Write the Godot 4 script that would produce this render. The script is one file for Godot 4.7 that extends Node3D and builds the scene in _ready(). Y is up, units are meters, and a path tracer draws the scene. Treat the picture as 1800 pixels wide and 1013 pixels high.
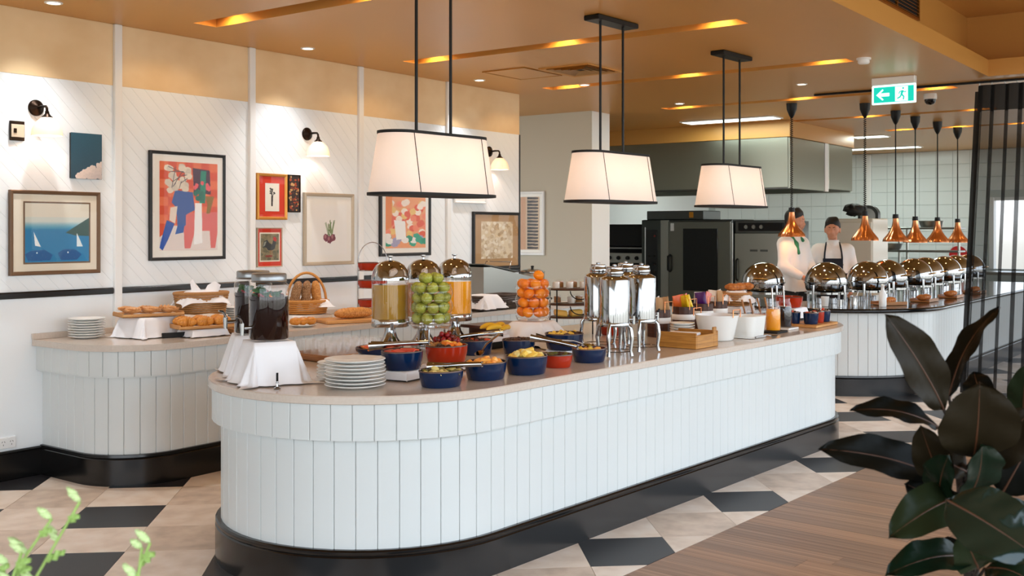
extends Node3D
# A hotel breakfast buffet. Two headings: the room (walls, ceiling, kitchen) and the island, both given as
# (u, n): u runs along the wall away from the viewer, n runs out of the wall into the room.

const ROOM_TURN := 53.5
const ISLE_TURN := 50.4
const CEIL := 3.13
const TOP := 0.905
const WALL_N := -6.88

var M := {}
var taken := {}
var rng := RandomNumberGenerator.new()

func _ready() -> void:
	rng.seed = 7
	set_view()
	set_daylight()
	make_materials()
	build_room()
	build_ceiling()
	build_floor()
	build_island()
	build_wall_counter()
	build_kitchen_bar()
	build_pendants()
	build_wall_art()
	build_ceiling_fittings()
	build_kitchen()
	build_people()
	build_bar_goods()
	build_wall_counter_goods()
	build_island_goods()
	build_plants()
	build_curtain()

func set_view() -> void:
	var cam := Camera3D.new()
	cam.name = "camera"
	var lens := CameraAttributesPhysical.new()
	lens.frustum_focal_length = 36.0
	lens.frustum_focus_distance = 5.6
	lens.frustum_near = 0.05
	lens.frustum_far = 200.0
	lens.exposure_aperture = 8.0
	cam.attributes = lens
	add_child(cam)
	cam.projection = Camera3D.PROJECTION_FRUSTUM
	cam.near = 0.05
	cam.size = 2.0 * 506.5 / 1885.0 * cam.near
	cam.frustum_offset = Vector2(0.0, -101.5 / 1885.0 * cam.near)
	cam.position = Vector3(0, 1.65, 0)
	cam.current = true

func set_daylight() -> void:
	var env := Environment.new()
	env.background_mode = Environment.BG_SKY
	var sky := Sky.new()
	var air := ProceduralSkyMaterial.new()
	air.sky_top_color = Color(0.83, 0.915, 1.0)
	air.sky_horizon_color = Color(0.97, 0.99, 1.0)
	air.ground_horizon_color = Color(0.78, 0.79, 0.78)
	air.ground_bottom_color = Color(0.66, 0.66, 0.64)
	air.energy_multiplier = 4.6
	sky.sky_material = air
	env.sky = sky
	env.tonemap_mode = Environment.TONE_MAPPER_LINEAR
	env.tonemap_exposure = 1.0
	env.sdfgi_enabled = true
	env.ssao_enabled = true
	env.ssil_enabled = true
	var we := WorldEnvironment.new()
	we.name = "surroundings"
	we.environment = env
	add_child(we)

# ---------------------------------------------------------------- placing

func turned(u: float, n: float, y: float, turn: float) -> Vector3:
	var a := deg_to_rad(90.0 - turn)
	return Vector3(u * sin(a) + n * cos(a), y, -(u * cos(a) - n * sin(a)))

func at_room(u: float, n: float, y := 0.0) -> Vector3:
	return turned(u, n, y, ROOM_TURN)

func at_isle(u: float, n: float, y := TOP) -> Vector3:
	return turned(u, n, y, ISLE_TURN)

func numbered(called: String) -> String:
	var k: int = taken.get(called, -1) + 1
	taken[called] = k
	return called if k == 0 else "%s_%03d" % [called, k]

func tag(o: Node, label: String, category: String, group := "") -> void:
	o.set_meta("label", label)
	o.set_meta("category", category)
	if group != "":
		o.set_meta("group", group)

func thing(called: String, label: String, category: String, where: Vector3, turn := 0.0, group := "") -> Node3D:
	var o := Node3D.new()
	o.name = numbered(called)
	add_child(o)
	o.position = where
	o.rotation_degrees.y = turn
	tag(o, label, category, group)
	return o

func part(parent: Node, called: String, mesh: Mesh, mat: Material, where := Vector3.ZERO, euler := Vector3.ZERO) -> MeshInstance3D:
	var o := MeshInstance3D.new()
	o.name = called
	o.mesh = mesh
	o.material_override = mat
	parent.add_child(o, true)
	o.position = where
	o.rotation_degrees = euler
	return o

func single(called: String, label: String, category: String, mesh: Mesh, mat: Material, where: Vector3, euler := Vector3.ZERO, group := "") -> MeshInstance3D:
	var o := MeshInstance3D.new()
	o.name = numbered(called)
	o.mesh = mesh
	o.material_override = mat
	add_child(o)
	o.position = where
	o.rotation_degrees = euler
	tag(o, label, category, group)
	return o

func copy_of(o: Node3D, label: String, where: Vector3, turn: float, group := "") -> Node3D:
	var c: Node3D = o.duplicate()
	var base := String(o.name)
	if base.length() > 4 and base.substr(base.length() - 3).is_valid_int() and base[base.length() - 4] == "_":
		base = base.substr(0, base.length() - 4)
	c.name = numbered(base)
	add_child(c)
	c.position = where
	c.rotation_degrees = Vector3(0, turn, 0)
	c.set_meta("label", label)
	if group != "":
		c.set_meta("group", group)
	return c

# a piece of the setting, given in room coordinates (x = u, z = n)
func setting(called: String, mesh: Mesh, mat: Material, turn := ROOM_TURN) -> MeshInstance3D:
	var o := MeshInstance3D.new()
	o.name = called
	if mesh:
		o.mesh = mesh
		o.material_override = mat
	add_child(o)
	o.rotation_degrees.y = turn
	o.set_meta("kind", "structure")
	return o

func lamp(parent: Node, where: Vector3, energy: float, color: Color, size := 0.04, reach := 14.0) -> OmniLight3D:
	var l := OmniLight3D.new()
	l.name = "lamp_light"
	l.light_energy = energy
	l.light_color = color
	l.light_size = size
	l.omni_range = reach
	l.omni_attenuation = 2.0
	l.shadow_enabled = true
	parent.add_child(l, true)
	l.position = where
	return l

func spot(parent: Node, where: Vector3, energy: float, color: Color, angle: float, size := 0.03, blend := 0.6) -> SpotLight3D:
	var l := SpotLight3D.new()
	l.name = "spot_light"
	l.light_energy = energy
	l.light_color = color
	l.light_size = size
	l.spot_angle = angle
	l.spot_angle_attenuation = blend
	l.spot_range = 14.0
	l.spot_attenuation = 2.0
	l.shadow_enabled = true
	parent.add_child(l, true)
	l.position = where
	l.rotation_degrees = Vector3(-90, 0, 0)
	return l

# ---------------------------------------------------------------- mesh building

class MB:
	var v := PackedVector3Array()
	var n := PackedVector3Array()
	var t := PackedVector2Array()
	var ix := PackedInt32Array()
	var xf := Transform3D.IDENTITY

	func vert(p: Vector3, nn: Vector3, uv := Vector2.ZERO) -> int:
		v.append(xf * p)
		n.append((xf.basis * nn).normalized())
		t.append(uv)
		return v.size() - 1

	func tri(a: int, b: int, c: int) -> void:
		var g := (v[c] - v[a]).cross(v[b] - v[a])
		ix.append(a)
		if g.dot(n[a] + n[b] + n[c]) < 0.0:
			ix.append(c)
			ix.append(b)
		else:
			ix.append(b)
			ix.append(c)

	func quad(a: int, b: int, c: int, d: int) -> void:
		tri(a, b, c)
		tri(a, c, d)

	func face(p: Array, nn: Vector3, uv: Array = []) -> void:
		var k := []
		for i in p.size():
			k.append(vert(p[i], nn, uv[i] if uv.size() else Vector2.ZERO))
		for i in range(1, p.size() - 1):
			tri(k[0], k[i], k[i + 1])

	func box(c: Vector3, s: Vector3, b := 0.0, bs := Basis.IDENTITY) -> MB:
		var h := s * 0.5
		if b <= 0.0:
			for ax in 3:
				for sg in [-1.0, 1.0]:
					var nn := Vector3.ZERO
					nn[ax] = sg
					var p := []
					for q in [[-1, -1], [1, -1], [1, 1], [-1, 1]]:
						var e := Vector3.ZERO
						e[ax] = sg * h[ax]
						e[(ax + 1) % 3] = q[0] * h[(ax + 1) % 3]
						e[(ax + 2) % 3] = q[1] * h[(ax + 2) % 3]
						p.append(c + bs * e)
					face(p, bs * nn, [Vector2(0, 0), Vector2(1, 0), Vector2(1, 1), Vector2(0, 1)])
			return self
		b = minf(b, minf(h.x, minf(h.y, h.z)) * 0.98)
		# corner points: for each corner three points, one on each face
		var at := func(sx: float, sy: float, sz: float, ax: int) -> Vector3:
			var e := Vector3(sx * (h.x - b), sy * (h.y - b), sz * (h.z - b))
			e[ax] = [sx, sy, sz][ax] * h[ax]
			return c + bs * e
		for ax in 3:
			var a1 := (ax + 1) % 3
			var a2 := (ax + 2) % 3
			for sg in [-1.0, 1.0]:
				var p := []
				for q in [[-1.0, -1.0], [1.0, -1.0], [1.0, 1.0], [-1.0, 1.0]]:
					var s3 := [0.0, 0.0, 0.0]
					s3[ax] = sg
					s3[a1] = q[0]
					s3[a2] = q[1]
					p.append(at.call(s3[0], s3[1], s3[2], ax))
				var nn := Vector3.ZERO
				nn[ax] = sg
				face(p, bs * nn, [Vector2(0, 0), Vector2(1, 0), Vector2(1, 1), Vector2(0, 1)])
			# edges running along ax, between faces a1 and a2
			for s1 in [-1.0, 1.0]:
				for s2 in [-1.0, 1.0]:
					var p2 := []
					for e in [[-1.0, a1], [1.0, a1], [1.0, a2], [-1.0, a2]]:
						var s4 := [0.0, 0.0, 0.0]
						s4[ax] = e[0]
						s4[a1] = s1
						s4[a2] = s2
						p2.append(at.call(s4[0], s4[1], s4[2], e[1]))
					var n2 := Vector3.ZERO
					n2[a1] = s1
					n2[a2] = s2
					face(p2, bs * n2.normalized())
		for sx in [-1.0, 1.0]:
			for sy in [-1.0, 1.0]:
				for sz in [-1.0, 1.0]:
					face([at.call(sx, sy, sz, 0), at.call(sx, sy, sz, 1), at.call(sx, sy, sz, 2)], bs * Vector3(sx, sy, sz).normalized())
		return self

	# outline (points and outward normals in x, z) carried along a profile of (offset, height)
	func sweep(pts: PackedVector2Array, nr: PackedVector2Array, prof: Array, closed := true, crease := 50.0) -> MB:
		var np := prof.size()
		var cnt := pts.size()
		var seg := []
		for j in np - 1:
			var d: Vector2 = prof[j + 1] - prof[j]
			seg.append(Vector2(d.y, -d.x).normalized())
		var total := 0.0
		var lens := [0.0]
		for j in np - 1:
			total += (prof[j + 1] - prof[j]).length()
			lens.append(total)
		for j in np - 1:
			var n0: Vector2 = seg[j]
			var n1: Vector2 = seg[j]
			if j > 0 and absf(rad_to_deg(seg[j].angle_to(seg[j - 1]))) < crease:
				n0 = (seg[j] + seg[j - 1]).normalized()
			if j < np - 2 and absf(rad_to_deg(seg[j].angle_to(seg[j + 1]))) < crease:
				n1 = (seg[j] + seg[j + 1]).normalized()
			var first := v.size()
			for i in cnt + (1 if closed else 0):
				var k := i % cnt
				var o := nr[k]
				var uu := float(i) / cnt
				var p0: Vector2 = pts[k] + o * prof[j].x
				var p1: Vector2 = pts[k] + o * prof[j + 1].x
				vert(Vector3(p0.x, prof[j].y, p0.y), Vector3(o.x * n0.x, n0.y, o.y * n0.x), Vector2(uu, lens[j] / maxf(total, 1e-6)))
				vert(Vector3(p1.x, prof[j + 1].y, p1.y), Vector3(o.x * n1.x, n1.y, o.y * n1.x), Vector2(uu, lens[j + 1] / maxf(total, 1e-6)))
			for i in cnt if closed else cnt - 1:
				var a := first + i * 2
				quad(a, a + 1, a + 3, a + 2)
		return self

	func cap(pts: PackedVector2Array, nr: PackedVector2Array, off: float, y: float, up: float) -> MB:
		var p := PackedVector2Array()
		for i in pts.size():
			p.append(pts[i] + nr[i] * off)
		return flat(p, y, up)

	func flat(p: PackedVector2Array, y: float, up: float) -> MB:
		var tr := Geometry2D.triangulate_polygon(p)
		var first := v.size()
		for q in p:
			vert(Vector3(q.x, y, q.y), Vector3(0, up, 0), q)
		for i in range(0, tr.size(), 3):
			tri(first + tr[i], first + tr[i + 1], first + tr[i + 2])
		return self

	func prism(p: PackedVector2Array, y0: float, y1: float) -> MB:
		flat(p, y1, 1.0)
		flat(p, y0, -1.0)
		var mid := Vector2.ZERO
		var area := 0.0
		for i in p.size():
			area += p[i].cross(p[(i + 1) % p.size()])
		for i in p.size():
			var a := p[i]
			var b := p[(i + 1) % p.size()]
			var d := (b - a).normalized()
			var o := Vector2(d.y, -d.x) * (1.0 if area > 0.0 else -1.0)
			face([Vector3(a.x, y0, a.y), Vector3(b.x, y0, b.y), Vector3(b.x, y1, b.y), Vector3(a.x, y1, a.y)], Vector3(o.x, 0, o.y))
		return self

	func lathe(prof: Array, seg := 24, where := Vector3.ZERO, sx := 1.0, sz := 1.0, crease := 50.0) -> MB:
		var np := prof.size()
		var sn := []
		for j in np - 1:
			var d: Vector2 = prof[j + 1] - prof[j]
			sn.append(Vector2(d.y, -d.x).normalized())
		for j in np - 1:
			if prof[j].is_equal_approx(prof[j + 1]):
				continue
			var n0: Vector2 = sn[j]
			var n1: Vector2 = sn[j]
			if j > 0 and absf(rad_to_deg(sn[j].angle_to(sn[j - 1]))) < crease:
				n0 = (sn[j] + sn[j - 1]).normalized()
			if j < np - 2 and absf(rad_to_deg(sn[j].angle_to(sn[j + 1]))) < crease:
				n1 = (sn[j] + sn[j + 1]).normalized()
			var first := v.size()
			for i in seg + 1:
				var a := TAU * i / seg
				var c := cos(a)
				var s := sin(a)
				vert(where + Vector3(prof[j].x * c * sx, prof[j].y, prof[j].x * s * sz), Vector3(n0.x * c / sx, n0.y, n0.x * s / sz), Vector2(float(i) / seg, float(j) / np))
				vert(where + Vector3(prof[j + 1].x * c * sx, prof[j + 1].y, prof[j + 1].x * s * sz), Vector3(n1.x * c / sx, n1.y, n1.x * s / sz), Vector2(float(i) / seg, float(j + 1) / np))
			for i in seg:
				var k := first + i * 2
				if prof[j].x > 1e-6:
					tri(k, k + 1, k + 2)
				if prof[j + 1].x > 1e-6:
					tri(k + 1, k + 3, k + 2)
		return self

	func tube(p: Array, r, sides := 8, caps := true) -> MB:
		var cnt := p.size()
		var side := Vector3.ZERO
		var first := v.size()
		for i in cnt:
			var d: Vector3
			if i == 0:
				d = p[1] - p[0]
			elif i == cnt - 1:
				d = p[i] - p[i - 1]
			else:
				d = (p[i + 1] - p[i]).normalized() + (p[i] - p[i - 1]).normalized()
			d = d.normalized()
			if i == 0:
				side = d.cross(Vector3.UP if absf(d.y) < 0.9 else Vector3.RIGHT).normalized()
			else:
				side = (side - d * side.dot(d)).normalized()
			var up := d.cross(side)
			var rr: float = r[i] if r is Array else r
			for k in sides + 1:
				var a := TAU * k / sides
				var o := side * cos(a) + up * sin(a)
				vert(p[i] + o * rr, o, Vector2(float(k) / sides, float(i) / cnt))
		for i in cnt - 1:
			for k in sides:
				var a := first + i * (sides + 1) + k
				quad(a, a + 1, a + sides + 2, a + sides + 1)
		if caps:
			for e in [0, cnt - 1]:
				var d2: Vector3 = (p[0] - p[1]) if e == 0 else (p[cnt - 1] - p[cnt - 2])
				d2 = d2.normalized()
				var c := v.size()
				v.append(xf * p[e])
				n.append((xf.basis * d2).normalized())
				t.append(Vector2.ZERO)
				for k in sides:
					v.append(v[first + e * (sides + 1) + k])
					n.append((xf.basis * d2).normalized())
					t.append(Vector2.ZERO)
				for k in sides:
					tri(c, c + 1 + k, c + 1 + (k + 1) % sides)
		return self

	# a smooth grid of points [rows][columns]; normals by neighbours
	func grid(g: Array, closed := false, flip := 1.0) -> MB:
		var rows := g.size()
		var cols: int = g[0].size()
		var first := v.size()
		for j in rows:
			for i in cols:
				var i0 := (i - 1 + cols) % cols if closed else maxi(i - 1, 0)
				var i1 := (i + 1) % cols if closed else mini(i + 1, cols - 1)
				var dx: Vector3 = g[j][i1] - g[j][i0]
				var dy: Vector3 = g[mini(j + 1, rows - 1)][i] - g[maxi(j - 1, 0)][i]
				var nn := dx.cross(dy) * flip
				if nn.length() < 1e-12:
					var jj := 1 if j == 0 else rows - 2
					nn = (g[j][i] - g[jj][i]) if rows > 1 else Vector3.UP
				vert(g[j][i], nn, Vector2(float(i) / (cols if closed else cols - 1), float(j) / maxf(rows - 1, 1)))
		var last := cols if closed else cols - 1
		for j in rows - 1:
			for i in last:
				var a := first + j * cols + i
				var b := first + j * cols + (i + 1) % cols
				quad(a, b, b + cols, a + cols)
		return self

	func done() -> ArrayMesh:
		var m := ArrayMesh.new()
		var a := []
		a.resize(Mesh.ARRAY_MAX)
		a[Mesh.ARRAY_VERTEX] = v
		a[Mesh.ARRAY_NORMAL] = n
		a[Mesh.ARRAY_TEX_UV] = t
		a[Mesh.ARRAY_INDEX] = ix
		m.add_surface_from_arrays(Mesh.PRIMITIVE_TRIANGLES, a)
		return m

func mb() -> MB:
	return MB.new()

func v2(a: float, b: float) -> Vector2:
	return Vector2(a, b)

# outline of a rounded bar: straight sides from u0 to u1 with half-round ends of radius r about n
func stadium(u0: float, u1: float, n: float, r: float, seg := 20, sides := 1) -> Array:
	var p := PackedVector2Array()
	var o := PackedVector2Array()
	for i in seg + 1:
		var a := -PI / 2 + PI * i / seg
		p.append(v2(u1 + r * cos(a), n + r * sin(a)))
		o.append(v2(cos(a), sin(a)))
	for k in range(1, sides):
		p.append(v2(lerpf(u1, u0, float(k) / sides), n + r))
		o.append(v2(0, 1))
	for i in seg + 1:
		var a := PI / 2 + PI * i / seg
		p.append(v2(u0 + r * cos(a), n + r * sin(a)))
		o.append(v2(cos(a), sin(a)))
	for k in range(1, sides):
		p.append(v2(lerpf(u0, u1, float(k) / sides), n - r))
		o.append(v2(0, -1))
	return [p, o]

func oval(a: float, b: float, seg := 28) -> Array:
	var p := PackedVector2Array()
	var o := PackedVector2Array()
	for i in seg:
		var k := TAU * i / seg
		p.append(v2(a * cos(k), b * sin(k)))
		o.append(v2(cos(k) / a, sin(k) / b).normalized())
	return [p, o]

func rounded_rect(a: float, b: float, r: float, seg := 5) -> Array:
	var p := PackedVector2Array()
	var o := PackedVector2Array()
	for c in [[1, 1, 0.0], [-1, 1, PI / 2], [-1, -1, PI], [1, -1, PI * 1.5]]:
		for i in seg + 1:
			var k: float = c[2] + PI / 2 * i / seg
			p.append(v2(c[0] * (a - r) + r * cos(k), c[1] * (b - r) + r * sin(k)))
			o.append(v2(cos(k), sin(k)))
	return [p, o]

# splits an outline into equal runs: returns [[points], [normals]] for each board
func runs(line: Array, step: float, gap: float, from := 0.0, to := -1.0) -> Array:
	var p: PackedVector2Array = line[0]
	var o: PackedVector2Array = line[1]
	var acc := [0.0]
	for i in range(1, p.size()):
		acc.append(acc[-1] + p[i].distance_to(p[i - 1]))
	var end: float = acc[-1] if to < 0.0 else to
	var cnt := int(round((end - from) / step))
	var w := (end - from) / cnt
	var out := []
	for k in cnt:
		var a := from + k * w + gap * 0.5
		var b := from + (k + 1) * w - gap * 0.5
		var pp := PackedVector2Array()
		var oo := PackedVector2Array()
		var stops := [a]
		for s in acc:
			if s > a + 1e-4 and s < b - 1e-4:
				stops.append(s)
		stops.append(b)
		for s in stops:
			var i := 1
			while i < acc.size() - 1 and acc[i] < s:
				i += 1
			var f: float = (s - acc[i - 1]) / maxf(acc[i] - acc[i - 1], 1e-9)
			pp.append(p[i - 1].lerp(p[i], f))
			oo.append(o[i - 1].lerp(o[i], f).normalized())
		out.append([pp, oo])
	return out

# one upright board bent along its run, with chamfered long edges
func board_mesh(run: Array, y0: float, y1: float, thick: float, ch := 0.003) -> ArrayMesh:
	var m := mb()
	var p: PackedVector2Array = run[0]
	var o: PackedVector2Array = run[1]
	var k := p.size()
	m.sweep(p, o, [v2(0, y0), v2(thick, y0), v2(thick, y1), v2(0, y1)], false, 20.0)
	for e in [0, k - 1]:
		var along := (p[0] - p[1]).normalized() if e == 0 else (p[k - 1] - p[k - 2]).normalized()
		var a := p[e]
		var b := p[e] + o[e] * (thick - ch) + along * ch * 0.0
		var c := p[e] + o[e] * thick - along * 0.0
		b += along * ch
		a += along * ch
		m.face([Vector3(a.x, y0, a.y), Vector3(b.x, y0, b.y), Vector3(b.x, y1, b.y), Vector3(a.x, y1, a.y)], Vector3(along.x, 0, along.y))
		var d := (along + o[e]).normalized()
		m.face([Vector3(b.x, y0, b.y), Vector3(c.x, y0, c.y), Vector3(c.x, y1, c.y), Vector3(b.x, y1, b.y)], Vector3(d.x, 0, d.y))
	return m.done()

func box_mesh(s: Vector3, b := 0.0, c := Vector3.ZERO) -> ArrayMesh:
	return mb().box(c, s, b).done()

# ---------------------------------------------------------------- materials

func noise_tex(freq: float, sd: int, stops: Array, size := 256, octaves := 4, normal := false) -> NoiseTexture2D:
	var nz := FastNoiseLite.new()
	nz.noise_type = FastNoiseLite.TYPE_SIMPLEX_SMOOTH
	nz.frequency = freq
	nz.seed = sd
	nz.fractal_octaves = octaves
	var tx := NoiseTexture2D.new()
	tx.width = size
	tx.height = size
	tx.seamless = true
	tx.noise = nz
	if normal:
		tx.as_normal_map = true
		tx.bump_strength = 4.0
	elif stops.size():
		var g := Gradient.new()
		g.offsets = PackedFloat32Array(stops.map(func(s): return s[0]))
		g.colors = PackedColorArray(stops.map(func(s): return s[1]))
		tx.color_ramp = g
	return tx

func mat(key: String, c: Color, rough: float, metal := 0.0) -> StandardMaterial3D:
	var m := StandardMaterial3D.new()
	m.resource_name = key
	m.albedo_color = c
	m.roughness = rough
	m.metallic = metal
	M[key] = m
	return m

func textured(key: String, tx: Texture2D, rough: float, scale: Vector3, world := false, metal := 0.0) -> StandardMaterial3D:
	var m := mat(key, Color.WHITE, rough, metal)
	m.albedo_texture = tx
	m.uv1_triplanar = true
	m.uv1_world_triplanar = world
	m.uv1_scale = scale
	return m

func see(key: String, c: Color, alpha: float, rough := 0.02) -> StandardMaterial3D:
	var m := mat(key, Color(c.r, c.g, c.b, alpha), rough)
	m.transparency = BaseMaterial3D.TRANSPARENCY_ALPHA
	return m

func glow(key: String, c: Color, energy: float) -> StandardMaterial3D:
	var m := mat(key, c, 0.6)
	m.emission_enabled = true
	m.emission = c
	m.emission_energy_multiplier = energy
	return m

# wood: stretched noise drawn as streaks along the texture's x axis
func wood_tex(dark: Color, light: Color, sd: int, across := 22.0, along := 1.6, w := 512, h := 256) -> ImageTexture:
	var nz := FastNoiseLite.new()
	nz.seed = sd
	nz.frequency = 1.0
	nz.fractal_octaves = 4
	var im := Image.create(w, h, false, Image.FORMAT_RGB8)
	for y in h:
		for x in w:
			# wrapped in both directions so that the texture tiles
			var a := TAU * x / w
			var b := TAU * y / h
			var q := nz.get_noise_3d(cos(b) * across * 0.16 + 9.0, sin(b) * across * 0.16, cos(a) * along * 0.16)
			var r := nz.get_noise_3d(cos(b) * across * 0.55 + 3.0, sin(b) * across * 0.55, sin(a) * along * 0.3)
			var k := clampf(0.5 + q * 0.75 + r * 0.5, 0.0, 1.0)
			im.set_pixel(x, y, dark.lerp(light, k))
	return ImageTexture.create_from_image(im)

func make_materials() -> void:
	mat("white_paint", Color(0.93, 0.93, 0.92), 0.45)
	mat("white_board", Color(0.83, 0.845, 0.837), 0.38)
	mat("wall_white", Color(0.94, 0.955, 0.96), 0.6)
	mat("black_paint", Color(0.055, 0.05, 0.048), 0.22)
	mat("black_metal", Color(0.05, 0.048, 0.046), 0.4, 0.4)
	mat("black_matte", Color(0.04, 0.04, 0.04), 0.7)
	textured("frieze", noise_tex(0.012, 5, [[0.0, Color(0.88, 0.745, 0.55)], [0.5, Color(0.92, 0.80, 0.615)], [1.0, Color(0.955, 0.855, 0.69)]]), 0.55, Vector3(0.7, 0.7, 0.7), true)
	mat("ceiling_gold", Color(0.80, 0.585, 0.30), 0.34, 0.1)
	mat("grey_wall", Color(0.80, 0.785, 0.75), 0.6)
	mat("painted_shade_wall", Color(0.72, 0.685, 0.61), 0.6)  # white passage wall with its shade mixed into the colour
	textured("tile_light", noise_tex(0.02, 11, [[0.0, Color(0.86, 0.78, 0.70)], [0.5, Color(0.93, 0.86, 0.785)], [1.0, Color(0.97, 0.915, 0.86)]]), 0.34, Vector3(0.9, 0.9, 0.9), true)
	textured("tile_beige", noise_tex(0.02, 12, [[0.0, Color(0.89, 0.81, 0.73)], [0.5, Color(0.955, 0.89, 0.82)], [1.0, Color(0.98, 0.935, 0.88)]]), 0.34, Vector3(0.8, 0.8, 0.8), true)
	textured("tile_taupe", noise_tex(0.025, 13, [[0.0, Color(0.76, 0.68, 0.60)], [0.5, Color(0.86, 0.78, 0.70)], [1.0, Color(0.93, 0.86, 0.78)]]), 0.34, Vector3(0.8, 0.8, 0.8), true)
	mat("wall_tile", Color(0.88, 0.905, 0.90), 0.18)
	mat("tile_grout", Color(0.76, 0.79, 0.78), 0.8)
	mat("tile_black", Color(0.135, 0.13, 0.135), 0.4)
	mat("grout", Color(0.55, 0.49, 0.43), 0.8)
	for k in 4:
		var m := mat("plank_%d" % k, Color.WHITE, 0.42)
		m.albedo_texture = wood_tex([Color(0.46, 0.34, 0.255), Color(0.50, 0.375, 0.28), Color(0.45, 0.335, 0.255), Color(0.52, 0.38, 0.28)][k], [Color(0.68, 0.54, 0.425), Color(0.72, 0.57, 0.445), Color(0.66, 0.525, 0.415), Color(0.74, 0.58, 0.44)][k], 30 + k, 20.0, 1.2)
	textured("stone_top", noise_tex(0.06, 21, [[0.0, Color(0.80, 0.745, 0.69)], [1.0, Color(0.835, 0.785, 0.735)]]), 0.16, Vector3(3, 3, 3))
	mat("bar_top", Color(0.05, 0.055, 0.06), 0.12)
	mat("steel", Color(0.62, 0.62, 0.60), 0.32, 1.0)
	mat("hood_steel", Color(0.62, 0.63, 0.58), 0.3, 1.0)
	mat("satin_steel", Color(0.66, 0.66, 0.63), 0.36, 1.0)
	mat("oven_steel", Color(0.50, 0.50, 0.47), 0.34, 1.0)
	mat("oven_panel", Color(0.30, 0.32, 0.31), 0.4, 0.8)
	textured("crust", noise_tex(0.03, 61, [[0.0, Color(0.50, 0.24, 0.08)], [0.5, Color(0.72, 0.42, 0.16)], [1.0, Color(0.86, 0.62, 0.33)]]), 0.6, Vector3(5, 5, 5))
	mat("steel_dark", Color(0.40, 0.41, 0.40), 0.38, 1.0)
	mat("chrome", Color(0.66, 0.665, 0.67), 0.07, 1.0)
	mat("satin_chrome", Color(0.78, 0.78, 0.78), 0.16, 1.0)
	mat("copper", Color(0.96, 0.66, 0.46), 0.24, 1.0)
	mat("brass", Color(0.72, 0.52, 0.26), 0.3, 1.0)
	mat("bronze", Color(0.16, 0.115, 0.085), 0.35, 0.9)
	var sh := mat("shade_cloth", Color(0.98, 0.96, 0.945), 0.85)
	sh.backlight_enabled = true
	sh.backlight = Color(0.95, 0.935, 0.92)
	var og := mat("opal_glass", Color(1.0, 0.97, 0.92), 0.25)
	og.backlight_enabled = true
	og.backlight = Color(0.95, 0.9, 0.82)
	glow("bulb", Color(1.0, 0.83, 0.62), 6.0)
	glow("downlight", Color(1.0, 0.93, 0.82), 6.0)
	glow("slot_lamp", Color(1.0, 0.86, 0.62), 5.0)
	glow("tube_light", Color(0.95, 1.0, 0.97), 3.0)
	see("glass", Color(1, 1, 1), 0.0, 0.01)
	see("pane", Color(1, 1, 1), 0.0, 0.01)
	see("tumbler_glass", Color(1.0, 0.98, 0.95), 0.07, 0.03)
	mat("china", Color(0.93, 0.93, 0.915), 0.12)
	mat("linen", Color(0.95, 0.95, 0.96), 0.85)
	mat("blue_glaze", Color(0.035, 0.135, 0.27), 0.12)
	mat("red_glaze", Color(0.66, 0.17, 0.07), 0.14)
	textured("tray_wood", wood_tex(Color(0.55, 0.34, 0.16), Color(0.76, 0.52, 0.28), 51), 0.5, Vector3(3, 3, 3))
	textured("board_wood", wood_tex(Color(0.70, 0.46, 0.23), Color(0.85, 0.64, 0.38), 52), 0.5, Vector3(2, 2, 2))
	textured("dark_wood", wood_tex(Color(0.24, 0.105, 0.055), Color(0.40, 0.19, 0.10), 53), 0.35, Vector3(3, 3, 3))
	textured("walnut", wood_tex(Color(0.20, 0.11, 0.07), Color(0.36, 0.20, 0.125), 54), 0.45, Vector3(3, 3, 3))
	textured("crate_wood", wood_tex(Color(0.60, 0.39, 0.14), Color(0.78, 0.55, 0.24), 55), 0.5, Vector3(3, 3, 3))

func wood_planks_uv(m: StandardMaterial3D) -> StandardMaterial3D:
	return m

# ---------------------------------------------------------------- the room

const BATTENS := [-1.67, -0.44, 0.8, 2.05, 3.28, 4.513, 5.735, 6.98, 8.215]

func slab(u0: float, u1: float, n0: float, n1: float, y0: float, y1: float, b := 0.0) -> MB:
	return mb().box(Vector3((u0 + u1) / 2, (y0 + y1) / 2, (n0 + n1) / 2), Vector3(absf(u1 - u0), absf(y1 - y0), absf(n1 - n0)), b)

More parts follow.
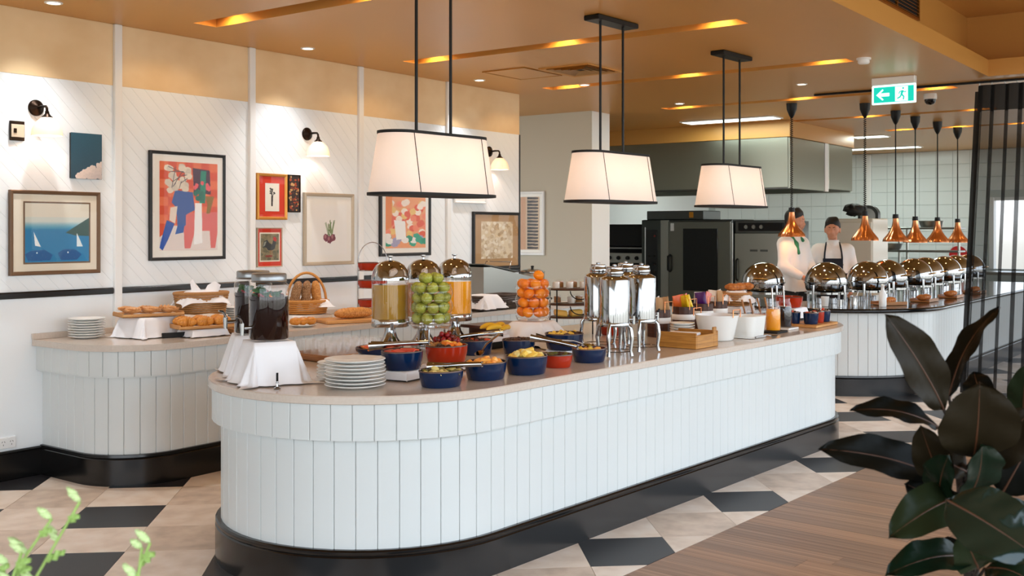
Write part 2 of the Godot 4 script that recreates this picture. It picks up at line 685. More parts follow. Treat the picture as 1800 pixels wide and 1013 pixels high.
func build_room() -> void:
	# the long wall with the pictures
	var w := setting("wall_left", slab(-3.0, 9.43, WALL_N - 0.14, WALL_N - 0.012, 0.0, CEIL).done(), M.wall_white)
	var bays := BATTENS + [9.43]
	for i in bays.size() - 1:
		var a: float = bays[i] + 0.03
		var b: float = bays[i + 1] - (0.03 if i < bays.size() - 2 else 0.0)
		part(w, "frieze_panel", slab(a, b, WALL_N - 0.012, WALL_N + 0.002, 2.69, CEIL, 0.002).done(), M.frieze)
		# diagonal boards above the dado rail, square panel below it
		var bay := PackedVector2Array([v2(a, 1.24), v2(b, 1.24), v2(b, 2.69), v2(a, 2.69)])
		if a > 3.0:
			part(w, "bay_backing", slab(a, b, WALL_N - 0.012, WALL_N - 0.003, 1.24, 2.69).done(), M.wall_white)
			var step := 0.11
			var k := -14
			while k < 28:
				var s := a + k * step
				var strip := PackedVector2Array([v2(s, 1.24), v2(s + step - 0.002, 1.24), v2(s + step - 0.002 - 1.45, 2.69), v2(s - 1.45, 2.69)])
				for q in Geometry2D.intersect_polygons(strip, bay):
					if q.size() < 3:
						continue
					var m := mb()
					m.xf = Transform3D(Basis(Vector3.RIGHT, Vector3(0, 0, 1), Vector3(0, 1, 0)), Vector3(0, 0, WALL_N - 0.004))
					m.prism(q, 0.0, 0.0036)
					part(w, "board", m.done(), M.wall_white)
				k += 1
		else:
			part(w, "panel", slab(a, b, WALL_N - 0.012, WALL_N, 1.24, 2.69).done(), M.wall_white)
		part(w, "dado_panel", slab(a, b, WALL_N - 0.012, WALL_N - 0.002, 0.19, 1.195).done(), M.wall_white)
		part(w, "dado_rail", mb().box(Vector3((a + b) / 2, 1.217, WALL_N + 0.006), Vector3(b - a, 0.044, 0.034), 0.008).done(), M.black_paint)
	for u in BATTENS:
		part(w, "batten", slab(u - 0.03, u + 0.03, WALL_N - 0.012, WALL_N + 0.028, 0.19, CEIL, 0.004).done(), M.white_paint)
	part(w, "corner_bead", slab(9.425, 9.445, WALL_N - 0.14, WALL_N + 0.004, 0.0, 2.69).done(), M.black_metal)
	var bb := setting("baseboard_left", slab(-3.0, 3.95, WALL_N - 0.012, WALL_N + 0.014, 0.0, 0.19, 0.004).done(), M.black_paint)
	part(bb, "cap_moulding", mb().tube([Vector3(-3.0, 0.185, WALL_N + 0.012), Vector3(3.95, 0.185, WALL_N + 0.012)], 0.012, 8).done(), M.black_paint)
	# the passage behind it and its end wall, whose edge stands white before the kitchen
	setting("wall_passage", slab(11.262, 11.68, -10.2, -7.1, 0.0, CEIL, 0.004).done(), M.white_paint)
	part(get_node("wall_passage"), "taupe_face", slab(11.25, 11.262, -10.2, -7.104, 0.0, CEIL).done(), M.painted_shade_wall)  # side turned from the daylight; its shade is painted on as taupe
	setting("wall_passage_left", slab(9.3, 11.4, -10.34, -10.2, 0.0, CEIL).done(), M.grey_wall)
	# kitchen
	setting("wall_kitchen_left", slab(11.68, 21.0, -10.34, -10.2, 0.0, CEIL).done(), M.wall_white)
	var kb := setting("wall_kitchen_back", slab(20.82, 20.98, -10.34, -4.6, 0.0, CEIL + 0.7).done(), M.tile_grout)
	part(kb, "window_apron", slab(20.82, 20.98, -4.6, 1.85, 0.0, 0.95).done(), M.tile_grout)
	part(kb, "window_head", slab(20.82, 20.98, -4.6, 1.85, 2.25, CEIL + 0.7).done(), M.tile_grout)
	part(kb, "window_frame", slab(20.8, 21.0, -4.62, -4.54, 0.95, 2.25, 0.004).box(Vector3(20.9, 1.6, -3.0), Vector3(0.06, 1.3, 0.06)).box(Vector3(20.9, 2.22, -1.4), Vector3(0.1, 0.06, 6.4)).done(), M.white_paint)
	var tile := box_mesh(Vector3(0.012, 0.243, 0.293), 0.003)
	for r in 8:
		for c in 28:
			var n := -9.9 + c * 0.3
			if n > -2.0 or (n > -4.75 and r < 5):
				continue
			part(kb, "tile", tile, M.wall_tile, Vector3(20.815, 1.25 + r * 0.25, n))
	# behind the viewer, and the glazed front that lets the daylight in
	var wb := setting("wall_back", slab(-3.14, -3.0, -7.0, -4.9, 0.0, 3.9).done(), M.wall_white)
	part(wb, "window_head", slab(-3.14, -3.0, -4.9, 1.85, 3.05, 3.9).done(), M.wall_white)  # window opening out of view, added and sized to brighten the island's near end
	part(wb, "window_sill", slab(-3.16, -2.98, -4.9, 1.85, 0.0, 0.12).done(), M.black_metal)
	for k in 4:
		part(wb, "mullion", slab(-3.12, -3.0, -4.9 + k * 2.2 - 0.05, -4.9 + k * 2.2 + 0.05, 0.12, 3.05, 0.005).done(), M.black_metal)
	var gf := setting("wall_front", slab(-3.0, 20.9, 1.7, 1.85, 3.3, 3.9).done(), M.wall_white)
	part(gf, "window_sill", slab(-3.0, 20.9, 1.68, 1.87, 0.0, 0.12).done(), M.black_metal)
	var u := -3.0
	while u < 21.0:
		part(gf, "mullion", slab(u - 0.05, u + 0.05, 1.7, 1.82, 0.12, 3.3, 0.005).done(), M.black_metal)
		u += 2.325

func build_ceiling() -> void:
	# low ceiling over the buffet, in strips that leave the light slots open
	var slots := [[0.55, -6.38, -3.2], [2.73, -6.38, -3.2], [4.9, -6.38, -3.2], [7.07, -6.35, -3.2], [9.24, -6.38, -3.18], [11.62, -6.28, -2.9], [13.95, -6.2, -3.0], [16.1, -5.0, -3.0]]
	var hw := 0.1
	var body := mb()
	var at := -3.0
	var n_left := -10.3
	for s in slots:
		var a: float = s[0] - hw
		var b: float = s[0] + hw
		ceil_piece(body, at, a, n_left)
		# either side of the slot
		body.box(Vector3((a + b) / 2, CEIL + 0.08, (n_left + s[1]) / 2), Vector3(b - a, 0.16, s[1] - n_left))
		var far := -2.45 if b < 11.0 else 1.75
		body.box(Vector3((a + b) / 2, CEIL + 0.08, (s[2] + far) / 2), Vector3(b - a, 0.16, far - s[2]))
		body.box(Vector3((a + b) / 2, CEIL + 0.18, (s[1] + s[2]) / 2), Vector3(b - a + 0.06, 0.04, s[2] - s[1] + 0.06))
		at = b
	ceil_piece(body, at, 20.9, n_left)
	var c := setting("ceiling", body.done(), M.ceiling_gold)
	# raised part over the dining side
	part(c, "upper_ceiling", slab(-3.0, 11.5, -2.9, 1.8, 3.78, 3.9).done(), M.ceiling_gold)
	part(c, "upper_fascia", slab(-3.0, 11.5, -2.87, -2.73, CEIL + 0.16, 3.78).done(), M.ceiling_gold)
	part(c, "upper_fascia", slab(11.36, 11.5, -2.8, 1.8, CEIL + 0.16, 3.78).done(), M.ceiling_gold)

func ceil_piece(m: MB, a: float, b: float, n_left: float) -> void:
	if b <= 11.0:
		m.box(Vector3((a + b) / 2, CEIL + 0.08, (n_left - 2.45) / 2), Vector3(b - a, 0.16, -2.45 - n_left))
	elif a >= 11.0:
		m.box(Vector3((a + b) / 2, CEIL + 0.08, (n_left + 1.75) / 2), Vector3(b - a, 0.16, 1.75 - n_left))
	else:
		ceil_piece(m, a, 11.0, n_left)
		ceil_piece(m, 11.0, b, n_left)

# ---------------------------------------------------------------- floor

func build_floor() -> void:
	var f := setting("floor", slab(-3.2, 21.0, -10.4, 2.2, -0.2, -0.014).done(), M.grout)
	# tile lattice, 45 degrees to the island
	var ang := 0.0947
	var size := 0.46756
	var o := v2(-2.5389, 6.3899)
	var e1 := v2(cos(ang), sin(ang))
	var e2 := v2(-sin(ang), cos(ang))
	var sn := sin(deg_to_rad(39.6))
	var cs := cos(deg_to_rad(39.6))
	var edge := -2.856
	# the tiled half of the floor, in (X, D)
	var iso := func(u: float, n: float) -> Vector2: return v2(u * sn + n * cs, u * cs - n * sn)
	var tiled := PackedVector2Array([iso.call(-3.0, edge), iso.call(22.0, edge), iso.call(22.0, -12.0), iso.call(-3.0, -12.0)])
	var list := []
	for i in range(-8, 34):
		for j in range(-18, 26):
			var p := o + e1 * (i * size) + e2 * (j * size)
			var g := 0.0012
			var q := PackedVector2Array([p + (e1 + e2) * g, p + e1 * (size - g) + e2 * g, p + (e1 + e2) * (size - g), p + e2 * (size - g) + e1 * g])
			var mid := p + (e1 + e2) * size * 0.5
			if mid.y < 4.4 or mid.y > 18.0 or absf(mid.x) > mid.y * 0.53 + 0.5:
				continue
			var im := v2(mid.x * sn + mid.y * cs, mid.x * cs - mid.y * sn)
			if im.y < -7.6:
				continue
			# hidden below the island's plinth
			var near := v2(clampf(im.x, 3.91, 7.83), -4.16)
			if im.distance_to(near) < 0.5:
				continue
			for c in Geometry2D.intersect_polygons(q, tiled):
				list.append([mid.length(), c, i, j])
	list.sort_custom(func(a, b): return a[0] < b[0])
	var rest := {}
	var k := 0
	for e in list:
		var i: int = e[2]
		var j: int = e[3]
		var which := "tile_black"
		if not (posmod(i, 2) == 0 and posmod(j, 2) == 1):
			which = ["tile_light", "tile_beige", "tile_taupe"][posmod(i * 7 + j * 3, 3)]
			if posmod(i, 2) == 0 or posmod(j, 2) == 1:
				which = "tile_beige" if posmod(i, 2) == 0 else "tile_light"
			else:
				which = "tile_taupe"
		var poly := PackedVector2Array()
		for q in e[1]:
			poly.append(v2(q.x, -q.y))
		var m := mb()
		if k < 290:
			m.prism(poly, -0.014, 0.0)
			var t := part(f, "tile", m.done(), M[which])
			t.rotation_degrees.y = -ROOM_TURN
		else:
			if not rest.has(which):
				rest[which] = mb()
			rest[which].prism(poly, -0.014, 0.0)
		k += 1
	for which in rest:
		var t2 := part(f, "far_tiling", rest[which].done(), M[which])
		t2.rotation_degrees.y = -ROOM_TURN
		t2.set_meta("kind", "stuff")
	# boards on the dining side, laid across the island's length
	var u := 2.6
	var c := 0
	while u < 14.0:
		var wdt := 0.155
		var n := edge + 0.004
		var first := true
		while n < 0.6:
			var ln := rng.randf_range(0.5, 1.5) if first else rng.randf_range(1.2, 1.9)
			first = false
			var p := iso.call(u + wdt / 2, n + ln / 2) as Vector2
			if p.y > 4.6 and p.x < p.y * 0.56 + 0.5:
				var m := mb()
				var off := rng.randf()
				var offv := rng.randf()
				var l2 := ln - 0.002
				var q := [Vector3(u + 0.001, 0.0, n), Vector3(u + 0.001, 0.0, n + l2), Vector3(u + wdt - 0.001, 0.0, n + l2), Vector3(u + wdt - 0.001, 0.0, n)]
				m.face(q, Vector3.UP, [v2(off, offv), v2(off + l2 * 0.5, offv), v2(off + l2 * 0.5, offv + 0.35), v2(off, offv + 0.35)])
				for s in 4:
					var a: Vector3 = q[s]
					var b: Vector3 = q[(s + 1) % 4]
					var d := Vector3(0, 1, 0).cross(b - a).normalized()
					m.face([a, b, b + Vector3(0, -0.014, 0), a + Vector3(0, -0.014, 0)], d * (1.0 if d.dot((a + b) / 2 - Vector3(u + wdt / 2, 0, n + ln / 2)) > 0 else -1.0))
				var t3 := part(f, "plank", m.done(), M["plank_%d" % (c % 4)])
				t3.rotation_degrees.y = ISLE_TURN - ROOM_TURN
			n += ln
			c += 1
		u += wdt

# ---------------------------------------------------------------- counters

func clad(parent: Node3D, line: Array, y0: float, y1: float, mat_: Material, step: float, off := 0.0) -> void:
	for r in runs(line, step, 0.008):
		var p: PackedVector2Array = r[0]
		for i in p.size():
			p[i] += r[1][i] * off
		r[0] = p
		part(parent, "board", board_mesh(r, y0, y1, 0.012), mat_)

func build_island() -> void:
	var u0 := 3.91
	var u1 := 7.83
	var n := -4.16
	var o := stadium(0, u1 - u0, 0, 0.86, 28, 1)
	var base := at_isle(u0, n, 0.0)
	var cab := thing("island_cabinet", "long white boarded buffet island with rounded ends and black plinth", "cabinet", base, ISLE_TURN)
	var body := mb()
	body.sweep(o[0], o[1], [v2(-0.075, 0.02), v2(-0.075, 0.70), v2(-0.03, 0.70), v2(-0.03, 0.86)], true)
	body.cap(o[0], o[1], -0.03, 0.86, 1.0)
	part(cab, "carcass", body.done(), M.white_board)
	var line := stadium(0, u1 - u0, 0, 0.86, 28, 1)
	line[0].append(line[0][0])
	line[1].append(line[1][0])
	var low: Array = [PackedVector2Array(), line[1]]
	var up: Array = [PackedVector2Array(), line[1]]
	for i in line[0].size():
		low[0].append(line[0][i] - line[1][i] * 0.075)
		up[0].append(line[0][i] - line[1][i] * 0.03)
	clad(cab, up, 0.70, 0.866, M.white_board, 0.098)
	clad(cab, low, 0.19, 0.70, M.white_board, 0.098)
	var pl := mb()
	pl.sweep(o[0], o[1], [v2(-0.08, 0.0), v2(-0.035, 0.0), v2(-0.035, 0.165), v2(-0.042, 0.172), v2(-0.036, 0.18), v2(-0.036, 0.192), v2(-0.044, 0.2), v2(-0.08, 0.2)], true, 40.0)
	part(cab, "plinth", pl.done(), M.black_paint)
	var top := mb()
	top.sweep(o[0], o[1], [v2(-0.05, 0.866), v2(-0.003, 0.866), v2(0.0, 0.869), v2(0.0, 0.900), v2(-0.005, TOP)], true, 30.0)
	top.cap(o[0], o[1], -0.005, TOP, 1.0)
	top.cap(o[0], o[1], -0.05, 0.866, -1.0)
	single("island_worktop", "pale grey stone worktop with rounded ends on the long island", "worktop", top.done(), M.stone_top, base, Vector3(0, ISLE_TURN, 0))

# outline of the counter along the wall: open line from the wall round the corner and along the front
func wall_counter_line(off: float) -> Array:
	var p := PackedVector2Array()
	var o := PackedVector2Array()
	var r := 0.5
	p.append(v2(3.87 - off, -6.88))
	o.append(v2(-1, 0))
	for i in 13:
		var a := PI + PI / 2 * i / 12.0
		var d := v2(cos(a), -sin(a))
		p.append(v2(4.37, -6.42) + d * (r + off))
		o.append(d)
	p.append(v2(9.3, -5.92 + off))
	o.append(v2(0, 1))
	return [p, o]

func build_wall_counter() -> void:
	var c := thing("wall_cabinet", "white boarded counter along the picture wall with rounded corner", "cabinet", Vector3.ZERO, ROOM_TURN)
	var shell := func(off: float, y0: float, y1: float) -> ArrayMesh:
		var l := wall_counter_line(off)
		var p: PackedVector2Array = l[0]
		p.append(v2(9.3, -6.88))
		return mb().prism(p, y0, y1).done()
	part(c, "carcass", shell.call(-0.09, 0.02, 0.72), M.white_board)
	part(c, "apron", shell.call(-0.045, 0.70, 0.872), M.white_board)
	clad(c, wall_counter_line(-0.045), 0.71, 0.876, M.white_board, 0.098)
	clad(c, wall_counter_line(-0.09), 0.19, 0.71, M.white_board, 0.098)
	var l := wall_counter_line(-0.09)
	part(c, "plinth", mb().sweep(l[0], l[1], [v2(0.0, 0.0), v2(0.03, 0.0), v2(0.03, 0.17), v2(0.024, 0.176), v2(0.03, 0.184), v2(0.028, 0.2), v2(0.0, 0.204)], false, 40.0).done(), M.black_paint)
	var t := wall_counter_line(-0.004)
	var p2: PackedVector2Array = t[0]
	p2.append(v2(9.3, -6.88))
	var w := mb().prism(p2, 0.874, 0.915)
	var edge := single("wall_worktop", "pale stone worktop of the counter along the picture wall", "worktop", w.done(), M.stone_top, Vector3.ZERO, Vector3(0, ROOM_TURN, 0))
	part(edge, "upstand", slab(3.87, 9.3, -6.88, -6.862, 0.915, 0.955, 0.002).done(), M.stone_top)

# the kitchen bar: a hook that comes forward along n = -3 and turns round a wide end
func bar_line(off: float, inner := false) -> Array:
	var p := PackedVector2Array()
	var o := PackedVector2Array()
	var c := v2(11.55, -4.2)
	p.append(v2(17.5, -3.0 + off))
	o.append(v2(0, 1))
	for i in 17:
		var a := PI / 2 + PI / 2 * i / 16.0
		var d := v2(cos(a), sin(a))
		p.append(c + d * (1.2 + off))
		o.append(d)
	p.append(v2(10.35 - off, -5.6))
	o.append(v2(-1, 0))
	return [p, o]

func bar_shape(off: float) -> PackedVector2Array:
	var p: PackedVector2Array = bar_line(off)[0]
	p.append(v2(11.42 + off, -5.6))
	p.append(v2(11.42 + off, -4.3))
	p.append(v2(11.6 + off, -4.16 - off))
	p.append(v2(17.5, -4.16 - off))
	return p

func build_kitchen_bar() -> void:
	var c := thing("bar_cabinet", "white boarded kitchen bar with black plinth behind the island", "cabinet", Vector3.ZERO, ROOM_TURN)
	part(c, "carcass", mb().prism(bar_shape(-0.08), 0.02, 0.828).done(), M.white_board)
	clad(c, bar_line(-0.08), 0.19, 0.828, M.white_board, 0.098)
	var l := bar_line(-0.08)
	part(c, "plinth", mb().sweep(l[0], l[1], [v2(0.0, 0.0), v2(0.03, 0.0), v2(0.03, 0.17), v2(0.024, 0.176), v2(0.03, 0.184), v2(0.028, 0.2), v2(0.0, 0.204)], false, 40.0).done(), M.black_paint)
	var w := mb()
	w.prism(bar_shape(0.0), 0.83, 0.87)
	var t := single("bar_worktop", "polished black worktop of the kitchen bar under the chafing dishes", "worktop", w.done(), M.bar_top, Vector3.ZERO, Vector3(0, ROOM_TURN, 0))
	var e := bar_line(0.0)
	part(t, "rounded_edge", mb().sweep(e[0], e[1], [v2(0, 0.828), v2(0.012, 0.832), v2(0.02, 0.843), v2(0.02, 0.857), v2(0.012, 0.868), v2(0, 0.872)], false, 60.0).done(), M.bar_top)

# ---------------------------------------------------------------- pendants and wall lamps

const WARM := Color(1.0, 0.87, 0.80)

func build_pendants() -> void:
	var spots := [[4.62, -3.97, "large cream oblong pendant lamp nearest the plates and drink jars"], [6.477, -3.92, "middle one of the three cream oblong pendant lamps over the island"], [8.33, -3.87, "cream oblong pendant lamp nearest the kitchen hood"]]
	for s in spots:
		var p := thing("pendant_lamp", s[2], "lamp", at_room(s[0], s[1], CEIL), ISLE_TURN, "oblong pendants above the island")
		var y0 := 1.848 - CEIL
		var y1 := 2.185 - CEIL
		part(p, "canopy", box_mesh(Vector3(0.5, 0.035, 0.13), 0.006, Vector3(0, -0.018, 0)), M.black_metal)
		for x in [-0.14, 0.14]:
			part(p, "rod", mb().tube([Vector3(x, -0.03, 0), Vector3(x, y1 - 0.03, 0)], 0.009, 8).done(), M.black_metal)
		var o := stadium(-0.275, 0.275, 0, 0.17, 14, 1)
		var shade := part(p, "lamp_shade", mb().sweep(o[0], o[1], [v2(0.0, y0), v2(-0.028, (y0 + y1) / 2), v2(-0.055, y1)], true).done(), M.shade_cloth)
		var trim := func(off: float, y: float) -> ArrayMesh:
			return mb().sweep(o[0], o[1], [v2(off - 0.004, y - 0.008), v2(off + 0.005, y - 0.008), v2(off + 0.005, y + 0.008), v2(off - 0.004, y + 0.008), v2(off - 0.004, y - 0.008)], true, 20.0).done()
		part(shade, "trim_band", trim.call(0.0, y0), M.black_matte)
		part(shade, "trim_band", trim.call(-0.055, y1), M.black_matte)
		for x in [-0.275, 0.275]:
			for z in [-1.0, 1.0]:
				part(shade, "seam", mb().tube([Vector3(x, y0, z * 0.171), Vector3(x, y1, z * 0.117)], 0.0022, 6).done(), M.bronze)
		part(p, "spreader", mb().box(Vector3(0, y1 - 0.03, 0), Vector3(0.46, 0.012, 0.02)).done(), M.black_metal)
		for x in [-0.17, 0.17]:
			part(p, "socket", mb().lathe([v2(0, 0), v2(0.018, 0), v2(0.018, 0.07), v2(0, 0.07)], 12, Vector3(x, y1 - 0.11, 0)).done(), M.black_metal)
			var b := part(p, "bulb", mb().lathe([v2(0, -0.05), v2(0.02, -0.045), v2(0.032, -0.025), v2(0.033, -0.005), v2(0.022, 0.025), v2(0.014, 0.045), v2(0, 0.045)], 14).done(), M.bulb, Vector3(x, y1 - 0.15, 0))
			lamp(b, Vector3(0, -0.005, 0), PENDANT_ENERGY, WARM, 0.03)
	# swan-neck wall lamps
	var proto: Node3D
	for s in [[3.9, "bronze wall lamp with lit opal bell beside the light switch"], [6.34, "bronze wall lamp with opal bell above the onion print"], [8.89, "bronze wall lamp with opal bell above the black framed mirror-like print"]]:
		var where := at_room(s[0], WALL_N + 0.002, 2.475)
		if proto:
			copy_of(proto, s[1], where, ROOM_TURN, "opal bell wall lamps")
			continue
		var w := thing("wall_lamp", s[1], "lamp", where, ROOM_TURN, "opal bell wall lamps")
		proto = w
		var m := mb()
		m.xf = Transform3D(Basis(Vector3.RIGHT, PI / 2), Vector3.ZERO)
		m.lathe([v2(0, 0), v2(0.055, 0), v2(0.055, 0.008), v2(0.046, 0.016), v2(0.03, 0.02), v2(0.018, 0.034), v2(0, 0.036)], 24)
		part(w, "wall_plate", m.done(), M.bronze)
		part(w, "arm", mb().tube([Vector3(0, 0, 0.03), Vector3(0, 0.004, 0.08), Vector3(0, 0.002, 0.125), Vector3(0, -0.012, 0.138), Vector3(0, -0.035, 0.14)], 0.009, 10).done(), M.bronze)
		part(w, "gallery", mb().lathe([v2(0, -0.032), v2(0.013, -0.032), v2(0.014, -0.045), v2(0.022, -0.058), v2(0.034, -0.068), v2(0.036, -0.075), v2(0, -0.075)], 20, Vector3(0, 0, 0.14)).done(), M.bronze)
		part(w, "lamp_shade", mb().lathe([v2(0.03, -0.07), v2(0.05, -0.085), v2(0.078, -0.115), v2(0.094, -0.155), v2(0.1, -0.195), v2(0.097, -0.195), v2(0.09, -0.155), v2(0.074, -0.118), v2(0.046, -0.09), v2(0.026, -0.074)], 28, Vector3(0, 0, 0.14)).done(), M.opal_glass)
		var b := part(w, "bulb", mb().lathe([v2(0, -0.03), v2(0.02, -0.022), v2(0.026, 0), v2(0.02, 0.02), v2(0, 0.03)], 12).done(), M.bulb, Vector3(0, -0.13, 0.14))
		lamp(b, Vector3.ZERO, SCONCE_ENERGY, WARM, 0.02)

const PENDANT_ENERGY := 0.045
const SCONCE_ENERGY := 0.09

# ---------------------------------------------------------------- pictures

class Art:
	var im: Image
	var w: int
	var h: int
	var r := RandomNumberGenerator.new()
	func _init(ww: int, hh: int, c: Color, sd: int) -> void:
		w = ww
		h = hh
		r.seed = sd
		im = Image.create(w, h, false, Image.FORMAT_RGB8)
		im.fill(c)
	# points from 0 to 1, y down
	func poly(p: Array, c: Color, jit := 0.04) -> void:
		var q := PackedVector2Array()
		var lo := v2i(w, h)
		var hi := v2i(0, 0)
		for e in p:
			var k := Vector2(e[0] * w, e[1] * h)
			q.append(k)
			lo = v2i(mini(lo.x, int(k.x)), mini(lo.y, int(k.y)))
			hi = v2i(maxi(hi.x, int(k.x) + 1), maxi(hi.y, int(k.y) + 1))
		for y in range(maxi(0, lo.y), mini(h, hi.y + 1)):
			for x in range(maxi(0, lo.x), mini(w, hi.x + 1)):
				if Geometry2D.is_point_in_polygon(Vector2(x + 0.5, y + 0.5), q):
					dot(x, y, c, jit)
	func v2i(a: int, b: int) -> Vector2i:
		return Vector2i(a, b)
	func dot(x: int, y: int, c: Color, jit: float) -> void:
		var k := r.randf_range(-jit, jit)
		im.set_pixel(x, y, Color(clampf(c.r + k, 0, 1), clampf(c.g + k, 0, 1), clampf(c.b + k, 0, 1)))
	func rect(x0: float, y0: float, x1: float, y1: float, c: Color, jit := 0.03) -> void:
		for y in range(maxi(0, int(y0 * h)), mini(h, int(y1 * h))):
			for x in range(maxi(0, int(x0 * w)), mini(w, int(x1 * w))):
				dot(x, y, c, jit)
	func disc(cx: float, cy: float, rx: float, ry: float, c: Color, jit := 0.05) -> void:
		var p := []
		for i in 22:
			var a := TAU * i / 22
			var k := 1.0 + r.randf_range(-jit, jit) * 2.0
			p.append([cx + rx * k * cos(a), cy + ry * k * sin(a)])
		poly(p, c, jit)
	func stroke(pts: Array, wd: float, c: Color, jit := 0.03) -> void:
		for i in pts.size() - 1:
			var a := Vector2(pts[i][0] * w, pts[i][1] * h)
			var b := Vector2(pts[i + 1][0] * w, pts[i + 1][1] * h)
			var steps := int(a.distance_to(b)) + 1
			for s in steps + 1:
				var q := a.lerp(b, float(s) / steps)
				var rr := wd * w
				for y in range(int(q.y - rr), int(q.y + rr) + 1):
					for x in range(int(q.x - rr), int(q.x + rr) + 1):
						if x >= 0 and y >= 0 and x < w and y < h and Vector2(x, y).distance_to(q) <= rr:
							dot(x, y, c, jit)
	func texture() -> ImageTexture:
		return ImageTexture.create_from_image(im)

func print_mat(key: String, a: Art, rough := 0.5) -> StandardMaterial3D:
	var m := mat(key, Color.WHITE, rough)
	m.albedo_texture = a.texture()
	return m

func quad_mesh(w: float, h: float, z := 0.0) -> ArrayMesh:
	var m := mb()
	m.face([Vector3(-w / 2, -h / 2, z), Vector3(w / 2, -h / 2, z), Vector3(w / 2, h / 2, z), Vector3(-w / 2, h / 2, z)], Vector3(0, 0, 1), [v2(0, 1), v2(1, 1), v2(1, 0), v2(0, 0)])
	return m.done()

# a framed picture on the wall: mitred frame, mount, print and glass
func framed(label: String, u0: float, u1: float, y0: float, y1: float, frame: Material, fw: float, deep: float, mount: Material, art: Material, inset: Array, glazed := true, inner: Material = null, at_end := false) -> Node3D:
	var w := absf(u1 - u0)
	var h := y1 - y0
	var where := at_room((u0 + u1) / 2, WALL_N + 0.004, (y0 + y1) / 2)
	var p := thing("picture", label, "picture", where, ROOM_TURN, "pictures on the wall")
	if at_end:
		p.position = at_room(11.245, (u0 + u1) / 2, (y0 + y1) / 2)
		p.rotation_degrees.y = ROOM_TURN - 90.0
	part(p, "backing", box_mesh(Vector3(w - 0.004, h - 0.004, deep * 0.5), 0.0, Vector3(0, 0, deep * 0.25)), M.black_matte)
	if fw > 0.0:
		var f := mb()
		for s in 4:
			var b := Basis(Vector3(0, 0, 1), PI / 2 * s)
			var hw := (w if s % 2 == 0 else h) / 2
			var hh := (h if s % 2 == 0 else w) / 2
			var prof := [[0.0, 0.0], [0.0, deep * 0.85], [fw * 0.2, deep], [fw * 0.75, deep * 0.9], [fw, deep * 0.6], [fw, deep * 0.2]]
			for k in prof.size() - 1:
				var a0: float = prof[k][0]
				var a1: float = prof[k + 1][0]
				var q := [Vector3(-hw + a0, -hh + a0, prof[k][1]), Vector3(hw - a0, -hh + a0, prof[k][1]), Vector3(hw - a1, -hh + a1, prof[k + 1][1]), Vector3(-hw + a1, -hh + a1, prof[k + 1][1])]
				var d := Vector3(0, -(prof[k + 1][1] - prof[k][1]), a1 - a0).normalized()
				for e in q.size():
					q[e] = b * q[e]
				f.face(q, b * d)
		part(p, "frame", f.done(), frame)
	var zi := deep * 0.5 + 0.001
	if mount:
		part(p, "mount", quad_mesh(w - fw * 1.6, h - fw * 1.6, zi), mount)
	var iw: float = w - inset[0] - inset[1]
	var ih: float = h - inset[2] - inset[3]
	var ic := Vector3((inset[0] - inset[1]) / 2, (inset[3] - inset[2]) / 2, 0)
	if inner:
		part(p, "inner_border", quad_mesh(iw + 0.022, ih + 0.022, zi + 0.001), inner, ic)
	part(p, "print", quad_mesh(iw, ih, zi + 0.002), art, ic)
	if glazed:
		part(p, "glass", quad_mesh(w - fw * 1.8, h - fw * 1.8, zi + 0.006), M.picture_glass)
	return p

